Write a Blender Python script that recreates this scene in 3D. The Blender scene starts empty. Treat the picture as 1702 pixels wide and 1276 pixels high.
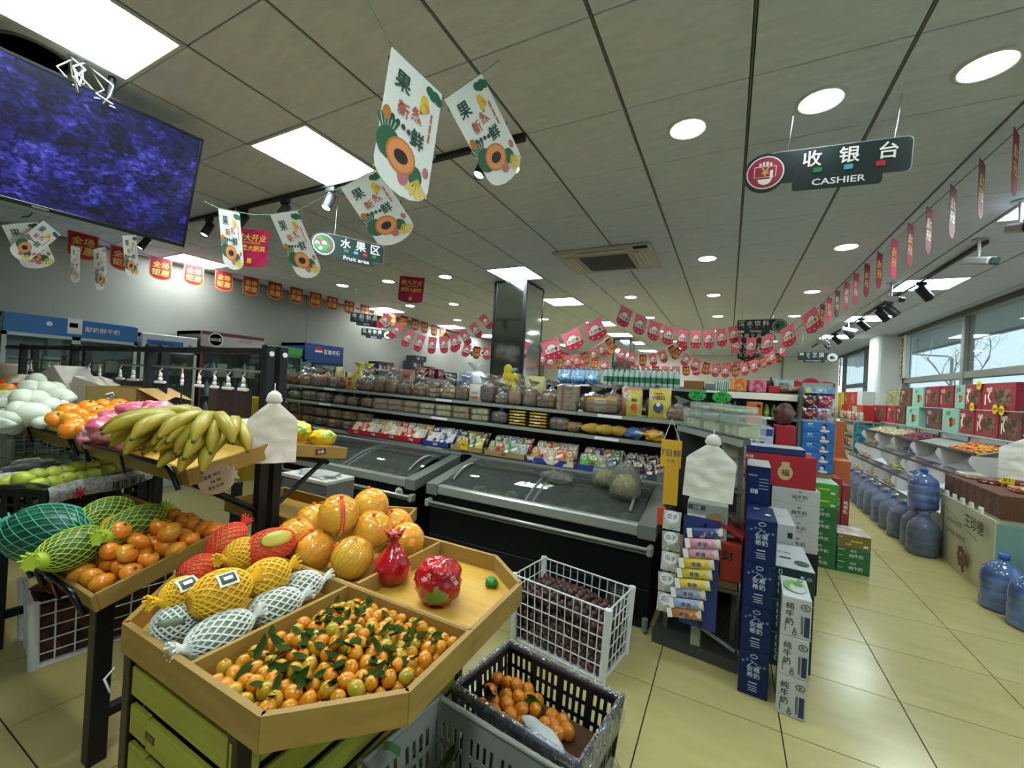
import bpy, math, random
from mathutils import Vector, Matrix, Euler
C = bpy.context.scene.collection
SC = bpy.context.scene
PI = math.pi
R = math.radians
rnd = random.Random(7)
# ---------------------------------------------------------------- camera
FPX = 693.38
AX = ((0.88591091, 0.04659186, -0.46150953), (0.46059349, 0.02942681, 0.88712327), (0.05491347, -0.99848048, 0.00460962))
EYE = Vector((0, 0, 1.6))
cam_d = bpy.data.cameras.new('camera'); cam = bpy.data.objects.new('camera', cam_d); C.objects.link(cam)
cam_d.sensor_fit = 'HORIZONTAL'; cam_d.sensor_width = 36; cam_d.lens = 36 * FPX / 1702; cam_d.clip_start = .02; cam_d.clip_end = 300
right = Vector((AX[0][0], AX[1][0], AX[2][0])); down = Vector((AX[0][1], AX[1][1], AX[2][1])); fwd = Vector((AX[0][2], AX[1][2], AX[2][2]))
m4 = Matrix((right, -down, -fwd)).transposed().to_4x4(); m4.translation = EYE
cam.matrix_world = m4
SC.camera = cam
# ---------------------------------------------------------------- sky, exposure
SC.view_settings.view_transform = 'Standard'; SC.view_settings.look = 'None'; SC.view_settings.gamma = 1
SC.view_settings.use_curve_mapping = False
SC.view_settings.exposure = 1.0
SKY_STRENGTH = 1.05
PANEL_STRENGTH = 20.0
DOWN_STRENGTH = 32.0
SPOT_POWER = 15.0
W = bpy.data.worlds.new('sky'); SC.world = W; W.use_nodes = True
nt = W.node_tree; nt.nodes.clear()
o_ = nt.nodes.new('ShaderNodeOutputWorld'); b_ = nt.nodes.new('ShaderNodeBackground')
tc_ = nt.nodes.new('ShaderNodeTexCoord'); nz_ = nt.nodes.new('ShaderNodeTexNoise'); nz_.inputs['Scale'].default_value = 1.6; nz_.inputs['Detail'].default_value = 5
cr_ = nt.nodes.new('ShaderNodeValToRGB')
cr_.color_ramp.elements[0].position = .35; cr_.color_ramp.elements[0].color = (.56, .74, .86, 1)
cr_.color_ramp.elements[1].position = .68; cr_.color_ramp.elements[1].color = (.80, .88, .92, 1)
nt.links.new(tc_.outputs['Generated'], nz_.inputs['Vector']); nt.links.new(nz_.outputs[0], cr_.inputs[0])
nt.links.new(cr_.outputs[0], b_.inputs[0]); b_.inputs[1].default_value = SKY_STRENGTH
nt.links.new(b_.outputs[0], o_.inputs[0])
SC.cycles.max_bounces = 8; SC.cycles.diffuse_bounces = 3; SC.cycles.glossy_bounces = 3; SC.cycles.transmission_bounces = 4; SC.cycles.transparent_max_bounces = 14
SC.cycles.sample_clamp_indirect = 4; SC.cycles.caustics_reflective = False; SC.cycles.caustics_refractive = False

# ---------------------------------------------------------------- photo pixel -> point on a real plane
def ray(u, v):
    d = (u - 851, v - 638, FPX)
    return Vector([sum(d[i] * AX[r][i] for i in range(3)) for r in range(3)])
def PZ(u, v, z): r = ray(u, v); return EYE + r * ((z - 1.6) / r.z)
def PY(u, v, y): r = ray(u, v); return EYE + r * (y / r.y)
def PX(u, v, x): r = ray(u, v); return EYE + r * (x / r.x)
def PD(u, v, d): return EYE + ray(u, v) * (d / FPX)      # d = distance along the view axis

# ---------------------------------------------------------------- materials
def lin(c):
    if isinstance(c, str):
        c = [int(c[i:i + 2], 16) / 255 for i in (0, 2, 4)]
    return tuple((x / 12.92 if x <= .04045 else ((x + .055) / 1.055) ** 2.4) for x in c) + (1,)
_M = {}
def _set(b, **k):
    for n, v in k.items():
        for nm in ({'spec': 'Specular IOR Level', 'rough': 'Roughness', 'metal': 'Metallic', 'trans': 'Transmission Weight', 'coat': 'Coat Weight', 'ior': 'IOR', 'alpha': 'Alpha', 'sss': 'Subsurface Weight'}[n],):
            if nm in b.inputs: b.inputs[nm].default_value = v
def mat(name, col='808080', rough=.5, metal=0, spec=.4, col2=None, scale=20, bump=0, bscale=60, emit=0, trans=0, coat=0, ior=1.45, kind='noise', stretch=(1, 1, 1), objcol=False, sss=0, lo=.4, hi=.6, detail=3, coords='Object'):
    if name in _M: return _M[name]
    m = bpy.data.materials.new(name); m.use_nodes = True; _M[name] = m
    t = m.node_tree; b = t.nodes['Principled BSDF']
    b.inputs['Base Color'].default_value = lin(col); _set(b, rough=rough, metal=metal, spec=spec, trans=trans, coat=coat, ior=ior, sss=sss)
    m.diffuse_color = lin(col)
    N = t.nodes.new; L = t.links.new
    need = col2 is not None or bump
    if need:
        tc = N('ShaderNodeTexCoord'); mp = N('ShaderNodeMapping'); mp.inputs['Scale'].default_value = stretch
        L(tc.outputs[coords], mp.inputs[0])
    base = None
    if objcol:
        oi = N('ShaderNodeObjectInfo'); base = oi.outputs['Color']; L(base, b.inputs['Base Color'])
    if col2 is not None:
        if kind == 'noise':
            tx = N('ShaderNodeTexNoise'); tx.inputs['Scale'].default_value = scale; tx.inputs['Detail'].default_value = detail; fac = tx.outputs[0]
        elif kind == 'wave':
            tx = N('ShaderNodeTexWave'); tx.inputs['Scale'].default_value = scale; tx.inputs['Distortion'].default_value = 6; tx.inputs['Detail'].default_value = 3; tx.inputs['Detail Scale'].default_value = 1.5; fac = tx.outputs[1]
        else:
            tx = N('ShaderNodeTexVoronoi'); tx.inputs['Scale'].default_value = scale; fac = tx.outputs['Color' if kind == 'cells' else 'Distance']
        L(mp.outputs[0], tx.inputs[0])
        cr = N('ShaderNodeMapRange'); cr.inputs[1].default_value = lo; cr.inputs[2].default_value = hi
        L(fac, cr.inputs[0])
        mx = N('ShaderNodeMix'); mx.data_type = 'RGBA'
        L(cr.outputs[0], mx.inputs[0])
        if objcol: L(base, mx.inputs[6])
        else: mx.inputs[6].default_value = lin(col)
        mx.inputs[7].default_value = lin(col2)
        L(mx.outputs[2], b.inputs['Base Color'])
    if bump:
        t2 = N('ShaderNodeTexNoise'); t2.inputs['Scale'].default_value = bscale; t2.inputs['Detail'].default_value = 3
        L(mp.outputs[0], t2.inputs[0]); bp = N('ShaderNodeBump'); bp.inputs['Strength'].default_value = bump; bp.inputs['Distance'].default_value = .01
        L(t2.outputs[0], bp.inputs['Height']); L(bp.outputs[0], b.inputs['Normal'])
    if emit:
        b.inputs['Emission Color'].default_value = lin(col); b.inputs['Emission Strength'].default_value = emit
    return m
def film(name, tint='ffffff', opacity=.15, rough=.12, bump=.5, bscale=40, gloss=.5):
    """thin clear plastic: mostly see-through, a little milky, with broken highlights"""
    if name in _M: return _M[name]
    m = bpy.data.materials.new(name); m.use_nodes = True; _M[name] = m; t = m.node_tree; t.nodes.clear(); N = t.nodes.new; L = t.links.new
    out = N('ShaderNodeOutputMaterial'); tr = N('ShaderNodeBsdfTransparent'); df = N('ShaderNodeBsdfTranslucent'); d2 = N('ShaderNodeBsdfDiffuse'); gl = N('ShaderNodeBsdfGlossy')
    tr.inputs[0].default_value = lin(tint); df.inputs[0].default_value = lin(tint); d2.inputs[0].default_value = lin(tint); gl.inputs['Roughness'].default_value = rough
    a0 = N('ShaderNodeMixShader'); L(df.outputs[0], a0.inputs[1]); L(d2.outputs[0], a0.inputs[2]); a0.inputs[0].default_value = .6
    a = N('ShaderNodeMixShader'); a.inputs[0].default_value = opacity; L(tr.outputs[0], a.inputs[1]); L(a0.outputs[0], a.inputs[2])
    c = N('ShaderNodeMixShader'); lw = N('ShaderNodeLayerWeight'); lw.inputs[0].default_value = .35
    mm = N('ShaderNodeMath'); mm.operation = 'MULTIPLY'; mm.inputs[1].default_value = gloss; L(lw.outputs['Fresnel'], mm.inputs[0])
    L(mm.outputs[0], c.inputs[0]); L(a.outputs[0], c.inputs[1]); L(gl.outputs[0], c.inputs[2]); L(c.outputs[0], out.inputs[0])
    if bump:
        tc = N('ShaderNodeTexCoord'); nz = N('ShaderNodeTexNoise'); nz.inputs['Scale'].default_value = bscale; nz.inputs['Detail'].default_value = 2; nz.inputs['Distortion'].default_value = 1
        L(tc.outputs['Object'], nz.inputs['Vector']); bp = N('ShaderNodeBump'); bp.inputs['Strength'].default_value = bump; bp.inputs['Distance'].default_value = .02
        L(nz.outputs[0], bp.inputs['Height']); L(bp.outputs[0], gl.inputs['Normal']); L(bp.outputs[0], lw.inputs['Normal'])
    return m

# ---------------------------------------------------------------- mesh builder
_TX = {}
def text_geo(body, bold):
    k = (body, bold)
    if k not in _TX:
        c = bpy.data.curves.new('t', 'FONT'); c.body = body; c.size = 1; c.offset = bold; c.resolution_u = 2; c.fill_mode = 'FRONT' if hasattr(c, 'fill_mode') and False else c.fill_mode
        o = bpy.data.objects.new('t', c); C.objects.link(o)
        me = bpy.data.meshes.new_from_object(o.evaluated_get(bpy.context.evaluated_depsgraph_get()))
        vs = [v.co.copy() for v in me.vertices]; fs = [tuple(p.vertices) for p in me.polygons]
        C.objects.unlink(o); bpy.data.objects.remove(o); bpy.data.curves.remove(c); bpy.data.meshes.remove(me)
        if vs:
            x0 = min(v.x for v in vs); x1 = max(v.x for v in vs); y0 = min(v.y for v in vs); y1 = max(v.y for v in vs)
        else: x0 = x1 = y0 = y1 = 0
        _TX[k] = (vs, fs, x0, x1, y0, y1)
    return _TX[k]
class MB:
    def __init__(s): s.v = []; s.f = []; s.mi = []; s.sm = []
    def add(s, vs, fs, m=0, smooth=False, X=None):
        n = len(s.v)
        s.v += [(X @ Vector(v)) if X is not None else Vector(v) for v in vs]
        for f in fs: s.f.append(tuple(i + n for i in f)); s.mi.append(m); s.sm.append(smooth)
        return s
    def box(s, x0, y0, z0, x1, y1, z1, m=0, bev=0, X=None):
        if bev <= 0:
            vs = [(x, y, z) for z in (z0, z1) for y in (y0, y1) for x in (x0, x1)]
            return s.add(vs, [(0, 2, 3, 1), (4, 5, 7, 6), (0, 1, 5, 4), (2, 6, 7, 3), (0, 4, 6, 2), (1, 3, 7, 5)], m, False, X)
        b = min(bev, (x1 - x0) * .45, (y1 - y0) * .45, (z1 - z0) * .45)
        A = ((x0, x1), (y0, y1), (z0, z1)); sg = (1, -1); vs = []; idx = {}
        for i in (0, 1):
            for j in (0, 1):
                for k in (0, 1):
                    c = (A[0][i], A[1][j], A[2][k]); d = (sg[i] * b, sg[j] * b, sg[k] * b)
                    for a in range(3):
                        p = [c[q] + (0 if q == a else d[q]) for q in range(3)]; idx[(i, j, k, a)] = len(vs); vs.append(p)
        fs = []
        for a in range(3):
            o1, o2 = [q for q in range(3) if q != a]
            for e in (0, 1):
                q4 = []
                for (p, r) in ((0, 0), (1, 0), (1, 1), (0, 1)):
                    k = [0, 0, 0]; k[a] = e; k[o1] = p; k[o2] = r; q4.append(idx[(*k, a)])
                fs.append(tuple(q4))
            for p in (0, 1):
                for r in (0, 1):
                    k0 = [0, 0, 0]; k0[o1] = p; k0[o2] = r; k1 = list(k0); k1[a] = 1
                    fs.append((idx[(*k0, o1)], idx[(*k1, o1)], idx[(*k1, o2)], idx[(*k0, o2)]))
        for i in (0, 1):
            for j in (0, 1):
                for k in (0, 1): fs.append((idx[(i, j, k, 0)], idx[(i, j, k, 1)], idx[(i, j, k, 2)]))
        return s.add(vs, fs, m, False, X)
    def tube(s, pts, r, n=6, m=0, caps=True, smooth=True, X=None, closed=False):
        pts = [Vector(p) for p in pts]; k = len(pts); rs = r if isinstance(r, (list, tuple)) else [r] * k
        vs = []; up = None
        for i, p in enumerate(pts):
            a = pts[(i - 1) % k] if (i > 0 or closed) else p; b = pts[(i + 1) % k] if (i < k - 1 or closed) else p
            d = (b - a).normalized() if (b - a).length > 1e-9 else Vector((0, 0, 1))
            if up is None: up = Vector((0, 0, 1)) if abs(d.z) < .9 else Vector((1, 0, 0))
            sx = d.cross(up)
            if sx.length < 1e-6: sx = d.cross(Vector((0, 1, 0)))
            sx.normalize(); sy = sx.cross(d).normalized(); up = sy
            for j in range(n):
                t = 2 * PI * j / n; vs.append(p + sx * (math.cos(t) * rs[i]) + sy * (math.sin(t) * rs[i]))
        fs = []
        for i in range(k if closed else k - 1):
            i2 = (i + 1) % k
            for j in range(n): fs.append((i * n + j, i * n + (j + 1) % n, i2 * n + (j + 1) % n, i2 * n + j))
        s.add(vs, fs, m, smooth, X)
        if caps and not closed: s.add(vs[:n], [tuple(range(n))[::-1]], m, False, X); s.add(vs[-n:], [tuple(range(n))], m, False, X)
        return s
    def cyl(s, p0, p1, r0, r1=None, n=16, m=0, caps=True, X=None): return s.tube([p0, p1], [r0, r0 if r1 is None else r1], n, m, caps, True, X)
    def lathe(s, prof, n=16, m=0, X=None, smooth=True, cap=True):
        vs = []; fs = []
        for (r, z) in prof:
            for j in range(n): t = 2 * PI * j / n; vs.append((r * math.cos(t), r * math.sin(t), z))
        for i in range(len(prof) - 1):
            for j in range(n): fs.append((i * n + j, i * n + (j + 1) % n, (i + 1) * n + (j + 1) % n, (i + 1) * n + j))
        if cap and prof[0][0] > 1e-5: fs.append(tuple(range(n))[::-1])
        if cap and prof[-1][0] > 1e-5: k = (len(prof) - 1) * n; fs.append(tuple(range(k, k + n)))
        return s.add(vs, fs, m, smooth, X)
    def ell(s, c, r, nu=14, nv=9, m=0, X=None, jit=0, pw=1, rg=rnd):
        c = Vector(c); vs = [c + Vector((0, 0, -r[2]))]; fs = []
        sp = lambda x: math.copysign(abs(x) ** pw, x)
        for i in range(1, nv):
            a = -PI / 2 + PI * i / nv
            for j in range(nu):
                t = 2 * PI * j / nu; q = 1 + (rg.uniform(-jit, jit) if jit else 0)
                vs.append(c + Vector((sp(math.cos(a)) * sp(math.cos(t)) * r[0] * q, sp(math.cos(a)) * sp(math.sin(t)) * r[1] * q, sp(math.sin(a)) * r[2] * q)))
        vs.append(c + Vector((0, 0, r[2]))); top = len(vs) - 1
        for j in range(nu): fs.append((0, 1 + (j + 1) % nu, 1 + j)); fs.append((top, top - nu + j, top - nu + (j + 1) % nu))
        for i in range(nv - 2):
            for j in range(nu): a = 1 + i * nu; fs.append((a + j, a + (j + 1) % nu, a + nu + (j + 1) % nu, a + nu + j))
        return s.add(vs, fs, m, True, X)
    def prism(s, poly, d0, d1, m=0, X=None, back=None):
        """2-D outline in the local xz plane, extruded along y from d0 (front) to d1"""
        n = len(poly); vs = [(x, d0, z) for x, z in poly] + [(x, d1, z) for x, z in poly]
        s.add(vs, [tuple(range(n))], m, False, X); s.add(vs, [tuple(range(2 * n - 1, n - 1, -1))], m if back is None else back, False, X)
        return s.add(vs, [(i, i + n, (i + 1) % n + n, (i + 1) % n) for i in range(n)], m, False, X)
    def slab(s, poly, z0, z1, m=0, X=None):
        """2-D outline in the xy plane, from z0 up to z1"""
        n = len(poly); vs = [(x, y, z0) for x, y in poly] + [(x, y, z1) for x, y in poly]
        return s.add(vs, [tuple(range(n))[::-1], tuple(range(n, 2 * n))] + [(i, (i + 1) % n, (i + 1) % n + n, i + n) for i in range(n)], m, False, X)
    def grid(s, fn, nu, nv, m=0, smooth=True, X=None):
        vs = [fn(i / nu, j / nv) for j in range(nv + 1) for i in range(nu + 1)]
        fs = [(j * (nu + 1) + i, j * (nu + 1) + i + 1, (j + 1) * (nu + 1) + i + 1, (j + 1) * (nu + 1) + i) for j in range(nv) for i in range(nu)]
        return s.add(vs, fs, m, smooth, X)
    def text(s, body, size, x=0, z=0, y=0, m=0, bold=.012, align='C', X=None, sx=1, rot=0, slant=0):
        """lettering on the local xz plane at depth y, read from the -y side; size = cap height of the line box"""
        vs, fs, x0, x1, y0, y1 = text_geo(body, bold)
        if not vs: return s
        k = size / max(.3, (y1 - y0)); cx = {'C': (x0 + x1) / 2, 'L': x0, 'R': x1}[align]; cy = (y0 + y1) / 2; cs, sn = math.cos(rot), math.sin(rot); out = []
        for v in vs:
            a = (v.x - cx) * k * sx; b = (v.y - cy) * k; a += b * slant
            out.append((x + a * cs - b * sn, y, z + a * sn + b * cs))
        return s.add(out, fs, m, False, X)
    def mesh(s, name, mats):
        me = bpy.data.meshes.new(name); me.from_pydata([tuple(v) for v in s.v], [], s.f)
        for m in (mats if isinstance(mats, (list, tuple)) else [mats]): me.materials.append(m)
        me.polygons.foreach_set('material_index', s.mi); me.polygons.foreach_set('use_smooth', s.sm); me.update()
        return me
    def build(s, name, mats, parent=None, loc=None, rot=None, X=None):
        o = bpy.data.objects.new(name, s.mesh(name, mats)); C.objects.link(o); place(o, parent, loc, rot, X); return o
def place(o, parent=None, loc=None, rot=None, X=None):
    if parent is not None: o.parent = parent
    if X is not None: o.matrix_basis = X
    if loc is not None: o.location = loc
    if rot is not None: o.rotation_euler = rot if isinstance(rot, (tuple, list, Euler)) else (0, 0, rot)
    return o
def inst(name, me, parent=None, loc=None, rot=None, X=None, scale=None, color=None):
    o = bpy.data.objects.new(name, me); C.objects.link(o); place(o, parent, loc, rot, X)
    if scale is not None: o.scale = scale if isinstance(scale, (tuple, list)) else (scale,) * 3
    if color is not None: o.color = lin(color) if isinstance(color, str) else color
    return o
def tag(o, label=None, cat=None, group=None, kind=None):
    if label: o['label'] = label
    if cat: o['category'] = cat
    if group: o['group'] = group
    if kind: o['kind'] = kind
    return o
def thing(name, label, cat, loc=(0, 0, 0), rot=None, group=None, X=None):
    o = bpy.data.objects.new(name, None); C.objects.link(o); o.empty_display_size = .05
    place(o, None, loc if X is None else None, rot, X); return tag(o, label, cat, group)
def dup(root, loc=None, rot=None, label=None, group=None, X=None, scale=None, color=None):
    r = root.copy(); C.objects.link(r); place(r, None, loc, rot, X)
    if scale is not None: r.scale = scale if isinstance(scale, (tuple, list)) else (scale,) * 3
    if label: r['label'] = label
    if group: r['group'] = group
    if color is not None: r.color = lin(color)
    for ch in list(root.children):
        c = ch.copy(); C.objects.link(c); c.parent = r
        if color is not None and c.get('tint'): c.color = lin(color)
        for g in list(ch.children):
            d = g.copy(); C.objects.link(d); d.parent = c
            if color is not None and d.get('tint'): d.color = lin(color)
    return r
def struct(o): o['kind'] = 'structure'; return o
def basis(xd, zd, origin):
    """matrix whose local x runs along xd, local z as close to zd as can be, local -y faces the viewer"""
    x = Vector(xd).normalized(); z = Vector(zd); y = z.cross(x).normalized(); z = x.cross(y).normalized()
    M_ = Matrix((x, y, z)).transposed().to_4x4(); M_.translation = Vector(origin); return M_
ORD = ['first', 'second', 'third', 'fourth', 'fifth', 'sixth', 'seventh', 'eighth', 'ninth', 'tenth', 'eleventh', 'twelfth', 'thirteenth', 'fourteenth', 'fifteenth', 'sixteenth', 'seventeenth', 'eighteenth', 'nineteenth', 'twentieth', 'twenty-first', 'twenty-second', 'twenty-third', 'twenty-fourth', 'twenty-fifth', 'twenty-sixth', 'twenty-seventh', 'twenty-eighth', 'twenty-ninth', 'thirtieth']
# common materials
BLK = mat('black painted steel', '16171a', .45)
WHT = mat('white paint', 'd4d6d2', .5)
WHITE_PRINT = mat('white print', 'e8e8e4', .5)
BLACK_PRINT = mat('black print', '16181a', .5)
CHROME = mat('chrome', 'b9bcbc', .2, metal=1)
STEEL = mat('brushed steel', '8a8f8c', .35, metal=.8)
GREYP = mat('grey plastic', '8d9189', .45)
RED_PRINT = mat('red print', 'b8202c', .5)
GOLD_PRINT = mat('gold print', 'd9b65a', .45)
GREEN_PRINT = mat('green print', '1f7a45', .5)
BLUE_PRINT = mat('blue print', '24408f', .5)
YEL_PRINT = mat('yellow print', 'e6c31e', .5)
ORG_PRINT = mat('orange print', 'd9702a', .5)
PINK_PRINT = mat('pink print', 'e08a98', .5)
CARD = mat('brown cardboard', '93734d', .85, col2='8a6944', scale=8)
CLEAR = film('clear film')
CLEARBOX = film('clear box plastic', 'f4fbf6', .22, .06, .12, 12, .55)
# ================================================================ room shell
XL, XR, YB, YF, H = -7.3, 3.15, 17.0, -2.6, 3.12
FT = mat('beige floor tile', 'b0a56f', .22, spec=.5, col2='a59a64', scale=1.6, detail=6, lo=.3, hi=.7, stretch=(1, 3, 1), coords='Generated', bump=.02, bscale=5)
GROUT = mat('dark grout', '1d1a12', .9)
fl = struct(MB().box(XL, YF, -.12, XR, YB, -.004).build('floor', GROUT))
tx0, ty0, tp = 0.302, 2.44, .6
def floor_tile(i, j): return tx0 + i * tp, ty0 + j * tp
g = .006
tme = MB().box(-tp / 2 + g / 2, -tp / 2 + g / 2, -.006, tp / 2 - g / 2, tp / 2 - g / 2, 0).mesh('tile', FT)
far = MB()
for i in range(-13, 5):
    for j in range(-9, 25):
        x0, y0 = floor_tile(i, j); x1, y1 = min(x0 + tp, XR), min(y0 + tp, YB); x0 = max(x0, XL); y0 = max(y0, YF)
        if x1 - x0 < .02 or y1 - y0 < .02: continue
        full = x1 - x0 > tp - .01 and y1 - y0 > tp - .01
        if full and -2 <= j <= 12 and (-6 <= i) and not (j > 3 and i < -2):
            inst('tile', tme, fl, ((x0 + x1) / 2, (y0 + y1) / 2, 0))
        else: far.box(x0 + g / 2, y0 + g / 2, -.006, x1 - g / 2, y1 - g / 2, 0)
far.build('tile_field', FT, fl)['kind'] = 'stuff'
# walls
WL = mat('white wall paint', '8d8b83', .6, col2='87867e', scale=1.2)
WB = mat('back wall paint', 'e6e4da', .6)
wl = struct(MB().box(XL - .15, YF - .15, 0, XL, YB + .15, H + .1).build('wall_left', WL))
wb = struct(MB().box(XL, YB, 0, XR, YB + .15, H + .1).build('wall_back', WB))
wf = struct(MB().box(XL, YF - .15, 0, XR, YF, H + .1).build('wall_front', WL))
SEAM = mat('wall seam', '8f948f', .7)
for y in (5.3, 8.7, 12.1): MB().box(XL, y, 0, XL + .003, y + .008, H).build('wall_joint', SEAM, wl)
MB().box(1.55, YB - .012, 0, 1.62, YB, H).build('wall_joint', SEAM, wb)
struct(MB().box(XL, YF, 0, XL + .02, YB, .1, bev=.004).build('baseboard_left', WHT))
# window wall
FRM = mat('window frame metal', '85857c', .45, metal=.2)
SILLW = mat('sill wall paint', '9fa39b', .6)
wr = struct(MB().box(XR, YF - .15, 0, XR + .2, YB + .15, 1.05).build('wall_right', SILLW))
GL = film('window glass', 'eef6f6', .03, .02, 0, 1, .40)
cols = [(11.45, 12.15), (16.6, 17.15), (-2.75, -2.2), (4.2, 4.5)]
PIL = mat('pillar paint', 'd6dbd8', .55)
# rounded-corner pillar of the window wall
p = MB(); prof = []
px0, px1, py0, py1, rr_ = 2.76, 3.35, 11.45, 12.15, .12
for cx, cy, a0 in ((px1 - rr_, py1 - rr_, 0), (px0 + rr_, py1 - rr_, 90), (px0 + rr_, py0 + rr_, 180), (px1 - rr_, py0 + rr_, 270)):
    for k in range(5): a = R(a0 + k * 22.5); prof.append((cx + rr_ * math.cos(a), cy + rr_ * math.sin(a)))
struct(p.slab(prof, 0, H).build('trim_1', PIL))
GOLDT = mat('gold tinsel strip', 'b8913f', .3, metal=.8, col2='7a5a20', scale=90, bump=.8, bscale=120)
wi = 0
for (a, b, mull) in ((12.2, 16.6, (14.1,)), (7.05, 11.4, (8.85,)), (4.5, 7.0, ()), (0.2, 4.2, (2.2,)), (-2.2, .15, ())):
    wi += 1
    w = struct(MB().box(XR + .02, a, 2.09, XR + .12, b, 2.2, bev=.006).build('window_%d' % wi, FRM))
    f = MB()
    f.box(XR + .02, a, 1.05, XR + .12, b, 1.12, bev=.005); f.box(XR + .0, a, 2.98 + .07, XR + .14, b, H + .02, bev=.005)
    for y in (a, b - .07): f.box(XR + .02, y, 1.05, XR + .12, y + .07, H)
    f.build('window_frame', FRM, w)
    for y in mull: MB().box(XR + .01, y, 1.05, XR + .13, y + .1, H, bev=.004).build('mullion', FRM, w)
    ys = [a + .07] + [v for y in mull for v in (y, y + .1)] + [b - .07]
    for k in range(0, len(ys), 2):
        for z0, z1 in ((1.12, 2.09), (2.2, 3.05)):
            MB().box(XR + .06, ys[k], z0, XR + .066, ys[k + 1], z1).build('pane', GL, w)
struct(MB().box(XR - .02, 11.15, 2.2, XR + .05, 11.38, H - .05).build('trim_2', PIL))
for k, (y, x) in enumerate(((11.2, 3.1), (16.55, 3.1))):
    t = MB(); rg = random.Random(k)
    for q in range(26): z = 2.18 + q * .033; t.box(x - .012 + rg.uniform(-.012, .012), y + rg.uniform(-.012, .012), z, x + .012, y + .03, z + .036)
    tag(t.build('tinsel_strip', GOLDT), ('gold tinsel strip hanging beside the grey pillar' if k == 0 else 'gold tinsel strip in the far corner of the window wall'), 'decoration')
# ceiling
CT = mat('grey ceiling tile', 'd0d9ee', .7, col2='c8d1e6', scale=5, detail=2, stretch=(1, 4, 1), bump=.25, bscale=9)
CG = mat('ceiling grid metal', '74746f', .5, metal=.3)
CDARK = mat('dark ceiling joint', '23231f', .9)
ce = struct(MB().box(XL, YF, H + .02, XR, YB, H + .14).build('ceiling', CDARK))
cx0, cy0, cpx, cpy = .024, .996, .593, .6165
tcm = MB().box(-cpx / 2 + .0085, -cpy / 2 + .003, -.0, cpx / 2 - .0085, cpy / 2 - .003, .015, bev=.002).mesh('ceiling_tile', CT)
# openings taken by light panels and the cassette unit
PANELS = [(-5, -1), (-5, 1), (-5, 6), (-5, 9), (-5, 13), (-5, 16), (-5, 19), (-5, 23), (3, 9), (3, 13), (3, 17), (-12, 3), (-12, 9), (-12, 13), (-12, 16), (-9, 20), (3, 1), (3, 5), (-1, -3)]  # the last panel is unseen, added behind the viewer to brighten the near side
AC = [(-3, 6), (-2, 6), (-3, 5), (-2, 5)]
cfar = MB(); grd = MB(); fine = MB()
for i in range(-13, 6):
    for j in range(-6, 27):
        x0 = cx0 + i * cpx; y0 = cy0 + j * cpy; x1 = min(x0 + cpx, XR); y1 = min(y0 + cpy, YB); x0 = max(x0, XL); y0 = max(y0, YF)
        if x1 - x0 < .03 or y1 - y0 < .03 or (i, j) in PANELS: continue
        if x1 - x0 > cpx - .01 and y1 - y0 > cpy - .01 and -2 <= j <= 14 and not (j < 1 and i < -8) and not (j < 2 and i < -11):
            inst('ceiling_tile', tcm, ce, ((x0 + x1) / 2, (y0 + y1) / 2, H))
        else: cfar.box(x0 + .0085, y0 + .003, H, x1 - .0085, y1 - .003, H + .015)
cfar.build('ceiling_field', CT, ce)['kind'] = 'stuff'
for i in range(-13, 6):
    x = cx0 + i * cpx
    if XL < x < XR: grd.box(x - .0042, YF, H + .003, x + .0042, YB, H + .02)
grd.build('ceiling_grid', CG, ce)
struct(MB().box(XR - .06, YF, H - .045, XR, YB, H, bev=.005).build('trim_3', mat('dark cornice', '4a4a46', .6)))
struct(MB().box(XL, YF, H - .03, XL + .03, YB, H, bev=.005).build('trim_4', CG))
# ================================================================ outside the windows
GRD = mat('pale paving', 'a9a89f', .9)
struct(MB().box(XR + .2, -30, -.2, 80, 60, -.05).build('ground', GRD))
SOF = mat('soffit paint', 'b9bfc0', .7)
cn = MB()
for k in range(26): cn.box(XR + .2, -6 + k * 1.05, 3.14, 4.5, -6 + k * 1.05 + 1.03, 3.2)
struct(cn.build('trim_5', SOF))
struct(MB().box(4.48, -6, 3.1, 4.55, 21.3, 3.3).build('trim_6', SOF))
BARK = mat('bare bark', '4a443c', .9)
def branch(mb, p, d, L, r, depth, rg):
    q = p; pts = [p]
    for k in range(4):
        d = (d + Vector((rg.uniform(-.25, .25), rg.uniform(-.25, .25), rg.uniform(-.12, .2)))).normalized(); q = q + d * (L / 4); pts.append(q)
    mb.tube(pts, [r, r * .9, r * .8, r * .7, r * .55], 5)
    if depth:
        for k in range(3):
            a = pts[rg.randint(2, 4)]; nd = (d + Vector((rg.uniform(-1, 1), rg.uniform(-1, 1), rg.uniform(-.3, .6)))).normalized(); branch(mb, a, nd, L * rg.uniform(.5, .75), r * .5, depth - 1, rg)
for k, (x, y, h, lab, sd) in enumerate(((9.5, 27.0, 2.4, 'bare winter tree outside the window near the grey pillar', 3), (11.5, 48.0, 2.2, 'bare winter tree outside the farthest window', 5), (8.2, 15.5, 2.6, 'bare winter tree with drooping twigs outside the second window', 9))):
    rg = random.Random(sd); t = thing('bare_tree', lab, 'tree', (x, y, -.05))
    MB().tube([(0, 0, 0), (.05, 0, h * .6), (0, .05, h)], [.09, .07, .05], 8).build('trunk', BARK, t)
    mb = MB()
    for q in range(3): branch(mb, Vector((0, .05, h)), Vector((rg.uniform(-1, 1), rg.uniform(-1, 1), .9)).normalized(), 2.0, .03, 3, rg)
    mb.build('branches', BARK, t)
lp = thing('street_lamp', 'thin grey street lamp with bent arm outside the window', 'street lamp', (5.9, 17.2, -.05))
MB().tube([(0, 0, 0), (0, 0, 3.2)], .04, 8).build('pole', GREYP, lp)
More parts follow.
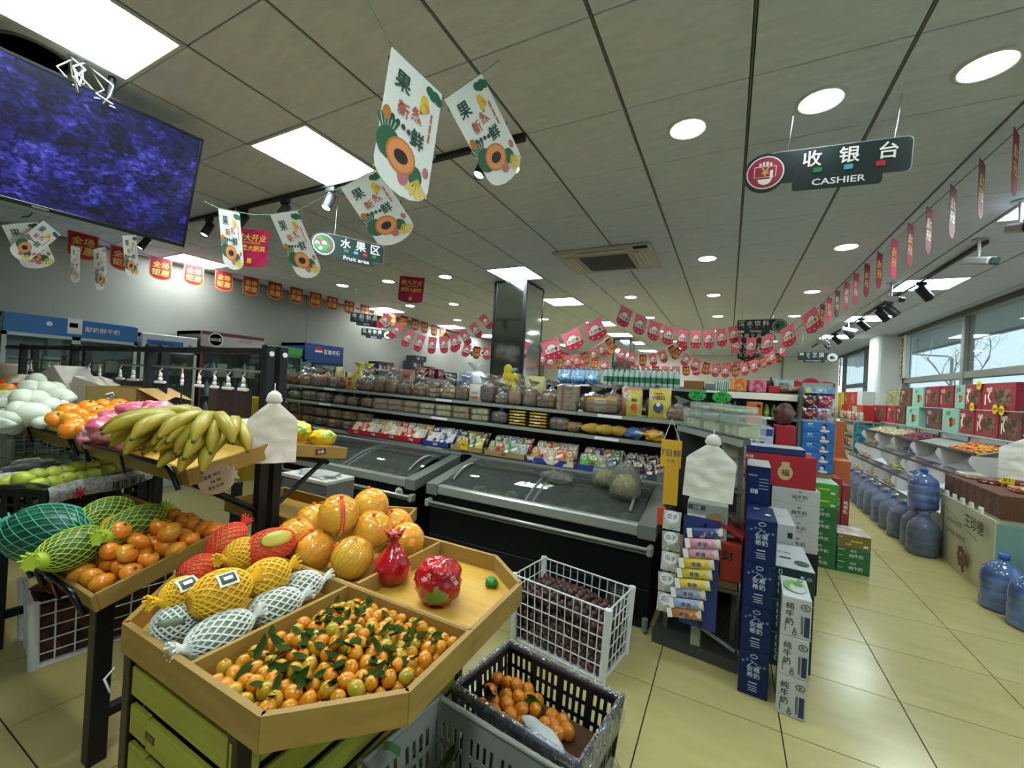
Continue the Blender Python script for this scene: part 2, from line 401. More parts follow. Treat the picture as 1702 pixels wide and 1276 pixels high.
MB().tube([(0, 0, 3.2), (-.05, .1, 3.27), (-1.2, 1.4, 3.5)], .025, 6).build('arm', GREYP, lp)
hd = MB(); rg = random.Random(4)
for k in range(500):
    x = rg.uniform(14, 16); y = rg.uniform(5, 60); z = rg.uniform(0, 2.4); d = Vector((rg.uniform(-.3, .3), rg.uniform(-.3, .3), .5)); hd.tube([(x, y, z), (x + d.x, y + d.y, z + d.z)], .02, 3, caps=False)
tag(hd.build('bare_hedge', mat('twig grey', '8c8d80', .9)), 'bare twiggy hedge on the skyline outside the windows', 'hedge', kind='stuff')

# ================================================================ ceiling lights
LED = mat('led diffuser', 'eafcff', .5, emit=PANEL_STRENGTH)
DLED = mat('downlight diffuser', 'f6fdff', .5, emit=DOWN_STRENGTH)
LFR = mat('light frame white', 'c9ceca', .4)
fr = MB(); a, b = cpx / 2 - .004, cpy / 2 - .004
for q in ((-a, -b, a, -b + .018), (-a, b - .018, a, b), (-a, -b, -a + .018, b), (a - .018, -b, a, b)): fr.box(q[0], q[1], -.006, q[2], q[3], .012)
frm = fr.mesh('frame', LFR); dfm = MB().box(-a + .018, -b + .018, -.002, a - .018, b - .018, .008).mesh('diffuser', LED)
pl = sorted(PANELS, key=lambda q: (q[0], q[1])); cn_ = {}
colname = {-5: 'middle row of ceiling panels', 3: 'row of ceiling panels along the windows', -12: 'row of ceiling panels along the white wall', -9: 'short far row of ceiling panels', -1: 'unseen row added behind the viewer for fill light'}
for (i, j) in pl:
    cn_[i] = cn_.get(i, 0) + 1
    t = thing('panel_light', 'square white LED panel, %s in the %s' % (ORD[cn_[i] - 1], colname[i]), 'ceiling light', (cx0 + (i + .5) * cpx, cy0 + (j + .5) * cpy, H), None, 'square ceiling panels')
    inst('frame', frm, t); inst('diffuser', dfm, t)
ring = MB().lathe([(.085, .004), (.085, -.004), (.1, -.008), (.112, -.004), (.112, .004)], 28, cap=False).mesh('trim_ring', LFR)
dd = MB().lathe([(.0, -.003), (.086, -.003), (.086, .004)], 28).mesh('diffuser', DLED)
DL = [(.94, 2.55), (.342, 2.54), (-.278, 2.53), (-1.45, 2.52), (-.28, 5.03), (.94, 5.03), (-5.8, 4.83), (-4.78, 4.83), (-3.7, 4.85), (-1.46, 6.75), (-.27, 6.88), (.95, 6.95), (-5.85, 6.55), (-4.8, 6.6), (-3.7, 6.6), (-1.47, 8.65), (-.25, 8.7), (.97, 8.87), (-5.9, 8.3), (-4.8, 8.4), (-3.7, 8.5), (-1.46, 10.6), (-.26, 10.6), (.96, 10.6), (-4.8, 10.6), (-1.46, 12.6), (-.26, 12.6), (.96, 12.6), (-1.46, 14.6), (.96, 14.6), (.94, .4), (-.28, .4), (-1.45, .4), (-.28, -1.4)]  # the trailing downlights are out of view, put in to brighten the foreground
rows = {}
for (x, y) in sorted(DL, key=lambda q: (round(q[1] * .6), q[0])):
    r_ = round(y * .6); rows.setdefault(r_, []).append((x, y))
for ri, (r_, L_) in enumerate(rows.items()):
    for k, (x, y) in enumerate(L_):
        t = thing('downlight', 'round white downlight, %s from the left in the %s cross row of the ceiling' % (ORD[k], ORD[ri]), 'ceiling light', (x, y, H), None, 'round ceiling downlights')
        inst('trim_ring', ring, t); inst('diffuser', dd, t)
# cassette air conditioner
ACW = mat('air conditioner plastic', 'b5b5ac', .45)
t = thing('air_conditioner', 'square white cassette air conditioner with louvred flaps set in the ceiling', 'air conditioner', (-1.3, 4.72, H))
q = MB(); q.box(-.53, -.43, -.035, .53, .43, .01, bev=.03); q.build('housing', ACW, t)
q = MB(); q.box(-.3, -.28, -.045, .3, .28, -.03, bev=.006); q.build('grille_rim', ACW, t)
q = MB()
for k in range(22): q.box(-.27, -.25 + k * .0235, -.05, .27, -.25 + k * .0235 + .012, -.043)
q.box(-.27, -.26, -.0445, .27, .26, -.044); q.build('intake_grille', mat('dark grille', '55575a', .6), t)
FLP = mat('flap plastic', 'c4c4bb', .4)
for s in (-1, 1):
    q = MB()
    for k in range(3): q.box(min(s * (.33 + k * .045), s * (.365 + k * .045)), -.27, -.052 + k * .006, max(s * (.33 + k * .045), s * (.365 + k * .045)), .27, -.036, bev=.004)
    q.build('flap', FLP, t)
    q = MB().box(-.27, min(s * .32, s * .38), -.05, .27, max(s * .32, s * .38), -.036, bev=.005); q.build('flap', FLP, t)
q = MB().box(.36, -.42, -.042, .5, -.36, -.034); q.build('vent_slot', CDARK, t)
# ================================================================ hanging signs
SIGN = mat('dark slate sign board', '22302f', .4)
SIGNRIM = mat('pale sign edge', 'aab8b2', .5)
def disc(mb, r, y, m, x=0, z=0, n=28, sx=1):
    return mb.add([(x + sx * r * math.cos(2 * PI * k / n), y, z + r * math.sin(2 * PI * k / n)) for k in range(n)], [tuple(range(n))], m)
def rrect(x0, z0, x1, z1, r, n=4):
    P = []
    for cx, cz, a0 in ((x1 - r, z1 - r, 0), (x0 + r, z1 - r, 90), (x0 + r, z0 + r, 180), (x1 - r, z0 + r, 270)):
        for k in range(n + 1): a = R(a0 + 90 * k / n); P.append((cx + r * math.cos(a), cz + r * math.sin(a)))
    return P
def quad(mb, x0, z0, x1, z1, y, m): return mb.add([(x0, y, z0), (x1, y, z0), (x1, y, z1), (x0, y, z1)], [(0, 1, 2, 3)], m)
def hang_sign(label, X, w, h, cn, en, side, iconcol, icon='plate', chips=4):
    """X: matrix of the sign centre; w,h size of the main board; side -1/1 where the round badge sits"""
    t = thing('hanging_sign', label, 'sign', X=X, group='hanging department signs')
    r = h * .62
    b = MB(); b.prism(rrect(-w / 2 - .004, -h / 2 - .004, w / 2 + .004, h / 2 + .004, h * .14), .002, .008, 1); b.prism(rrect(-w / 2, -h / 2, w / 2, h / 2, h * .13), -.001, .01, 0)
    b.prism(rrect(-w * .32, -h * .78, w * .32, -h * .4, h * .08), -.0015, .0095, 0)
    b.build('board', [SIGN, SIGNRIM], t)
    cx = side * (w / 2 + r * .25)
    d = MB(); d.cyl((cx, .011, -h * .12), (cx, -.004, -h * .12), r, n=32, m=0)
    disc(d, r * .86, -.0045, 1, cx, -h * .12); disc(d, r * .80, -.0050, 2, cx, -h * .12)
    y = -.0056
    if icon == 'pay':
        quad(d, cx - r * .5, -h * .12 - r * .25, cx + r * .5, -h * .12 + r * .32, y, 1); quad(d, cx - r * .47, -h * .12 - r * .22, cx + r * .47, -h * .12 + r * .29, y - .0004, 2)
        d.text('¥', r * .45, cx, -h * .10, y - .0008, 3, .01)
        for k in range(4): quad(d, cx - r * .3 + k * r * .16, -h * .12 + r * .34, cx - r * .3 + k * r * .16 + r * .11, -h * .12 + r * (.5 + .06 * (k in (1, 2))), y, 1)
        d.add([(cx + r * .32 * math.cos(a), y, -h * .12 - r * .34 + r * .3 * math.sin(a)) for a in [PI + k * PI / 12 for k in range(13)]], [tuple(range(13))], 1)
        quad(d, cx + r * .22, -h * .12 - r * .34, cx + r * .36, -h * .12 + r * .1, y - .0009, 1)
    elif icon == 'fruit':
        rg = random.Random(2)
        for k in range(16): a = rg.uniform(0, 6.28); q = rg.uniform(0, .5) * r; disc(d, r * .2, y - .0001 * k, rg.choice([3, 4, 1]), cx + q * math.cos(a), -h * .12 + q * math.sin(a), 10)
    else:
        disc(d, r * .35, y, 3, cx - r * .1, -h * .15, 12); disc(d, r * .22, y - .0004, 4, cx + r * .2, -h * .2, 12)
    d.build('badge', [SIGN, WHITE_PRINT, mat('sign badge ' + iconcol, iconcol, .5), GOLD_PRINT if icon == 'pay' else (RED_PRINT if icon == 'fruit' else BLACK_PRINT), GREEN_PRINT], t)
    L = MB(); n = len(cn); x0 = -side * w * .08
    for k, ch in enumerate(cn): L.text(ch, h * .5, x0 + (k - (n - 1) / 2) * w * .8 / n, h * .17, -.0025, 0, .015)
    L.text(en, h * .2, x0 * .2, -h * .58, -.0025, 0, .012, sx=1.25)
    cc = [GREEN_PRINT, BLUE_PRINT, RED_PRINT, WHITE_PRINT]
    for k in range(chips):
        xx = x0 + (k - (chips - 1) / 2) * w * .66 / chips; MB().prism(rrect(xx - h * .11, -h * .28, xx + h * .11, -h * .13, h * .03, 2), -.003, -.001).build('service_icon', [GREEN_PRINT, mat('cyan print', '4f9fb0', .5), RED_PRINT][k % 3], t)
    L.build('lettering', WHITE_PRINT, t)
    for s in (-.38, .38):
        p0 = X @ Vector((s * w, .004, h / 2)); ln = H - p0.z
        if ln > .01: k = MB().tube([(s * w, .004, h / 2), (s * w + .012, .004, h / 2 + ln)], .0022 if ln > .2 else .004, 5).build('hanging_chain', CHROME, t)
    return t
def facing(p, yaw): return Matrix.Translation(p) @ Matrix.Rotation(yaw, 4, 'Z')
c0 = PY(1392, 268, 2.6)
hang_sign('cashier sign, dark board with red round hand badge at its left end', Matrix.Translation(c0) @ Matrix.Rotation(R(2), 4, 'Y') @ Matrix.Rotation(R(3), 4, 'Z'), .58, .165, '收银台', 'CASHIER', -1, '9c2f42', 'pay', 3)
hang_sign('fruit area sign, dark board with red and green fruit badge', facing(PD(592, 414, 3.6), R(62)), .47, .16, '水果区', 'Fruit area', -1, '3c5a3a', 'fruit')
hang_sign('dairy sign with white round badge hanging near the white wall', facing(PD(611, 530, 7), R(60)), .55, .16, '牛奶制品', 'Dairy', 1, 'd8d8d2')
hang_sign('grain sign with grey round badge just below and behind the dairy sign', facing(PD(622, 553, 9.2), R(60)), .55, .16, '五谷杂粮', 'Grain', 1, 'b9b9b0')
hang_sign('drinks sign with green bottle badge, topmost of the stacked-looking signs', facing(PD(1258, 540, 7), R(-2)), .58, .18, '酒水饮料', 'Drinks', 1, '2c6b48')
hang_sign('snack foods sign half covered by a pink pennant under the drinks sign', facing(PD(1250, 560, 9), R(-2)), .58, .18, '休闲食品', 'Snack', 1, 'b9bdb6')
hang_sign('third sign down below the drinks sign, partly behind pennants', facing(PD(1243, 578, 11.5), R(-2)), .58, .18, '调味品', 'Seasoning', 1, 'a5b0a8')
hang_sign('lowest sign below the drinks sign, partly behind pennants', facing(PD(1242, 592, 14), R(-2)), .58, .18, '日用品', 'Daily', 1, '7f9a6a')
hang_sign('snack kingdom sign with white round badge near the window pillar', facing(PD(1353, 592, 8.6), R(-2)), .56, .16, '零食王国', 'Snack kingdom', 1, 'd2d4d0')
hang_sign('small far sign beside the mirrored column', facing(PD(790, 584, 12), R(40)), .4, .18, '粮油', 'Oil', 1, 'c9c9c2')

# ================================================================ track spotlights and cameras
RAILM = mat('track rail black', '1c1e20', .5)
LENS = mat('spot lens', 'fff6e2', .3, emit=9)
rail = thing('track_rail', 'black lighting rail above the fruit racks', 'track rail', (0, 2.22, H))
MB().box(-5.6, -.018, -.034, -1.19, .018, 0, bev=.004).build('rail', RAILM, rail); MB().box(-1.26, -.02, -.04, -1.16, .02, 0, bev=.004).build('end_cap', RAILM, rail)
rail2 = thing('track_rail', 'black lighting rail above the window-side aisle', 'track rail', (1.95, 0, H))
MB().box(-.018, 5.2, -.034, .018, 13.8, 0, bev=.004).build('rail', RAILM, rail2); MB().box(-.02, 5.16, -.04, .02, 5.26, 0, bev=.004).build('end_cap', RAILM, rail2)
def spot_lamp(name_label, x, y, aim, group, lit, r=.036, L=.15):
    t = thing('track_spotlight', name_label, 'spotlight', (x, y, H - .034), None, group)
    MB().box(-.05, -.016, -.04, .05, .016, 0, bev=.004).build('adapter', RAILM, t)
    MB().cyl((0, 0, -.04), (0, 0, -.08), .009, n=8).build('neck', RAILM, t)
    d = Vector(aim).normalized(); X = Vector((0, 0, -1)).rotation_difference(d).to_matrix().to_4x4(); X.translation = Vector((0, 0, -.09))
    hd = MB().lathe([(r * .9, .045), (r, .04), (r, -L + .045), (r * .93, -L + .04), (r * .9, -L + .055)], 20, cap=False).lathe([(0, .045), (r * .9, .045)], 20).build('lamp_head', RAILM, t, X=X)
    MB().lathe([(0, -L + .058), (r * .9, -L + .056)], 18).build('lens', LENS if lit else mat('dark lens', '2c3030', .2), hd)
    if lit:
        ld = bpy.data.lights.new('spot', 'SPOT'); ld.energy = SPOT_POWER * lit; ld.spot_size = R(58); ld.spot_blend = .75; ld.shadow_soft_size = .04; ld.color = (1, .93, .80)
        lo = bpy.data.objects.new('bulb', ld); C.objects.link(lo); lo.parent = hd; lo.location = (0, 0, -L + .03)
    return t
labs = ['half hidden below the television corner', 'left of the white fruit pennants', 'between the two white fruit pennants', 'above the narrow fruit pennant', 'left of the fruit area sign', 'behind the large fruit pennant', 'nearest the end of the rail']
for k, (u, v, aim, lit) in enumerate(((243, 395, (.0, -.55, -1), 1.0), (348, 360, (.1, -.45, -1), 1.0), (405, 352, (.05, -.55, -1), 1.0), (474, 336, (.2, -.6, -1), 1.1), (550, 313, (.15, -.50, -1), 1.4), (686, 277, (.30, -.55, -1), 1.9), (806, 250, (-.1, -.45, -1), 2.0))):
    spot_lamp('black track spotlight ' + labs[k], PY(u, v, 2.22).x, 2.22, aim, 'spotlights over the fruit', lit)
for k, (u, v) in enumerate(((1532, 458), (1478, 492), (1463, 505), (1432, 522), (1408, 538), (1388, 550), (1372, 560))):
    spot_lamp('black track spotlight over the window aisle, %s from the near end' % ORD[k], 1.95, PX(u, v, 1.95).y, (.7, -.1 if k % 2 else .25, -.8), 'spotlights over the window aisle', 0, .05, .19)
CAMW = mat('camera housing', 'a9abaa', .4)
def camera_unit(label, p, yaw, drop=.12):
    t = thing('security_camera', label, 'camera', (p[0], p[1], H), yaw, 'ceiling cameras')
    b = MB().cyl((0, 0, 0), (0, 0, -.012), .05, n=16); b.cyl((0, 0, 0), (0, 0, -drop), .012, n=8); b.build('bracket', CAMW, t)
    b = MB(); X = Matrix.Translation((0, 0, -drop - .035)) @ Matrix.Rotation(R(16), 4, 'X'); b.box(-.045, -.13, -.035, .045, .1, .035, bev=.015, X=X); b.build('housing', CAMW, t)
    b = MB().box(-.042, -.15, -.032, .042, -.125, .03, bev=.012, X=X); b.build('lens_hood', mat('camera lens dark', '2a302e', .25), t)
    MB().tube([(.03, .02, 0), (.07, .06, -.06), (.06, .1, -drop - .02)], .005, 5).build('cable', CAMW, t)
for k, (u, v, yw, lab) in enumerate(((1628, 397, 25, 'grey security camera at the near end of the window-aisle rail'), (1697, 333, 0, 'grey security camera at the edge of the picture above the gift boxes'), (1482, 470, 35, 'white security camera hanging among the window-aisle spotlights'), (1411, 532, 70, 'white security camera beside the second window-aisle ceiling panel'), (1366, 556, 70, 'white security camera farthest along the window-aisle rail'))):
    p = PZ(u, v, H); camera_unit(lab, (p.x, p.y), R(yw), .16 if k < 3 else .14)
dt = thing('smoke_detector', 'small dark round sensor on the ceiling beside the spotlights', 'sensor', PZ(700, 318, H)); MB().lathe([(0, -.03), (.025, -.03), (.035, -.012), (.035, 0)], 16).build('sensor_body', BLK, dt)

# ================================================================ television
tTR, tBR, tw = Vector((-2.92, 1.35, 3.0)), Vector((-3.115, 1.37, 2.365)), Vector((.08, 1, 0)).normalized()
tup = (tTR - tBR); tup -= tw * tup.dot(tw); th = tup.length; tup.normalize()
TW = 1.23
X = basis(tw, tup, (tTR + tBR) / 2 - tw * TW / 2)
tv = thing('television', 'large black television tilted down from the ceiling showing a blue monitor picture', 'television', X=X)
b = MB(); b.box(-TW / 2, 0, -th / 2, TW / 2, .035, th / 2, bev=.005); b.box(-TW * .35, .03, -th * .4, TW * .35, .07, th * .3, bev=.01); b.build('body', BLK, tv)
bz = .014; b = MB()
for q in ((-TW / 2, -th / 2, TW / 2, -th / 2 + bz * 1.6), (-TW / 2, th / 2 - bz, TW / 2, th / 2), (-TW / 2, -th / 2, -TW / 2 + bz, th / 2), (TW / 2 - bz, -th / 2, TW / 2, th / 2)): b.box(q[0], -.006, q[1], q[2], .004, q[3], bev=.002)
b.build('bezel', mat('bezel black', '101113', .3), tv)
# the monitor picture: a blue night view, built from textures (the screen is flat)
m = bpy.data.materials.new('screen picture'); m.use_nodes = True; t = m.node_tree; bs = t.nodes['Principled BSDF']; N = t.nodes.new; L = t.links.new
tc = N('ShaderNodeTexCoord'); mp = N('ShaderNodeMapping'); mp.inputs['Rotation'].default_value = (0, .45, 0); mp.inputs['Scale'].default_value = (1, 1, 1.5); L(tc.outputs['Object'], mp.inputs[0])
def vor(sc):
    v = N('ShaderNodeTexVoronoi'); v.distance = 'CHEBYCHEV'; v.inputs['Scale'].default_value = sc; L(mp.outputs[0], v.inputs[0]); q = N('ShaderNodeSeparateColor'); L(v.outputs['Color'], q.inputs[0]); return q.outputs[0]
def mth(op, a, b):
    k = N('ShaderNodeMath'); k.operation = op
    for i_, x in enumerate((a, b)):
        if hasattr(x, 'links'): L(x, k.inputs[i_])
        else: k.inputs[i_].default_value = x
    return k.outputs[0]
n1 = N('ShaderNodeTexNoise'); n1.inputs['Scale'].default_value = 5; n1.inputs['Detail'].default_value = 6; n1.inputs['Roughness'].default_value = .7; L(tc.outputs['Object'], n1.inputs[0])
n2 = mth('MULTIPLY', mth('SUBTRACT', n1.outputs[0], .28), 2.4)
val = mth('MULTIPLY', mth('ADD', mth('MULTIPLY', vor(48), .55), mth('MULTIPLY', vor(13), .45)), n2)
cr = N('ShaderNodeValToRGB'); e = cr.color_ramp.elements; e[0].position = .08; e[0].color = lin('0b0b1e'); e[1].position = .85; e[1].color = lin('8f8cf0')
x_ = e.new(.3); x_.color = lin('201f66'); x_ = e.new(.5); x_.color = lin('3f3cb4'); L(val, cr.inputs[0])
L(cr.outputs[0], bs.inputs['Emission Color']); bs.inputs['Emission Strength'].default_value = .42; bs.inputs['Base Color'].default_value = lin('07070c'); bs.inputs['Roughness'].default_value = .25
MB().box(-TW / 2 + bz, -.002, -th / 2 + bz * 1.6, TW / 2 - bz, .002, th / 2 - bz).build('screen', m, tv)
MB().box(-.03, -.0075, -th / 2 + .005, .03, -.006, -th / 2 + .015).build('badge', CHROME, tv)
for s in (-.2, .2): MB().cyl((s, .05, th * .2), (s, .05 + .02, th * .5 + .25), .016, n=8).build('ceiling_mount', BLK, tv)
wr_ = MB(); rg = random.Random(5); c1 = Vector((-3.0, .82, H))
for k in range(9):
    p = c1 + Vector((rg.uniform(-.04, .04), rg.uniform(-.05, .05), 0)); q = c1 + Vector((rg.uniform(-.02, .12), rg.uniform(-.05, .1), -.14)); wr_.tube([p, (p + q) / 2 + Vector((rg.uniform(-.06, .06), rg.uniform(-.06, .06), 0)), q, q + Vector((rg.uniform(-.08, .08), rg.uniform(-.06, .06), -.03))], .0042, 5)
tag(wr_.build('cable_bundle', mat('cable white', '8a8a7e', .6)), 'tangle of pale cables hanging from the ceiling hole above the television', 'cables')
ho = thing('ceiling_hole', 'round cut hole with raised rim in the ceiling above the television', 'hole', PZ(55, 88, H)); MB().lathe([(.12, -.002), (.125, -.008), (.135, -.008), (.14, 0)], 28, cap=False).build('rim', CG, ho); MB().lathe([(0, -.002), (.121, -.002)], 28).build('opening', CDARK, ho)
tag(MB().tube([PY(0, 350, 1.5), PY(25, 362, 1.5), PY(48, 360, 1.5), PY(58, 350, 1.5)], .005, 5).build('loose_cable', BLK), 'black cable looping below the television', 'cable')

# ================================================================ pennants
CLOTH = mat('white pennant cloth', 'd9dcd6', .8, sss=.0)
REDC = mat('red pennant', 'a8222b', .7, col2='8f1a26', scale=9)
PINKC = mat('pink pennant', 'df6f7c', .7); MAG = mat('magenta banner', 'b81f4a', .6, col2='8d1640', scale=5)
CREAM = mat('cream print', 'efe6d2', .6)
def flag_outline(w, h, k=.22, n=8):
    P = [(-w / 2, 0), (-w / 2, -h * (1 - k))]
    for i in range(n + 1): a = PI + PI * i / n; P.append((w / 2 * math.cos(a), -h * (1 - k) + h * k * math.sin(a)))
    return P[:2] + P[2:] + [(w / 2, -h * (1 - k)), (w / 2, 0)]
def two_sided(fn):
    """front print plus the same print on the back"""
    a = MB(); fn(a); b = MB(); b.v = list(a.v); b.f = list(a.f); b.mi = list(a.mi); b.sm = list(a.sm)
    X = Matrix.Rotation(PI, 4, 'Z'); n = len(a.v); b.v += [X @ v for v in a.v]; b.f += [tuple(i + n for i in f) for f in a.f]; b.mi += a.mi; b.sm += a.sm
    return b
def uniq(poly):
    o = []
    for p in poly:
        if not o or (abs(p[0] - o[-1][0]) + abs(p[1] - o[-1][1])) > 1e-5: o.append(p)
    return o
# white fruit pennant, 1 unit = full height .42
fw, fh = .235, .42
def fruit_print(b):
    y = -.002
    b.add([(-.075 + .05 * math.cos(a), y, -.285 + .05 * math.sin(a)) for a in [k * PI / 6 for k in range(12)]], [tuple(range(12))], 3)      # pineapple side
    for k in range(6): a = R(60 + k * 14); b.add([(-.085, y - .0002, -.29), (-.085 + .07 * math.cos(a) - .005, y - .0002, -.27 + .07 * math.sin(a)), (-.085 + .07 * math.cos(a) + .008, y - .0002, -.27 + .07 * math.sin(a))], [(0, 1, 2)], 3)
    disc(b, .055, y - .0004, 1, -.02, -.30, 20, 1.15); disc(b, .048, y - .0006, 6, -.02, -.30, 20, 1.15); disc(b, .022, y - .0008, 4, -.02, -.302, 14, 1.4)
    disc(b, .03, y - .0003, 5, .0, -.355, 14, .8); disc(b, .035, y - .0002, 3, .05, -.335, 14, .9)
    for k in range(5): a = R(230 + k * 22); X0 = Matrix.Translation((.06, 0, -.335)); b.add([(.062, y - .0009, -.335), (.062 + .06 * math.cos(a) - .009, y - .0009, -.335 + .06 * math.sin(a)), (.062 + .068 * math.cos(a), y - .0009, -.335 + .068 * math.sin(a)), (.062 + .06 * math.cos(a) + .009, y - .0009, -.335 + .06 * math.sin(a))], [(0, 1, 2, 3)], 2)
    disc(b, .018, y - .0005, 5, .092, -.30, 12, .8); disc(b, .022, y - .0003, 1, -.098, -.2, 14, .8)
    disc(b, .024, y - .0003, 2, .045, -.08, 12, .8); disc(b, .016, y - .0005, 6, .055, -.095, 12); disc(b, .016, y - .0006, 2, .04, -.105, 12)
    for k in range(4): disc(b, .017, y - .0002 - k * .0001, 3, .062 + k * .014, -.03 - .008 * (k % 2), 9, 1.2)
def fruit_text(b):
    y = -.0035
    b.text('果', .062, -.055, -.075, y, 0, .014); b.text('新', .05, -.038, -.155, y, 1, .015); b.text('然', .05, .02, -.14, y, 1, .015); b.text('鲜', .06, .035, -.215, y, 0, .02)
    for k in range(4): disc(b, .009, y, 0, -.075 + k * .0235, -.2 - .004 * k, 10)
    for k in range(3): b.add([(.078, y, -.10 - k * .035), (.086, y, -.10 - k * .035), (.086, y, -.13 - k * .035), (.078, y, -.13 - k * .035)], [(0, 1, 2, 3)], 1)
f_base = MB(); f_base.prism(uniq(flag_outline(fw, fh, .16)), -.001, .001)
f_base_m = f_base.mesh('pennant', CLOTH)
FM = [GREEN_PRINT, mat('print papaya skin', 'b7722f', .6), mat('print lemon', 'd8b93c', .6), mat('print leaf', '2f5f45', .6), mat('print seeds', '2b211f', .6), mat('print pink fruit', 'b96a70', .6), mat('print papaya flesh', 'd98d52', .6)]
f_print_m = two_sided(fruit_print).mesh('fruit_print', FM)
f_text_m = two_sided(fruit_text).mesh('lettering', [mat('print dark green', '24463c', .6), mat('print brick red', 'b5614b', .6)])
def flag(base, parts, name, label, group, p0, p1, hgt=1.0, sway=0, wid=None):
    """hang between two points of the string; p0 = left upper corner, p1 = right upper corner"""
    p0, p1 = Vector(p0), Vector(p1); d = p1 - p0
    X = basis(d, (sway, sway, 1), (p0 + p1) / 2)
    t = bpy.data.objects.new(name, base); C.objects.link(t); t.matrix_basis = X @ Matrix.Diagonal((wid or hgt, hgt, hgt, 1)); tag(t, label, 'pennant', group)
    for n, me in parts:
        k_ = inst(n, me, t)
        if n in ('fruit_print', 'print'): k_['kind'] = 'stuff'
    return t
fruit_parts = [('fruit_print', f_print_m), ('lettering', f_text_m)]
G1 = 'white fruit pennants'
def fp(label, u0, v0, d0, u1, v1, d1, hg, sway=0):
    a, b_ = PD(u0, v0, d0), PD(u1, v1, d1); s = (b_ - a).length / fw
    return flag(f_base_m, fruit_parts, 'fruit_pennant', label, G1, a, b_, hg, sway, s)
fp('largest white fruit pennant, facing the viewer under the ceiling', 651, 77, 1.22, 735, 157, 1.38, 0.97)
fp('large white fruit pennant folded back behind the largest one', 738, 165, 1.50, 800, 122, 1.62, 0.87)
fp('white fruit pennant hanging in front of the fruit area sign', 566, 312, 2.25, 628, 280, 2.3, 0.93)
fp('white fruit pennant right of the magenta opening banner', 449, 357, 2.35, 494, 350, 2.45, 0.9)
fp('white fruit pennant left of the magenta opening banner', 363, 346, 2.5, 398, 354, 2.6, 0.84)
fp('wide white fruit pennant at the left edge below the television', 2, 374, 2.9, 62, 368, 3.05, 0.77, .25)
fp('turned fruit pennant just right of the wide one below the television', 72, 366, 3.05, 101, 390, 3.15, 0.8)
fp('thin edge-on fruit pennant in front of the white wall', 118, 408, 3.5, 133, 412, 3.72, 0.74)
fp('second thin edge-on fruit pennant in front of the white wall', 155, 414, 3.35, 175, 410, 3.58, 0.83)
fp('fruit pennant hanging just below the television corner', 203, 391, 3.2, 226, 391, 3.4, 0.77)
st = MB()
for pts in (((590, -40, 1.1), (651, 77, 1.22), (735, 157, 1.38), (738, 165, 1.5), (800, 122, 1.62), (830, 100, 1.75)), ((340, 335, 2.5), (363, 346, 2.5), (420, 357, 2.45), (449, 357, 2.35), (494, 350, 2.45), (566, 312, 2.25), (628, 280, 2.3)), ((-20, 370, 2.8), (65, 368, 3.05), (101, 390, 3.15)), ((103, 400, 3.5), (133, 412, 3.72), (175, 410, 3.5), (226, 391, 3.4))):
    st.tube([PD(*q) for q in pts], .0022, 4)
tag(st.build('pennant_string', mat('green string', '5f8a5a', .7)), 'thin green string carrying the white fruit pennants', 'string')
# red "full store bargains" pennants along the white wall
rw, rh = .25, .29
r_base_m = MB().prism(uniq(flag_outline(rw, rh, .24)), -.001, .001).mesh('pennant', REDC)
def red_text(b):
    b.text('全场', .082, 0, -.085, -.002, 0, .014, slant=.15, sx=1.1); b.text('钜惠', .088, 0, -.185, -.002, 0, .014, slant=.15, sx=1.1)
r_text_m = two_sided(red_text).mesh('lettering', GOLD_PRINT)
rim_poly = uniq(flag_outline(rw, rh, .24)); 
rm_ = MB(); inn = [(x * .93, z * .93 - .006) for x, z in rim_poly]
for s in (-1, 1):
    n = len(rim_poly); rm_.add([(x, s * .0014, z) for x, z in rim_poly] + [(x, s * .0014, z) for x, z in inn], [(i, (i + 1) % n, (i + 1) % n + n, i + n) for i in range(n - 1)], 0)
r_rim_m = rm_.mesh('rim', mat('gold thread', 'b98f4c', .5))
red_parts = [('lettering', r_text_m), ('rim', r_rim_m)]
uv = [(139, 388), (205, 412), (268, 430), (323, 441), (373, 452), (418, 461), (458, 469), (493, 477), (525, 484), (553, 491), (581, 498), (607, 505), (630, 512), (652, 519), (672, 525), (690, 530), (706, 535), (722, 540), (736, 545)]
rp = []
for k, (u, v) in enumerate(uv):
    p = PX(u, v, -6.85); rp.append(p)
    flag(r_base_m, red_parts, 'sale_pennant', 'red and gold sale pennant, %s from the front along the white wall' % ORD[k], 'red pennants along the white wall', p - Vector((0, rw / 2, 0)), p + Vector((0, rw / 2, 0)), 1.0 if k > 0 else 1.1)
tag(MB().tube([rp[0] + Vector((0, -1.5, .1))] + rp + [rp[-1] + Vector((0, 3, .05))], .004, 4).build('pennant_string', RED_PRINT), 'thin red string along the white wall carrying sale pennants', 'string')
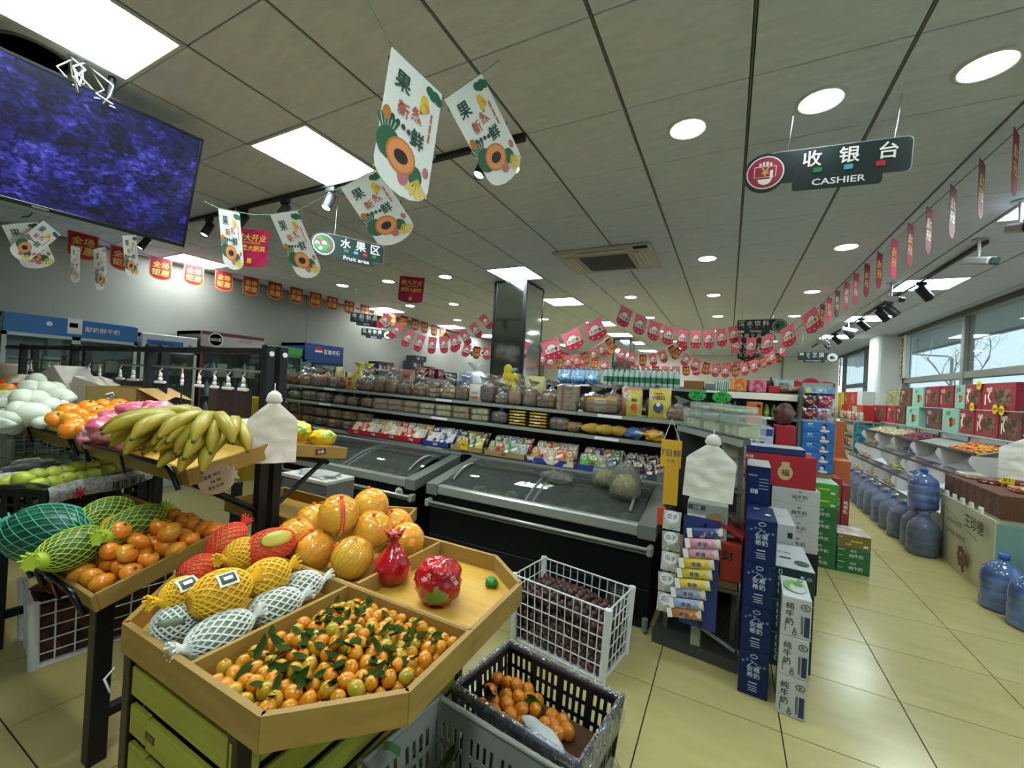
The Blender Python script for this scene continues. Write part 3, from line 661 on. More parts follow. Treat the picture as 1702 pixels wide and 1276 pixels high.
# red pennants along the window-side aisle
g_text_m = two_sided(lambda b: (b.text('盛大', .075, 0, -.11, -.002, 0, .014, slant=.2), b.text('开业', .075, 0, -.2, -.002, 0, .014, slant=.2))).mesh('lettering', GOLD_PRINT)
g_base_m = MB().prism(uniq(flag_outline(.22, .34, .22)), -.001, .001).mesh('pennant', mat('backlit red pennant', '85202b', .7, col2='6f1a26', scale=9))  # red darkened so the cloth colour itself holds the backlit look
g_base2 = MB().prism(uniq(flag_outline(.22, .34, .22)), -.001, .001).mesh('pennant', mat('bright pink pennant', 'b8344f', .7))
ys = [2.72, 3.12, 3.42, 3.74, 4.07, 4.38, 4.7, 5.05, 5.4, 5.75, 6.1, 6.5, 6.9, 7.3, 7.75]
for k, y in enumerate(ys):
    flag(g_base2 if k in (6, 9, 10, 12) else g_base_m, [('lettering', g_text_m)], 'opening_pennant', '%s opening pennant, %s from the front along the cashier side string' % ('pink' if k in (6, 9, 10, 12) else 'red', ORD[k]), 'pennants on the cashier side string', (1.285 - .012 * k - .05, y - .085, 3.085 - .006 * k), (1.285 - .012 * k + .05, y + .085, 3.085 - .006 * k), 1, 0, .62)
tag(MB().tube([(1.29, 2.2, 3.09)] + [(1.285 - .012 * k, y, 3.085 - .006 * k) for k, y in enumerate(ys)] + [(1.1, 8.0, 3.0)], .005, 4).build('pennant_string', GREYP), 'grey string along the ceiling above the cashier side', 'string')
# pink pennants with a white band and dotted red bottom, on strings across the shop
pw_, ph_ = .27, .29
pk = MB(); pk.prism(uniq(flag_outline(pw_, ph_, .24)), -.001, .001)
p_base_m = pk.mesh('pennant', PINKC)
def pink_print(b):
    P = uniq(flag_outline(pw_ * .995, ph_, .24)); low = [(x, -.0016, z) for x, z in P if z < -ph_ * .6]; zc = -ph_ * .66
    low = [(-pw_ / 2, -.0016, zc)] + [q for q in low if q[2] < zc - .001] + [(pw_ / 2, -.0016, zc)]
    b.add(low, [tuple(range(len(low)))], 0); quad(b, -pw_ * .36, -ph_ * .66, pw_ * .36, -ph_ * .42, -.0016, 1)
    b.add([(pw_ * .3 * math.cos(PI * k / 12), -.0019, -ph_ * .42 + pw_ * .24 * math.sin(PI * k / 12)) for k in range(13)], [tuple(range(13))], 3)
    b.add([(pw_ * .24 * math.cos(PI * k / 12), -.0022, -ph_ * .42 + pw_ * .18 * math.sin(PI * k / 12)) for k in range(13)], [tuple(range(13))], 1)
    for x in (-.08, 0, .08): disc(b, .014, -.0022, 2, x, -ph_ * .8 - (.02 if x == 0 else 0), 8)
pk_print_m = two_sided(pink_print).mesh('print', [mat('crimson print', 'b8213a', .6), CREAM, PINK_PRINT, mat('rose print', 'c95568', .6)])
pk_text_m = two_sided(lambda b: b.text('大优惠', .058, 0, -ph_ * .54, -.0026, 0, .014)).mesh('lettering', BLACK_PRINT)
pink_parts = [('print', pk_print_m), ('lettering', pk_text_m)]
def string(label, a, b, sag, n, skip=(), jit=.02, seed=0, dark=False):
    rg = random.Random(seed); a, b = Vector(a), Vector(b); pts = []
    f = lambda t: a.lerp(b, t) - Vector((0, 0, 4 * sag * t * (1 - t)))
    for k in range(n):
        t = (k + .5) / n; ln = (b - a).length; dt = min(pw_ / ln, .72 / n) / 2; p0, p1 = f(t - dt), f(t + dt)
        p1 = p0 + (p1 - p0).normalized() * pw_ * .97; p1.y += rg.uniform(-jit, jit); sc_ = rg.uniform(.85, 1.05)
        flag(r_base_m if (dark and k % 3 == 0) else p_base_m, red_parts if (dark and k % 3 == 0) else pink_parts, 'promotion_pennant', '%s %s pennant, %s from the left on the %s' % ('dark red' if (dark and k % 3 == 0) else 'pink', 'promotion', ORD[k], label), 'pennants across the shop', p0, p1, 1, rg.uniform(-.12, .12), min(1, .8 * ln / n / pw_))
    tag(MB().tube([f(k / 16) for k in range(17)], .003, 3).build('pennant_string', PINK_PRINT), 'thin pink string, the ' + label, 'string')
string('string before the white wall', PD(637, 512, 7.0), PD(805, 520, 7.4), .46, 10, seed=1)
string('short string rising from the mirrored column', PD(893, 572, 6.2), PD(1000, 525, 6.0), .02, 3, seed=2)
string('long string above the bread shelf', PD(1028, 503, 6.0), PD(1225, 540, 7.0), .22, 9, seed=3)
string('string beside the drinks sign', PD(1215, 555, 7.2), PD(1365, 500, 5.2), .22, 5, seed=4)
string('string behind the mirrored column', PD(880, 575, 9.0), PD(1012, 560, 9.2), .32, 10, seed=5, dark=True)
string('string over the middle shelves', PD(1012, 565, 9.4), PD(1135, 560, 9.6), .36, 8, seed=6, dark=True)
string('string below the drinks sign', PD(1120, 572, 9.4), PD(1300, 570, 9.8), .5, 12, seed=7, dark=True)
string('far string below the dairy sign', PD(735, 548, 9.2), PD(860, 560, 9.6), .3, 8, seed=8, dark=True)
string('farthest string near the back wall', PD(930, 583, 12.5), PD(1300, 585, 12.5), .45, 22, seed=9, dark=True)
# magenta opening banners
mb_base = MB().prism(uniq(flag_outline(.34, .36, .12)), -.0012, .0012).mesh('banner', MAG)
mb_text = two_sided(lambda b: (b.text('盛大开业', .07, 0, -.08, -.002, 0, .014, slant=.1), b.text('GRAND OPENING', .016, 0, -.13, -.002, 0, .01), b.text('感恩大酬宾', .055, 0, -.18, -.002, 0, .014), b.text('惠', .05, 0, -.3, -.002, 0, .02))).mesh('lettering', mat('yellow banner letters', 'e0b93c', .5))
for lab, u0, v0, u1, v1, d in (('magenta grand opening banner between two white fruit pennants', 390, 378, 449, 384, 3.6), ('small magenta opening banner hanging before the downlights', 665, 458, 706, 462, 5.6), ('far red opening banner reflected beside the mirrored column', 832, 530, 853, 533, 8)):
    a, b_ = PD(u0, v0, d), PD(u1, v1, d); o = flag(mb_base, [('lettering', mb_text)], 'opening_banner', lab, 'opening banners', a, b_, (b_ - a).length / .34); o2 = MB(); [o2.tube([q, Vector((q.x, q.y, H))], .0015, 3) for q in (a,)]; k_ = o2.build('hanging_thread', WHT, o); k_.matrix_basis = o.matrix_basis.inverted()
# ================================================================ fruit helpers
from mathutils import noise as mnoise
WOOD = mat('pale pine wood', '9c7d3e', .5, col2='846a32', scale=7, detail=5, stretch=(.6, .9, 4), lo=.3, hi=.75)
WOODY = mat('yellow pine slats', '9c9e3c', .5, col2='888a30', scale=7, detail=5, stretch=(.5, 1, 4), lo=.3, hi=.75)
BAMB = mat('bamboo mat yellow', 'c69f3f', .5, col2='b58e34', scale=10, detail=4, stretch=(.5, 9, 1), lo=.3, hi=.75)
DARKWOOD = mat('dark stained steel', '1d1714', .45)
def blob(rx, ry, rz, seed, amp=.25, fr=2.2, nu=28, nv=18, crease=True):
    """crumpled closed bag"""
    b = MB(); b.ell((0, 0, 0), (1, 1, 1), nu, nv)
    for i, v in enumerate(b.v):
        n = mnoise.noise(v * fr + Vector((seed * 7.3, seed * 1.7, 0))); n2 = abs(mnoise.noise(v * fr * 2.3 + Vector((0, seed * 3.1, 5)))) if crease else 0
        k = 1 + amp * n - amp * .7 * n2; b.v[i] = Vector((v.x * k * rx, v.y * k * ry, v.z * k * rz))
    return b
def net_mesh(rx, ry, rz, n, turns, r, seg=14, lat=1.25, tail=0, sides=4):
    """diamond net: two families of spirals over an ellipsoid whose axis is local x"""
    b = MB()
    for s in (-1, 1):
        for k in range(n):
            pts = []
            for i in range(seg + 1):
                t = i / seg; a = -lat + 2 * lat * t; th = 2 * PI * k / n + s * turns * 2 * PI * (t - .5)
                c = math.cos(a); pts.append((math.sin(a) * rx, c * math.cos(th) * ry, c * math.sin(th) * rz))
            b.tube(pts, r, sides, 0, False)
    return b
def axis_X(p0, p1, roll=0):
    p0, p1 = Vector(p0), Vector(p1); d = p1 - p0
    M_ = basis(d, (0, 0, 1), (p0 + p1) / 2); return M_ @ Matrix.Rotation(roll, 4, 'X')
FOAM = {'yellow': mat('yellow foam net', 'e3b42a', .7), 'red': mat('red foam net', 'e04632', .7), 'white': mat('white foam net', 'd6dcd4', .7), 'lime': mat('lime mesh net', 'a9bf3a', .6), 'teal': mat('teal mesh net', '4fa58c', .6)}
SKIN = {'yellow': mat('golden melon skin', 'c99a2e', .45, col2='b08a34', scale=9), 'red': mat('green mango skin', '8a8f35', .45, col2='c9662e', scale=6), 'white': mat('grey green melon skin', '7e8a72', .5, col2='6b775f', scale=9), 'lime': mat('dark green melon skin', '38502a', .45, col2='4c6633', scale=12), 'teal': mat('watermelon skin', '1f5a3e', .4, col2='17402f', scale=9)}
_ff = {}
def foam_fruit(label, p0, p1, ry, col, tails=(1,), group=None, n=15, patch=None, thick=.0034, roll=0, sticker=False, turns=.42):
    p0, p1 = Vector(p0), Vector(p1); rx = (p1 - p0).length / 2 * 1.04; ry *= 1.08
    t = thing('netted_melon' if col != 'teal' else 'watermelon', label, 'melon', X=axis_X(p0, p1, roll), group=group)
    MB().ell((0, 0, 0), (rx * .985, ry * .97, ry * .97), 22, 14, X=Matrix.Rotation(PI / 2, 4, 'Y') if False else None).build('fruit', SKIN[col], t)
    net_mesh(rx, ry, ry, n, turns, thick).build('net', FOAM[col], t)
    for s in tails:
        b = MB(); rg = random.Random(int(rx * 1e5)); L_ = .022
        b.tube([(s * rx * .93, 0, 0), (s * rx * 1.06, 0, .0), (s * (rx + L_ * .4), 0, .006), (s * (rx + L_ * 1.3), 0, .012)], [ry * .42, ry * .2, ry * .2, ry * .42], 10)
        for k in range(9): a = 2 * PI * k / 9; b.tube([(s * (rx + L_ * 1.2), ry * .3 * math.cos(a), .012 + ry * .3 * math.sin(a)), (s * (rx + L_ * 1.7), ry * .46 * math.cos(a), .012 + ry * .46 * math.sin(a))], .004, 4)
        b.build('net_tail', FOAM[col], t)
    if sticker:
        b = MB(); X_ = Matrix.Rotation(R(36), 4, 'X')
        b.grid(lambda u, v: ((u - .5) * .056, (v - .5) * .046, math.sqrt(max(0, (ry + .004) ** 2 - ((v - .5) * .046) ** 2)) - 0 * u), 4, 4, 0, X=X_)
        b.grid(lambda u, v: ((u - .5) * .044, (v - .5) * .034, .0012 + math.sqrt(max(0, (ry + .004) ** 2 - ((v - .5) * .034) ** 2))), 4, 4, 1, X=X_); b.grid(lambda u, v: ((u - .5) * .026, (v - .5) * .012, .002 + ry + .004), 1, 1, 0, X=X_)
        b.build('sticker', [WHITE_PRINT, mat('sticker dark green', '27443a', .5)], t)
    if patch:
        MB().ell((0, 0, 0), (rx * (.62 if col != 'white' else .55), ry * (.5 if col != 'white' else .22), ry * .16), 16, 8, X=Matrix.Rotation(R(patch), 4, 'X') @ Matrix.Translation((0, 0, ry * .93))).build('bare_skin', SKIN['white'] if col == 'white' else mat('bare mango skin', '8f9a2e', .35, col2='b3a23a', scale=5), t)
    return t
# ================================================================ octagonal display stand
Zr = .80; oc = (-1.275, 1.17)
PX0, PX1, PY0, PY1, CH = -1.875, -.69, .612, 1.735, .24
st = thing('display_stand', 'octagonal pine fruit stand with slatted sides at the front', 'display stand', (0, 0, 0))
def board(p, q, z0, z1, th=.018, m=0, mb=None, inward=1):
    """upright board between two plan points, thickness to the left of p->q when inward"""
    b = mb or MB(); p, q = Vector((*p, 0)), Vector((*q, 0)); d = (q - p).normalized(); n = Vector((-d.y, d.x, 0)) * th * inward
    b.slab([tuple((p)[:2]), tuple(q[:2]), tuple((q + n)[:2]), tuple((p + n)[:2])] if inward > 0 else [tuple((p + n)[:2]), tuple((q + n)[:2]), tuple(q[:2]), tuple(p[:2])], z0, z1, m); return b
ccw = [(PX0 + CH, PY0), (PX1 - CH, PY0), (PX1, PY0 + CH), (PX1 - .02, PY1 - CH + .06), (PX1 - CH, PY1), (PX0 + CH, PY1), (PX0, PY1 - CH), (PX0, PY0 + CH)]
for i in range(8):
    p, q = ccw[i], ccw[(i + 1) % 8]
    if i in (2, 6, 0, 4):   # sides shared by two trays: split at the middle
        mid = ((p[0] + q[0]) / 2, (p[1] + q[1]) / 2)
        if i in (2, 6): mid = (p[0] + (q[0] - p[0]) * (oc[1] - p[1]) / (q[1] - p[1]), oc[1])
        segs = [(p, mid), (mid, q)] if i in (2, 6) else [(p, q)]
    else: segs = [(p, q)]
    for (a, c) in segs:
        a_, c_ = Vector(a), Vector(c); d = (c_ - a_).normalized() * .0012; board(tuple(a_ + d), tuple(c_ - d), Zr - .087, Zr).build('tray_board', WOOD, st)
for (a, c, z) in (((-1.262, PY0 + .018), (-1.262, oc[1] - .012), Zr - .004), ((PX0 + .02, oc[1] - .014), (PX1 - .02, oc[1] - .014), Zr - .002), ((PX1 - .02, oc[1] + .006), (PX0 + .02, oc[1] + .006), Zr), ((-1.245, oc[1] + .02), (-1.245, PY1 - .018), Zr - .002)):
    board(a, c, Zr - .08, z, .014).build('tray_divider', WOOD, st)
MB().slab([(x * .985 + oc[0] * .015, y * .985 + oc[1] * .015) for x, y in ccw], Zr - .087, Zr - .07).build('tray_floor', BAMB, st)
# slatted body
bx0, bx1, by0, by1 = PX0 + .03, -1.03, PY0 + .05, PY1 - .1
for (x, y) in ((PX0 + CH + .0, by0 - .01), (-1.06, by0 - .01), (PX0 + .06, by0 + .2), (-1.06, by1), (PX0 + .12, by1)):
    MB().box(x - .022, y - .022, 0, x + .022, y + .022, Zr - .09, bev=.003).build('leg', DARKWOOD, st)
for k in range(6):
    z1 = Zr - .135 - k * .118
    dz = .006 if k % 2 else 0
    b = MB(); n = 2 if k in (1, 2) else 1
    if n == 1: MB().box(PX0 + CH + .03, by0 - .028, z1 - .088, -1.09, by0 - .012, z1, bev=.003).build('slat', WOODY, st)
    else:
        for q, (a, c) in enumerate(((PX0 + CH + .03, -1.50), (-1.496, -1.09))): MB().box(a, by0 - .028 - .002 * q, z1 - .088 - .004 * q, c, by0 - .012, z1 - .004 * q, bev=.003).build('slat', WOODY, st)
    MB().box(-1.06, by0 + .03, z1 - .088, -1.044, by1 - .03, z1, bev=.003).build('slat', WOODY, st)
    c = MB(); c.slab([(-1.075, by0 - .03), (-1.063, by0 - .036), (-1.03, by0 + .02), (-1.04, by0 + .03)], z1 - .088, z1); c.build('slat', WOODY, st)
MB().box(PX0 + CH + .04, by0 + .004, .05, -1.1, by0 + .012, Zr - .09).build('gap_shade_panel', BLK, st); MB().box(-1.075, by0 + .04, .05, -1.066, by1 - .04, Zr - .09).build('gap_shade_panel', BLK, st)  # black sheets added behind the slats so their gaps read as shade
pt = MB(); X_ = Matrix.Translation((-1.47, by0 - .0305, Zr - .30))
pt.prism(rrect(-.028, -.012, .028, .012, .004), 0, .001, 0, X=X_); quad(pt, -.006, -.026, -.001, -.012, .0, 0) if False else None
pt.text('果鲜', .018, 0, 0, -.0006, 1, .01, X=X_); pt.build('brand_mark', [mat('branded mark', '3b3222', .6), mat('branded mark pale', '8c7a3c', .6)], st)
MB().box(-1.22, by0 - .03, Zr - .60, -1.20, by0 - .0285, Zr - .56).build('price_clip', BLK, st)
cst = MB().tube([(PX0 + CH - .03, PY0 - .0, Zr - .15), (PX0 + CH - .01, PY0 - .03, Zr - .16), (PX0 + CH + .005, PY0 - .02, Zr - .2), (PX0 + CH - .01, PY0 - .01, Zr - .21)], .0035, 5)
tag(cst.build('loose_string', WHT), 'white string looped round the left corner leg of the octagonal stand', 'string')
# ---- melons in the front-left tray
FZ = Zr - .07
def m2(label, a, b, z0, z1, ry, col, **k): return foam_fruit(label, PZ(*a, z0), PZ(*b, z1), ry, col, **k)
m2('white netted melon with open slit at the tray corner', (252, 1040), (335, 1030), .80, .80, .055, 'white', tails=(), patch=60, n=18)
m2('long white netted melon with knotted ends near the kumquats', (308, 1078), (417, 1028), .795, .80, .052, 'white', tails=(-1, 1), n=15)
m2('white netted melon behind the long one by the kumquats', (410, 1022), (500, 993), .79, .79, .052, 'white', tails=(1,), n=15)
m2('white netted melon beside the pomelos', (462, 985), (535, 965), .79, .79, .05, 'white', tails=(1,), n=15)
m2('small yellow netted melon with big tail at the tray edge', (268, 1000), (330, 975), .87, .87, .047, 'yellow', tails=(-1,), sticker=True)
m2('large yellow netted melon with dark label on top of the pile', (314, 1003), (414, 968), .885, .885, .064, 'yellow', tails=(1,), sticker=True, n=17)
m2('yellow netted melon between the large one and the pomelos', (405, 975), (478, 945), .86, .87, .058, 'yellow', tails=(1,), n=16)
m2('yellow netted melon with tail pointing at the red ones', (375, 930), (428, 908), .88, .88, .052, 'yellow', tails=(-1,), n=16)
m2('red netted mango standing against the rear tray edge', (350, 925), (402, 875), .845, .91, .055, 'red', tails=(1,), n=17)
m2('red netted mango at the left rear of the stand', (303, 962), (358, 935), .84, .84, .052, 'red', tails=(), n=16)
m2('red netted mango showing bare green skin', (405, 920), (488, 895), .885, .885, .062, 'red', tails=(), patch=48, n=17)
# ---- pomelos
POM = mat('pomelo skin', 'e89a24', .25, col2='d9ae38', scale=4, coat=.6, bump=.15, bscale=40)
pnet = net_mesh(.0885, .0885, .0885, 24, .16, .0009, 12, 1.35, sides=3)
pom_fruit = MB().lathe([(0, -.085), (.045, -.077), (.075, -.045), (.088, -.005), (.082, .035), (.06, .066), (.03, .082), (.012, .088), (0, .088)], 26).mesh('fruit', POM)
pom_net = pnet.mesh('net', mat('pomelo fine net', 'd9a848', .35))
bd = MB(); 
for k in range(28): 
    a0, a1 = PI * (k / 28 - .5) * .96, PI * ((k + 1) / 28 - .5) * .96
    def P_(a, w): return (math.cos(a) * .0925, w, math.sin(a) * .0905)
    bd.add([P_(a0, -.009), P_(a1, -.009), P_(a1, .009), P_(a0, .009)], [(0, 1, 2, 3)], 0, True)
    if k % 1 == 0: am = (a0 + a1) / 2; bd.add([(math.cos(am) * .0932 + 0, .003 * math.cos(q) - 0, math.sin(am) * .0912 + .0026 * math.sin(q)) for q in [j * PI / 3 for j in range(6)]], [tuple(range(6))], 1)
pom_band = bd.mesh('seal_strip', [mat('seal strip red', 'd6452a', .5), CREAM])
pom_top = MB().lathe([(.018, .080), (.007, .090), (.011, .098), (.003, .101), (0, .101)], 9).mesh('net_knot', mat('pomelo knot', 'dd5e22', .6))
PL = [('large netted pomelo on top of the pile with a red dotted strip', 563, 856, .965, 1, (18, 10, 35)), ('netted pomelo at the top right of the pile', 618, 842, .945, 0, (5, -8, 0)), ('netted pomelo with a red dotted strip facing the netted melons', 524, 913, .825, 1, (10, 4, -48)), ('netted pomelo half hidden behind the red netted mango', 490, 893, .82, 0, (0, 10, 20)), ('netted pomelo at the front of the pile beside the kumquats', 593, 921, .82, 0, (0, -65, 20)), ('netted pomelo in the middle of the pile under the top one', 620, 890, .865, 0, (15, 20, 0)), ('netted pomelo at the back right of the pile', 655, 872, .84, 0, (20, 0, 0)), ('netted pomelo with a red dotted strip at the right end of the pile', 667, 897, .825, 1, (10, -15, -30)), ('netted pomelo at the rear left of the pile', 520, 866, .83, 0, (0, 0, 0))]
pc = [PZ(u, v, z) for (_, u, v, z, _, _) in PL]
for it in range(60):
    for i in range(len(pc)):
        for j in range(i):
            d = pc[i] - pc[j]; L_ = d.length
            if L_ < .174: k = (.174 - L_) / 2 * .5; d = d / L_ * k; pc[i] += d; pc[j] -= d
    for p in pc: p.z = max(p.z, FZ + .088)
for (lab, u, v, z, band, (rx, ry, rz)), p in zip(PL, pc):
    t = thing('pomelo', lab, 'pomelo', p, (R(rx), R(ry), R(rz)), 'netted pomelos'); inst('fruit', pom_fruit, t); inst('net', pom_net, t)
    if band: inst('seal_strip', pom_band, t, rot=(0, 0, R(-62) if u != 667 else R(-140)))
    inst('net_knot', pom_top, t)
# ---- red bagged fruit
REDF = mat('red plastic bag', 'b8141d', .18, coat=.7, bump=.8, bscale=28, col2='8c0f18', scale=12)
b = MB(); q = PZ(651, 968, FZ)
prof = [(.0, 0), (.05, .004), (.074, .03), (.078, .065), (.066, .105), (.04, .14), (.022, .165), (.018, .178), (.026, .19), (.034, .205), (.02, .212), (0, .205)]
b.lathe(prof, 26)
for i, v in enumerate(b.v): n = mnoise.noise(v * 22); k = 1 + .16 * n; b.v[i] = Vector((v.x * k, v.y * k, v.z))
bag = thing('bagged_fruit', 'knotted red plastic bag of fruit standing on the stand', 'bag', q); b.build('bag', REDF, bag)
b = MB()
for k in range(7): a = k * .9; b.tube([(0, 0, .2), (.03 * math.cos(a), .03 * math.sin(a), .214), (.045 * math.cos(a), .045 * math.sin(a), .222 + .008 * (k % 2))], [.012, .009, .003], 5)
b.build('knot', REDF, bag)
q = PZ(727, 1000, FZ) ; b = blob(.098, .092, .094, 3, .16, 2.5, 30, 20); q.z = FZ + .085
wrp = thing('wrapped_pomelo', 'green pomelo in torn red film on the bare bamboo tray', 'pomelo', q)
b.build('wrapper', REDF, wrp)
vdir = (EYE - q).normalized(); Xp = basis(vdir.cross(Vector((0, 0, 1))) * -1, (0, 0, 1), (0, 0, 0))
b = MB(); b.ell((0, -.064, -.012), (.05, .03, .046), 18, 10, X=Xp, pw=.8); b.build('bare_patch', mat('green pomelo skin', '5c7a30', .4, col2='84863c', scale=14), wrp)
b = MB().text('柚子', .02, -.045, .05, -.083, 0, .01, X=Xp, rot=.6).text('红柚', .018, .06, .035, -.078, 0, .01, X=Xp, rot=-.9); b.build('lettering', WHITE_PRINT, wrp)
q = PZ(817, 975, FZ); b = blob(.03, .028, .024, 5, .5, 2.4, 20, 12); q.z = FZ + .018
tag(b.build('crumpled_bag', mat('green crumpled film', '2f7d35', .4), loc=q), 'crumpled green plastic scrap on the bare bamboo tray', 'scrap')
# ---- kumquats with leaves in the front-right tray
KQ = mat('kumquat peel', 'd47d14', .28, col2='bd8a18', scale=26, coat=.35, bump=.08, bscale=260)
KQ2 = mat('kumquat peel green', 'c48a1c', .28, col2='969024', scale=30, coat=.35)
LEAF = mat('citrus leaf', '24350a', .6, spec=.08, col2='324a10', scale=18)
kq_m = [MB().ell((0, 0, 0), (.0195, .0195, .0222), 12, 8).lathe([(.005, .0212), (.004, .0235), (0, .0235)], 6).mesh('fruit', m) for m in (KQ, KQ, KQ2)]
def leaf_mesh(L_, w, bend, name='leaf', m=LEAF):
    b = MB()
    def fn(u, v):
        x = L_ * u; hw = w * math.sin(PI * min(1, u * .98 + .02)) ** .8; y = (v - .5) * 2 * hw; return (x, y, bend * u * u * L_ + abs(y) * .35)
    return b.grid(fn, 5, 2, 0).mesh(name, m)
lf = [leaf_mesh(.042, .0105, .3), leaf_mesh(.05, .0115, -.5), leaf_mesh(.036, .010, .7)]
rg = random.Random(11); kn = 0
inside = lambda x, y: -1.226 < x < PX1 - .058 and PY0 + .038 < y < oc[1] - .035 and (x - (PX1 - CH)) + ((PY0 + 0) - y) < -.075 + .0 + 0 * x
pts = []
row = 0; y = PY0 + .04
while y < oc[1] - .02:
    x = -1.235 + (.022 if row % 2 else 0)
    while x < PX1 - .02:
        X_, Y_ = x + rg.uniform(-.006, .006), y + rg.uniform(-.006, .006)
        if inside(X_, Y_): pts.append((X_, Y_))
        x += .0445
    y += .0395; row += 1
hum = lambda x, y: .030 + .038 * math.exp(-(((x + 1.0) / .2) ** 2 + ((y - .93) / .16) ** 2))
low = MB()
for (x, y) in pts:
    z = FZ + hum(x, y)
    low.ell((x + .02, y + .015, z - .027), (.019, .019, .02), 8, 5)
tag(low.build('kumquat_layer', KQ), 'lower layer of kumquats under the top ones in the front tray', 'kumquats', kind='stuff')
for (x, y) in pts:
    z = FZ + hum(x, y) + rg.uniform(-.004, .008)
    t = inst('kumquat', rg.choice(kq_m), None, (x, y, z), (rg.uniform(-1.2, 1.2), rg.uniform(-1.2, 1.2), rg.uniform(0, 6.28)), scale=rg.uniform(.88, 1.16))
    tag(t, 'small orange kumquat heaped in the front tray of the octagonal stand', 'kumquat', 'kumquats in the front tray')
    if rg.random() < .7 and inside(x + .03, y) and inside(x - .03, y) and inside(x, y - .03) and inside(x, y + .03):
        for k in range(rg.choice((1, 2, 2, 3))):
            l = inst('leaf', rg.choice(lf), t); l.matrix_basis = t.matrix_basis.to_3x3().inverted().to_4x4() @ Matrix.Translation((0, 0, .018)) @ Euler((rg.uniform(-.5, .5), rg.uniform(-.22, .25), rg.uniform(0, 6.28))).to_matrix().to_4x4()
            l.scale = l.scale * rg.uniform(.9, 1.25)
# ================================================================ two-sided fruit rack on the left
FRAME = mat('rack steel black', '17181a', .42)
RAILB = mat('glossy black rail', '0c0c0d', .25)
rk = thing('fruit_rack', 'long two-sided black steel fruit rack with upright hanging frames', 'fruit rack', (0, 0, 0))
for k, x in enumerate((-2.2, -3.5, -4.78, -6.0)):
    for y in (1.38, 1.455): MB().box(x - .025, y - .024, 0, x + .025, y + .024, 1.745, bev=.003).build('post', FRAME, rk)
    for y, z1 in ((.76, .68), (2.0, .7)): MB().box(x - .03, y - .03, 0, x + .03, y + .03, z1, bev=.003).build('leg', FRAME, rk)
    MB().box(x - .02, .79, .16, x + .02, 1.97, .2, bev=.003).build('foot_rail', FRAME, rk)
    MB().tube([(x, .74, .655), (x, 1.38, .83)], .016, 4).build('tray_arm', FRAME, rk); MB().tube([(x, 1.0, 1.075), (x, 1.38, 1.18)], .014, 4).build('tray_arm', FRAME, rk); MB().tube([(x, 1.80, 1.06), (x, 1.46, 1.15)], .014, 4).build('tray_arm', FRAME, rk)
    for y, yy in ((1.05, 1.37), (1.76, 1.46)): MB().tube([(x, y, 1.07), (x, yy, .86)], .016, 4).build('brace', FRAME, rk)
for (a, c) in ((-3.5, -2.2), (-4.78, -3.5), (-6.0, -4.78), (-6.45, -6.0)):
    MB().box(a, 1.36, 1.695, c, 1.40, 1.73, bev=.003).build('top_rail', FRAME, rk); MB().tube([(a, 1.385, 1.60), (c, 1.385, 1.60)], .008, 6).build('hook_rail', STEEL, rk)
    MB().box(a, .74, .60, c, .78, .64, bev=.003).build('front_beam', FRAME, rk)
for x in (-2.2, -2.2): pass
for y in (1.38, 1.455): MB().cyl((-2.172, y, 1.70), (-2.168, y, 1.70), .014, n=12).build('bolt_cap', WHITE_PRINT, rk)
def tray(label, x0, x1, y0, z0, D, rise, Hh=.075, rail=False, th=.016, wood=WOOD, group=None, yaw=0):
    """wooden fruit tray: front rim at (y0, z0), rear rim rises by rise"""
    p = math.atan2(rise, D); X = Matrix.Translation((x0, y0, z0)) @ Matrix.Rotation(yaw, 4, 'Z') @ Matrix.Rotation(p, 4, 'X'); L_ = x1 - x0; D = math.hypot(D, rise)
    t = thing('wooden_tray', label, 'tray', X=X, group=group)
    MB().box(0, 0, -Hh, L_, th, 0, bev=.002).build('front_board', wood, t); MB().box(0, D - th, -Hh, L_, D, 0, bev=.002).build('back_board', wood, t)
    for x in (0, L_ - th): MB().box(x, th, -Hh, x + th, D - th, 0, bev=.002).build('side_board', wood, t)
    MB().box(th, th, -Hh, L_ - th, D - th, -Hh + .01).build('floor_board', BAMB, t)
    if rail:
        r = .011; b = MB(); xa, xb = .05, L_ - .1
        b.tube([(xa, -.015, -Hh - .02), (xa, -.02, -.0), (xa + .02, -.02, .014), (xb - .05, -.02, .014), (xb, -.02, 0), (xb + .02, -.02, -.03), (xb + .03, -.015, -Hh - .02)], r, 6); b.build('guard_rail', RAILB, t)
        for q in (.48,): MB().box(xa + (xb - xa) * q - .012, -.026, -Hh - .02, xa + (xb - xa) * q + .012, -.014, .014, bev=.003).build('rail_strut', RAILB, t)
    return t
GT = 'wooden trays on the fruit rack'
tray('upper tray at the near end holding bananas and pink bags', -3.09, -2.035, .95, 1.165, .40, .09, rail=True)
tray('upper tray holding mandarins and white wrapped fruit', -4.55, -3.12, .95, 1.175, .40, .09, rail=True)
tray('upper tray at the far left end with yellow packs', -6.1, -4.58, .95, 1.18, .40, .09, rail=True)
tray('lower tray at the near end full of large mandarins', -2.62, -2.08, .68, .725, .46, .125, Hh=.07, rail=True)
tray('lower tray holding netted watermelons and green melons', -3.5, -2.64, .68, .725, .46, .125, Hh=.07, rail=True)
tray('rear upper tray with yellow packs and a printed label', -3.1, -2.10, 1.50, 1.215, .36, -.06, Hh=.068)
MB().box(-.001, 0, 0, .001, .055, .03).text('果园', .02, .0, .0, 0) if False else None
lb = thing('tray_label', 'small dark printed label on the end of the rear upper tray', 'label', (-2.097, 1.66, 1.155)); q = MB().box(0, -.035, -.017, .0015, .035, .017); q.build('card', mat('label dark', '4a2c38', .5), lb)
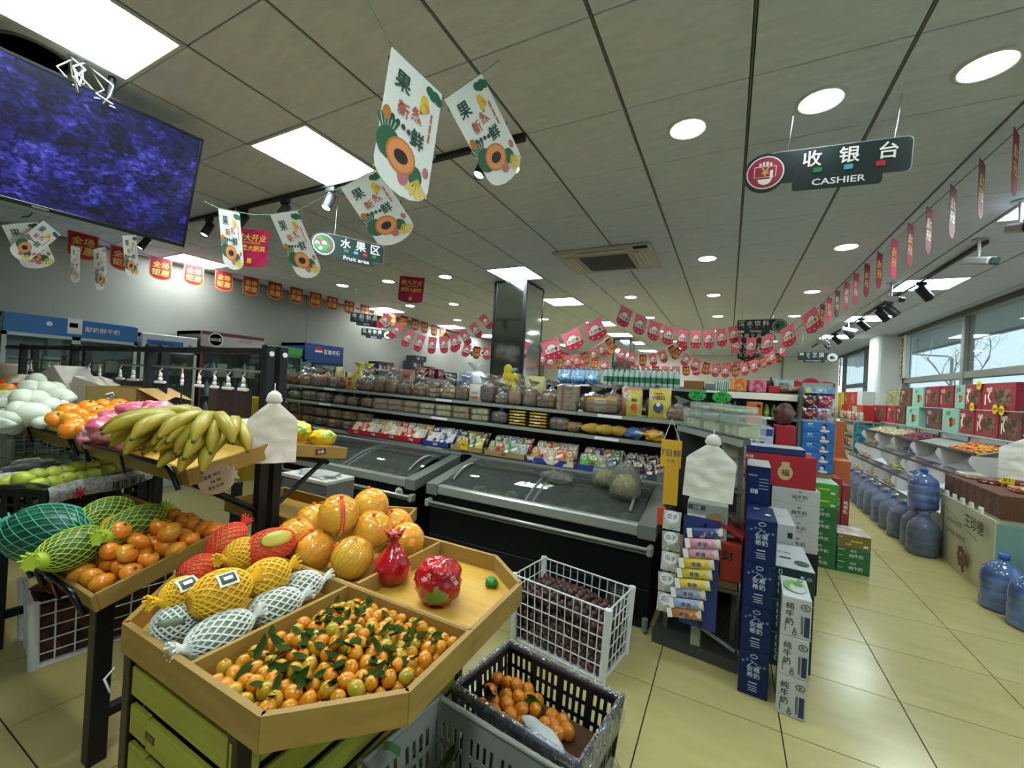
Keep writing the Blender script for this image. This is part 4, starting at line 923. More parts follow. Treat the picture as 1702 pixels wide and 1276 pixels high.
MB().text('水果', .02, 0, 0, 0, 0, .01, X=Matrix.Translation((.0022, 0, 0)) @ Matrix.Rotation(PI / 2, 4, 'Z')).build('lettering', WHITE_PRINT, lb)
tray('rear lower tray at the back of the rack, empty of fruit', -2.75, -2.14, 1.5, .80, .40, 0, Hh=.075)
tray('empty tray set askew behind the rack posts', 0, .62, 0, 0, .36, 0, Hh=.075, yaw=0)
et = bpy.data.objects[[o.name for o in bpy.data.objects if o.get('label') == 'empty tray set askew behind the rack posts'][0]]; et.matrix_basis = Matrix.Translation((-2.11, 1.49, .80)) @ Matrix.Rotation(R(26), 4, 'Z')
# support for the askew tray
sp_ = thing('tray_stool', 'black stool frame carrying the askew empty tray', 'stool', (0, 0, 0))
Xs = Matrix.Translation((-2.11, 1.49, 0)) @ Matrix.Rotation(R(26), 4, 'Z')
for (x, y) in ((.05, .05), (.57, .05), (.05, .31), (.57, .31)): MB().box(x - .015, y - .015, 0, x + .015, y + .015, .722, X=Xs).build('leg', FRAME, sp_)
MB().box(.03, .03, .70, .59, .33, .722, X=Xs).build('top', FRAME, sp_)
# the tray plane of a front upper tray at depth y
up = lambda y: 1.165 - .075 + .012 + (y - .95) * .09 / .40
# ---- bananas
BAN = mat('banana peel', '84801f', .42, col2='a28c28', scale=7, lo=.35, hi=.7); BANT = mat('banana stem brown', '4a4420', .7)
def banana_mesh(L_, bend, r, seed):
    rg = random.Random(seed); b = MB(); pts = []; rs = []
    for i in range(11):
        t = i / 10; a = bend * (t - .15); R_ = L_ / bend
        pts.append((R_ * math.sin(a), 0, R_ * (math.cos(a) - 1))); rs.append(r * (.34 if i == 0 else (.5 if i == 1 else (.85 if i == 2 else (1 if i < 8 else (.9 if i == 8 else (.6 if i == 9 else .22)))))))
    b.tube(pts, rs, 6, 0); b.tube([pts[-2], pts[-1], Vector(pts[-1]) + (Vector(pts[-1]) - Vector(pts[-2])) * .25], [r * .3, r * .24, r * .2], 6, 1)
    return b.mesh('banana', [BAN, BANT])
bm_ = [banana_mesh(.215, 1.3, .0245, 1), banana_mesh(.21, 1.45, .024, 2), banana_mesh(.225, 1.15, .0245, 3)]
def banana_hand(label, p, yaw, n, spread, pitch=.3, seed=0, sc=1):
    rg = random.Random(seed); t = thing('banana_bunch', label, 'bananas', p, yaw, 'banana bunches')
    MB().ell((0, 0, .0), (.028, .03, .02), 10, 7).build('crown', BANT if False else mat('banana crown', '77752c', .6), t)
    for k in range(n):
        a = (k - (n - 1) / 2) * spread / max(1, n - 1); row = k % 2
        inst('banana', bm_[rg.randint(0, 2)], t, X=Matrix.Translation((.012 * math.cos(a), .03 * math.sin(a), -.012 * row)) @ Euler((rg.uniform(-.15, .15), -pitch + .22 * row + rg.uniform(-.08, .08), a)).to_matrix().to_4x4(), scale=None)
    t.scale = (sc,) * 3
    return t
for k, (u, v, z, yaw, n, sprd, pit, lab) in enumerate(((296, 696, 1.385, -105, 7, 1.5, .35, 'banana hand at the left of the banana pile, fingers pointing to the tray front'), (340, 702, 1.37, -85, 8, 1.3, .3, 'banana hand in the middle of the pile spreading over the tray edge'), (366, 718, 1.335, -75, 6, 1.0, .25, 'banana hand at the front corner of the tray'), (352, 692, 1.40, -40, 5, 1.0, .2, 'banana hand lying across the top of the pile'), (388, 700, 1.365, -50, 6, 1.1, .25, 'banana hand at the right end of the pile beside the white bag'), (322, 684, 1.405, -130, 5, 1.2, .15, 'banana hand at the top rear of the pile'))):
    banana_hand(lab, PZ(u, v, z), R(yaw), n, sprd, pit, k + 3, 1.22)
# ---- pink bags
PKB = mat('pink printed film', 'cf5a74', .3, col2='e3aab4', scale=9, coat=.3, bump=.7, bscale=24, lo=.45, hi=.62)
for k, (u, v, z, r, lab) in enumerate(((165, 725, 1.20, .10, 'pink plastic bag of fruit hanging over the tray edge at the left'), (205, 700, 1.28, .105, 'pink plastic bag in the middle of the pink bags'), (215, 730, 1.19, .095, 'pink plastic bag at the front of the tray beside the bananas'), (238, 690, 1.33, .10, 'pink plastic bag behind the bananas'), (185, 712, 1.26, .09, 'crumpled pink bag between the others'), (262, 683, 1.36, .08, 'small pink bag at the rear of the banana tray'))):
    p = PZ(u, v, z); b = blob(r * 1.15, r * .9, r * .72, k + 1, .32, 2.0)
    t = thing('pink_bag', lab, 'bag', p, R(20 * k), 'pink fruit bags'); b.build('bag', PKB, t)
    q = MB(); X_ = Matrix.Rotation(R(-35 + 9 * k), 4, 'Z'); q.ell((.01, -r * .62, r * .2), (r * .3, .012, r * .2), 10, 6, X=X_); q.build('label', WHITE_PRINT, t)
# ---- mandarins in the upper tray, white wrapped fruit
MAN = mat('mandarin peel', 'dd7f1c', .32, col2='d2922a', scale=7, coat=.3, bump=.12, bscale=120)
def mandarin_mesh(r, sq=.86):
    return MB().lathe([(0, -r * sq * .96), (r * .35, -r * sq * .9), (r * .72, -r * sq * .62), (r * .96, -r * sq * .2), (r, 0), (r * .95, r * sq * .28), (r * .74, r * sq * .62), (r * .42, r * sq * .86), (r * .16, r * sq * .92), (r * .06, r * sq * .86), (0, r * sq * .88)], 16).mesh('fruit', MAN)
mm = [mandarin_mesh(.042), mandarin_mesh(.045, .92), mandarin_mesh(.04, .8)]
stem_m = MB().lathe([(.006, 0), (.005, .004), (0, .005)], 6).mesh('stem', mat('stem green', '4c5a24', .7))
def mandarin(label, p, group, rg, sc=1):
    t = thing('mandarin', label, 'mandarin', p, (rg.uniform(-.8, .8), rg.uniform(-.8, .8), rg.uniform(0, 6)), group); inst('fruit', rg.choice(mm), t); inst('stem', stem_m, t, (0, 0, .035)); t.scale = (sc,) * 3; return t
rg = random.Random(21)
WRAPF = mat('white foam wrap', 'c3ccb8', .75, col2='d3d6c2', scale=6)
upl = lambda x, y: up(y) + .01
for k, (u, v) in enumerate(((112, 690), (133, 697), (148, 683), (160, 690), (175, 680), (128, 712), (150, 707), (118, 705), (188, 692), (170, 696), (95, 702), (140, 722), (118, 720), (198, 682))):
    v -= 6; z = 1.225 + .0028 * (716 - v); p = PZ(u, v, z); mandarin('mandarin in the upper tray beside the pink bags', p, 'mandarins in the upper tray', rg, 1.25)
for k, (u, v, rx) in enumerate(((50, 698, .12), (62, 674, .1), (38, 672, .1), (84, 684, .085), (100, 668, .09), (75, 658, .1), (50, 655, .09), (112, 672, .075), (70, 710, .075), (92, 656, .08), (30, 690, .085), (20, 705, .08), (104, 684, .06), (60, 642, .085))):
    v -= 10; z = 1.24 + .0032 * (702 - v); p = PZ(u, v, z); rx *= .86; b = MB().ell((0, 0, 0), (rx, rx * .68, rx * .66), 18, 12)
    t = b.build('wrapped_fruit', WRAPF, None, p, (0, rg.uniform(-.2, .2), rg.uniform(-.5, .6))); tag(t, 'oval fruit in white foam wrap piled in the upper tray', 'wrapped fruit', 'white wrapped fruit')
for k, (u, v, z, c, lab) in enumerate(((18, 668, 1.34, 'c9cf5c', 'pale bag with yellow flowers print at the left end of the rack'), (12, 700, 1.24, 'b5c4b2', 'crumpled pale film bag at the left edge of the picture'), (40, 640, 1.42, 'd2b84a', 'yellow pack behind the white wrapped fruit'))):
    b = blob(.11, .09, .075, k + 20, .3); tag(b.build('film_bag', mat('bag tint %d' % k, c, .4, col2='c4ccc0', scale=8, coat=.3, bump=.5), None, PZ(u, v, z)), lab, 'bag')
RDP = mat('apple red', 'c4401f', .35)
for k, (u, v) in enumerate(((4, 640), (14, 634), (26, 637), (36, 632), (46, 640), (10, 648), (30, 646))): tag(MB().ell((0, 0, 0), (.05, .05, .045), 12, 8).build('mandarin', MAN if k % 2 else RDP, None, PZ(u, v, 1.4)), 'orange fruit on the rear side of the rack at the left edge', 'fruit', 'fruit on the rear left tray')
# cartons behind
def carton(name, label, cat, X, L_, D, Hh, m, open_=False, parts=None, bev=.003, group=None):
    t = thing(name, label, cat, X=X, group=group); MB().box(-L_ / 2, -D / 2, 0, L_ / 2, D / 2, Hh, bev=bev).build('box_body', m, t)
    for f in (parts or []): f(t)
    return t
OLIVE = mat('olive carton', '8a7742', .7); OLIVE2 = mat('olive carton side', '9c7a48', .7)
q = PD(215, 668, 2.75); Xc = Matrix.Translation(q - Vector((0, 0, .1))) @ Matrix.Rotation(R(28), 4, 'Z')
t = thing('fruit_carton', 'open olive brown fruit carton standing behind the pink bags', 'carton', X=Xc)
b = MB()
for a in ((-.16, -.13, .16, -.125), (-.16, .125, .16, .13), (-.16, -.13, -.155, .13), (.155, -.13, .16, .13)): b.box(a[0], a[1], 0, a[2], a[3], .2)
b.box(-.16, -.13, 0, .16, .13, .006); b.build('box_body', OLIVE, t)
b = MB(); b.tube([(-.03, -.1312, .15), (.01, -.1312, .165), (.03, -.1312, .15), (.0, -.1312, .14), (.03, -.1312, .12), (-.02, -.1312, .125)], .006, 4); b.build('emblem', WHITE_PRINT, t)
b = MB(); b.add([(.16, -.13, .2), (.16, .13, .2), (.33, .13, .12), (.3, .0, .15), (.33, -.13, .12)], [(0, 1, 2, 3, 4)]); b.add([(.158, -.13, .2), (.158, .13, .2), (.158, .13, .02), (.158, -.13, .02)], [(0, 1, 2, 3)]); b.build('flap', OLIVE2, t)
WC = mat('white carton', 'bdbcb2', .7, col2='a8a79c', scale=5)
q = PD(95, 648, 3.0); t = thing('lidded_carton', 'white printed carton tipped up behind the white wrapped fruit', 'carton', X=Matrix.Translation(q) @ Matrix.Rotation(R(30), 4, 'Z') @ Matrix.Rotation(R(-35), 4, 'Y'))
MB().box(-.17, -.12, -.1, .17, .12, .1, bev=.003).build('box_body', WC, t); b = MB()
for k in range(5): quad(b, -.12 + k * .04, -.04, -.10 + k * .04, .05, -.1212, 0)
b.text('水果', .05, .0, -.065, -.1212, 1, .01); b.build('print', [mat('carton pale print', 'd9d3bb', .7), mat('carton grey print', '6a6a72', .7)], t)
q = PD(172, 655, 3.0); t = thing('lidded_carton', 'white carton with red ring print beside a rack post', 'carton', X=Matrix.Translation(q) @ Matrix.Rotation(R(25), 4, 'Z') @ Matrix.Rotation(R(14), 4, 'Y'))
MB().box(-.15, -.1, -.1, .15, .1, .09, bev=.003).build('box_body', mat('cream carton', 'cfcabb', .7), t); b = MB()
b.tube([(.05 + .06 * math.cos(a), -.1015, -.02 + .045 * math.sin(a)) for a in [k * PI / 8 for k in range(17)]], .006, 4); b.text('WHG', .03, .05, -.02, -.1015, 0, .01); b.build('print', RED_PRINT, t)
BEIGE = mat('beige bin', 'b4aa98', .6); q = PD(8, 625, 4.2); tag(MB().lathe([(.13, 0), (.16, .25), (.15, .27), (0, .27)], 16).build('beige_tub', BEIGE, None, q - Vector((0, 0, .14))), 'beige tub at the left edge of the rack', 'tub')
# yellow mango packs behind the bananas
YP = mat('yellow mango pack', 'd9b71f', .4, col2='5b8f2a', scale=16, coat=.3, lo=.55, hi=.62)
for k, (x, y, z) in enumerate(((-2.22, 1.6, 1.27), (-2.2, 1.75, 1.22), (-2.35, 1.66, 1.27), (-2.5, 1.62, 1.3), (-2.42, 1.75, 1.22), (-2.25, 1.52, 1.3))): tag(blob(.08, .065, .05, 40 + k, .22).build('yellow_pack', YP, None, (x, y, z), R(30 * k)), 'yellow and green printed fruit pack on the rear upper tray', 'pack', 'yellow packs on the rear tray')
q = PD(390, 668, 2.5)
tag(blob(.2, .1, .04, 50, .2).build('white_cloth', mat('white foam sheet', 'cfcdc0', .8), None, (-2.75, 1.62, 1.25), 0), 'crumpled white foam sheet behind the bananas', 'sheet')
# ---- lower tier: large mandarins
lp_ = lambda y: .725 - .06 + .012 + (y - .68) * .125 / .46
rg = random.Random(33); got = []
for r_ in range(6):
    for c_ in range(6):
        x = -2.575 + c_ * .083 + (.04 if r_ % 2 else 0); y = .735 + r_ * .077
        if x < -2.11: got.append(Vector((x + rg.uniform(-.006, .006), y + rg.uniform(-.006, .006), lp_(y) + .042)))
for (x, y) in ((-2.53, .80), (-2.45, .79), (-2.36, .80), (-2.27, .80), (-2.50, .88), (-2.41, .88), (-2.32, .89), (-2.23, .88), (-2.18, .82), (-2.46, .96), (-2.37, .97), (-2.28, .97), (-2.19, .97), (-2.40, .85), (-2.31, .84)):
    n_ = len(got) - 33; got.append(Vector((x, y, lp_(y) + .042 + (.062 if n_ < 16 else .12))))
for p in got: mandarin('large mandarin heaped in the lower tray at the near end of the rack', p, 'large mandarins in the lower tray', rg, 1.02)
# ---- melons in the lower tier
foam_fruit('watermelon in teal mesh net with a tufted knot, on the lower tray', PZ(22, 880, .86), PZ(142, 892, .86), .115, 'teal', tails=(-1,), n=20, thick=.0018, turns=.3)
foam_fruit('long green melon in lime net at the front of the lower tray', PZ(66, 932, .84), PZ(172, 890, .84), .073, 'lime', tails=(-1,), n=17, thick=.0017)
foam_fruit('long green melon in lime net beside the large mandarins', PZ(172, 893, .87), PZ(268, 850, .87), .07, 'lime', tails=(-1, 1), n=17, thick=.0017)
foam_fruit('green melon in lime net against the black crate', PZ(138, 872, .9), PZ(212, 842, .9), .075, 'lime', tails=(), n=17, thick=.0017)
# ---- crates
def crate(name, label, X, L_, D, Hh, m, nx, nz, ny=None, taper=.0, slots=False, post=.022, cat='crate', bar=.004, mid=None):
    """open plastic crate of lattice walls; local origin at its base centre"""
    t = thing(name, label, cat, X=X); ny = ny or max(2, int(nx * D / L_)); k = 1 - taper
    def pt(x, y, z): s = k + (1 - k) * z / Hh; return (x * s, y * s, z)
    for sx in (-1, 1):
        for sy in (-1, 1):
            b = MB(); b.tube([pt(sx * L_ / 2, sy * D / 2, 0), pt(sx * L_ / 2, sy * D / 2, Hh + .008)], post, 8); b.build('corner_post', m, t)
    b = MB(); a = L_ / 2 * k; c = D / 2 * k; b.box(-a, -c, 0, a, c, .01); b.build('base', m, t)
    for side in range(4):
        b = MB(); n = nx if side < 2 else ny; s = -1 if side in (0, 2) else 1
        P = (lambda u, z, s=s: pt(u * L_ / 2, s * D / 2, z)) if side < 2 else (lambda u, z, s=s: pt(s * L_ / 2, u * D / 2, z))
        if not slots:
            for i in range(n + 1): u = -1 + 2 * i / n; b.tube([P(u, 0), P(u, Hh)], bar, 4, 0, False)
            for j in range(nz + 1): z = Hh * j / nz; b.tube([P(-1, z), P(1, z)], bar * (1.5 if j in (0, nz) else 1), 4, 0, False)
        else:
            # sheet wall pierced by rows of slots: built from strips so the slots are true holes
            zs = slots; grp = n
            def strip(u0, u1, z0, z1):
                q = [P(u0, z0), P(u1, z0), P(u1, z1), P(u0, z1)]; nv = Vector((0, s, 0)) if side < 2 else Vector((s, 0, 0)); e = nv * .004
                vs = [Vector(x) for x in q] + [Vector(x) - e for x in q]; b.add(vs, [(0, 1, 2, 3), (7, 6, 5, 4), (0, 4, 5, 1), (1, 5, 6, 2), (2, 6, 7, 3), (3, 7, 4, 0)])
            last = 0
            for (z0, z1) in zs:
                strip(-1, 1, last, z0); us = []
                w = 2 / (n * 2.2 + 1)
                u = -1 + w * 1.1; cur = -1
                for i in range(n):
                    if mid and i and i % mid == 0: u += w * 1.2
                    strip(cur, u, z0, z1); cur = u + w; u += w * 2.0
                    if cur > .95: break
                strip(cur, 1, z0, z1); last = z1
            strip(-1, 1, last, Hh)
            b.tube([P(-1, Hh), P(1, Hh)], .009, 6, 0)
        b.build('side_lattice', m, t)
    if slots:
        b = MB(); c_ = [(-L_ / 2, -D / 2), (L_ / 2, -D / 2), (L_ / 2, D / 2), (-L_ / 2, D / 2)]; b.tube([(x, y, Hh) for x, y in c_], .012, 6, 0, closed=True); b.build('rim', m, t)
    return t
WCR = mat('white crate plastic', 'cdd0d0', .4, trans=.0)
GCR = mat('grey crate plastic', '90948b', .45); DCR = mat('dark navy crate plastic', '15171f', .4); BCR = mat('black crate plastic', '131415', .45)
Xw = Matrix.Translation((-.815, 2.53, 0)) @ Matrix.Rotation(R(-9), 4, 'Z')
crate('fruit_crate', 'white lattice crate of dark passion fruit in front of the freezer', Xw, .64, .36, .40, WCR, 12, 5, 6, taper=.06, bar=.0042)
MB_ = MB(); rg = random.Random(8)
PAS = mat('passion fruit skin', '3a241f', .42, col2='57372a', scale=9, coat=.15)
pm = MB().ell((0, 0, 0), (.0225, .0225, .024), 10, 7).mesh('passion_fruit', PAS)
for zi in range(5):
    for i in range(12):
        for j in range(7):
            if 0 < i < 11 and 0 < j < 6: continue
            MB_.ell((-.28 + i * .05 + rg.uniform(-.006, .006), -.145 + j * .048, .03 + zi * .048), (.024, .024, .024), 7, 5)
low = MB_.build('passion_fruit_fill', PAS, None, X=Xw); tag(low, 'passion fruit packed lower down inside the white crate', 'passion fruit', kind='stuff')
for i in range(13):
    for j in range(7):
        x, y = -.275 + i * .0455 + rg.uniform(-.006, .006), -.14 + j * .046 + rg.uniform(-.006, .006); z = .285 + .035 * math.exp(-((x / .2) ** 2 + (y / .12) ** 2)) + rg.uniform(-.006, .012) - max(0, x) * .12
        tag(inst('passion_fruit', pm, None, Xw @ Vector((x, y, z)), (rg.uniform(0, 3), rg.uniform(0, 3), 0), scale=rg.uniform(.88, 1.15)), 'dark brown passion fruit on top of the white crate', 'passion fruit', 'passion fruit in the white crate')
Xd = Matrix.Translation((-.63, 1.585, 0)) @ Matrix.Rotation(R(-8), 4, 'Z')
dk = crate('fruit_basket', 'dark navy slotted basket lined with clear film holding loquats', Xd, .56, .39, .36, DCR, 16, 3, 10, taper=.12, slots=[(.15, .2), (.215, .265), (.28, .325)], post=.01, cat='basket', mid=4)
fb = MB(); fb.tube([(-.28, -.195, .365), (.28, -.195, .365), (.28, .195, .365), (-.28, .195, .365)], .02, 8, 0, closed=True); fb.grid(lambda u, v: (.272 + .03 * math.sin(v * 9), -.19 + .38 * u, .36 - .34 * v), 8, 8); fb.grid(lambda u, v: (-.27 + .55 * u, -.19 - .018 - .008 * math.sin(u * 20), .36 - .3 * v), 14, 6)
tag(fb.build('film_liner', film('crinkled film', 'f2f6ff', .06, .16, 1, 24, .4), None, X=Xd), 'crinkled clear film folded over the rim of the dark basket', 'film')
LOQ = mat('loquat peel', 'd07f1a', .3, col2='b9701a', scale=12, coat=.35); rg = random.Random(15)
lq = [MB().ell((0, 0, 0), (.026, .026, .031), 12, 8).lathe([(.006, .03), (.004, .034), (0, .034)], 6).mesh('fruit', LOQ)]
for k, (u, v) in enumerate(((827, 1128), (815, 1148), (843, 1135), (858, 1138), (840, 1158), (820, 1168), (843, 1170), (862, 1158), (800, 1175), (822, 1185), (848, 1188), (866, 1180), (868, 1198), (880, 1160), (893, 1165), (877, 1148), (918, 1190), (920, 1208), (935, 1200), (925, 1220), (943, 1215), (905, 1205), (838, 1200), (890, 1180))):
    p = PZ(u, v, .235 + (.03 if k < 12 else 0)); t = thing('loquat', 'plump orange loquat lying in the dark basket', 'loquat', p, (rg.uniform(-.9, .9), rg.uniform(-.9, .9), 0), 'loquats in the dark basket'); inst('fruit', lq[0], t); t.scale = (1.12,) * 3
    if k % 4 == 1:
        l = inst('leaf', lf[k % 3], t, (0, 0, .025), (rg.uniform(-.4, .4), rg.uniform(-.2, .6), rg.uniform(0, 6)), scale=1.6)
b = MB(); b.box(-.235, -.15, .0, .235, .15, .205); tag(b.build('loquat_base', mat('dark fruit shade', '4a2f14', .7), None, X=Xd), 'bed of loquats filling the bottom of the dark basket', 'loquats', kind='stuff')  # plain block coloured dark for the shade below the top loquats
b = blob(.14, .05, .03, 61, .3, 2, 30, 14); tag(b.build('paper_wad', mat('white tissue', 'c2c8c4', .7), None, PZ(905, 1232, .26), R(-30)), 'white tissue wad in the dark basket', 'tissue')
Xg = Matrix.Translation((-.70, 1.145, 0)) @ Matrix.Rotation(R(-6), 4, 'Z')
crate('fruit_basket', 'grey slotted basket with leafy stalks at the bottom edge of the picture', Xg, .53, .36, .37, GCR, 15, 3, 9, taper=.14, slots=[(.08, .14), (.16, .22), (.24, .30)], post=.014, cat='basket', mid=4)
rg = random.Random(9); lv = MB()
for k in range(90): X_ = Matrix.Translation((rg.uniform(-.2, .2), rg.uniform(-.13, .13), rg.uniform(.12, .24))) @ Euler((rg.uniform(-1, 1), rg.uniform(-1, 1), rg.uniform(0, 6))).to_matrix().to_4x4(); lv.grid(lambda u, v: (.07 * u, (v - .5) * .03 * math.sin(PI * (u * .96 + .02)), .02 * u * u), 4, 2, X=X_)
tag(lv.build('leafy_stalks', LEAF, None, X=Xg), 'dark green leaves lying inside the grey basket', 'leaves', kind='stuff')
# dried leaf tab on the grey basket corner
tag(MB().grid(lambda u, v: (.06 * (u - .5), .035 * (v - .5), .006 * math.sin(u * 5)), 5, 3).build('green_tape', mat('green tape', '4b6b3c', .6), None, PZ(652, 1243, .385), (0, .3, .6)), 'green tape scrap on the corner of the grey basket', 'tape')
# crates under and on the rack
Xa = Matrix.Translation((-3.28, 1.14, 0)) @ Matrix.Rotation(R(82), 4, 'Z')
crate('fruit_crate', 'white lattice crate with a dark red cover under the rack', Xa, .62, .42, .34, WCR, 8, 5, 6, taper=.04)
b = MB().box(-.28, -.18, .02, .28, .18, .3); tag(b.build('crate_contents', mat('dark produce', '2a1a12', .7, col2='4a2a18', scale=26, kind='cells'), None, X=Xa), 'dark produce packed inside the white crate under the rack', 'produce', kind='stuff')
tag(blob(.29, .19, .04, 70, .3).build('red_cover', mat('dark red film', '5e141c', .3, coat=.4), None, (-3.28, 1.14, .345), R(82)), 'crumpled dark red film over the white crate under the rack', 'cover')
crate('fruit_crate', 'white lattice crate behind the front leg of the rack', Matrix.Translation((-2.38, 1.55, 0)), .55, .38, .34, mat('white crate painted shade', '8d9094', .5), 9, 5, 6, taper=.04)  # white crate greyed, the shade under the rack put into its colour
q = PZ(140, 810, .95); Xb = Matrix.Translation((-3.22, .95, .745)) @ Matrix.Rotation(R(118), 4, 'Z')
def slotcrate(label, X, L_, D, Hh):
    return crate('fruit_crate', label, X, L_, D, Hh, BCR, 7, 3, 5, taper=.02, slots=[(.05, .085), (.1, .135), (.15, .185)], post=.012)
slotcrate('black slotted crate of green pears lined with newspaper on the rack', Xb, .60, .36, .22)
NEWS = mat('newspaper', 'b9bcb5', .8, col2='8f938e', scale=45, lo=.45, hi=.55)
b = MB(); b.grid(lambda u, v: (-.3 + .6 * u, -.19 - .012 * math.sin(v * 3), .235 - .09 * v + .01 * math.sin(u * 7)), 12, 4); b.grid(lambda u, v: (-.3 + .6 * u, -.19 + .1 * v, .235 - .05 * v + .008 * math.sin(u * 9)), 12, 4); b.grid(lambda u, v: (-.3 + .6 * u, .18 - .08 * v, .25 - .06 * v + .012 * math.sin(u * 8)), 12, 4); b.grid(lambda u, v: (-.30 + .07 * v, -.19 + .38 * u, .25 - .06 * v + .01 * math.sin(u * 8)), 8, 3)
nw = thing('paper_liner', 'printed newspaper lining folded over the black crate', 'paper', X=Xb); b.build('sheet', NEWS, nw); q2 = MB().text('精选', .05, .06, .17, -.214, 0, .014).text('果品', .05, .17, .17, -.214, 0, .014); q2.build('lettering', BLACK_PRINT, nw)
rb = MB(); rg = random.Random(3)
for k in range(9): a = k * .7; rb.tube([(-.17, -.214, .18), (-.17 + .035 * math.cos(a), -.214, .18 + .03 * math.sin(a))], .004, 4)
rb.build('red_flower', RED_PRINT, nw)
PEAR = mat('green pear skin', 'a3a83a', .4, col2='8c9a34', scale=12)
pr = MB().lathe([(0, -.045), (.028, -.04), (.043, -.012), (.04, .015), (.028, .038), (.012, .05), (0, .05)], 14).mesh('fruit', PEAR); ps = MB().tube([(0, 0, .048), (.004, 0, .062), (.012, 0, .072)], .002, 5).mesh('stem', BANT)
rg = random.Random(12)
for k in range(24):
    i, j = k % 8, k // 8; p = Xb @ Vector((-.24 + i * .067 + rg.uniform(-.01, .01), -.08 + j * .075, .225 + .03 * (j == 1) + rg.uniform(-.005, .01)))
    t = thing('pear', 'green pear lying in the newspaper lined black crate', 'pear', p, (rg.uniform(1, 2), rg.uniform(-1, 1), rg.uniform(0, 6)), 'pears in the black crate'); inst('fruit', pr, t); inst('stem', ps, t); t.scale = (.9,) * 3
for k, (u, v, z, lab) in enumerate(((50, 735, 1.0, 'clear plastic crate stacked high at the left of the rack'), (40, 800, .9, 'clear plastic crate with leaves left of the black crate'))):
    X_ = Matrix.Translation((-4.35, 1.12, .78) if k == 0 else (-3.85, .98, .70)) @ Matrix.Rotation(R(-8), 4, 'Z'); crate('fruit_crate', lab, X_, .7 if k == 0 else .5, .36, .3 if k == 0 else .26, mat('clear green crate', '8b9a8e', .3), 12, 5, 6)
tag(blob(.22, .16, .10, 80, .3).build('film_bag', film('greenish film', 'cfe0c8', .2, .12, 1, 20, .6), None, (-3.85, .98, .90)), 'clear film over green fruit left of the black crate', 'film')
for k in range(8): p = Vector((-4.08 + .06 * k, .95 + .03 * (k % 3), .94)); tag(inst('pear', pr, None, p, (1.3, k, k)), 'green pear under film left of the black crate', 'pear', 'pears under the film')
for k, (x, y, z, a) in enumerate(((-3.55, .80, .90, .5), (-3.62, .9, .96, -.3))): tag(blob(.16, .12, .02, 90 + k, .5).build('paper_sheet', NEWS, None, (x, y, z), (0, -.5, a)), 'crumpled newspaper %s the teal watermelon' % ('left of' if k else 'beside'), 'paper')
# ---- white roll bags, hooks and price boards
WBAG = mat('white bag film', 'd3cfc4', .5, col2='dad7ce', scale=5, bump=.5, bscale=14)
def roll_bag(label, p, w, h, lean=0, cap='c9c6bb'):
    yaw = math.atan2(-p.x, p.y) if False else math.atan2(p.x, -p.y) + PI if False else -math.atan2(p.x, p.y)
    X = Matrix.Translation(p) @ Matrix.Rotation(yaw, 4, 'Z') @ Matrix.Rotation(R(lean), 4, 'Y')
    t = thing('bag_bundle', label, 'bags', X=X)
    def outline(v):   # half width at height fraction v (1 = shoulder)
        return w / 2 * (1 if v < .72 else 1 - (v - .72) / .28 * .78)
    for s in (-1, 1):
        pass
    b = MB(); rgv = random.Random(int(w * 1000))
    def f(u, v, s):
        hw = outline(v); x = (u - .5) * 2 * hw; n = mnoise.noise(Vector((x * 14, v * 6, s))) * .008 + mnoise.noise(Vector((x * 5, v * 22, s + 3))) * .004
        return (x + .0, s * (.012 + .018 * math.sin(PI * u) * (1 - v * .5)) + n, v * h)
    b.grid(lambda u, v: f(u, v, -1), 16, 20); b.grid(lambda u, v: f(1 - u, v, 1), 16, 20); b.grid(lambda u, v: (f(0, v, 1 - 2 * u)), 1, 20); b.grid(lambda u, v: f(1, v, -1 + 2 * u), 1, 20)
    b.build('bag_stack', WBAG, t)
    c = MB().lathe([(w * .12, 0), (w * .17, .018), (w * .13, .05), (w * .05, .066), (0, .068)], 16, X=Matrix.Translation((0, 0, h * .99)) @ Matrix.Diagonal((1, .5, 1, 1))); c.build('knotted_top', WBAG, t)
    MB().tube([(0, .0, h + .06), (.0, .012, h + .1)], .003, 5).build('hook', CHROME, t)
    return t
roll_bag('bundle of white carrier bags hanging at the end of the banana tray', PD(450, 768, 2.12), .225, .30)
# white oval price card on the banana tray
p = PD(360, 797, 1.84); Xp = basis(Vector((1, .55, 0)), (0.03, 0, 1), p) @ Matrix.Rotation(R(-25), 4, 'Y')
t = thing('price_card', 'white fish-shaped paper price card on the end of the banana tray', 'price card', X=Xp)
b = MB(); poly = [(.085 * math.cos(a), .062 * math.sin(a)) for a in [k * PI / 14 for k in range(28)]]; poly = [q for q in poly if q[0] < .07] ; b = MB(); b.prism([(.07, -.02)] + [(.095, -.034), (.088, -.012), (.1, 0), (.088, .012), (.095, .034), (.07, .022)] + [q for q in poly if q[1] > 0 and q[0] < .07] + [q for q in poly if q[1] <= 0 and q[0] < .07], 0, .0015); b.build('card', mat('price card paper', 'cdb8a6', .7), t)
MB().text('香蕉 特价', .018, -.01, .024, -.001, 0, .006).text('¥4.98', .016, -.005, -.002, -.001, 0, .004).text('散装 ¥3.98', .015, -.012, -.026, -.001, 0, .004).build('lettering', BLACK_PRINT, t)
CLIP = mat('white shell clip', 'cfccc4', .4)
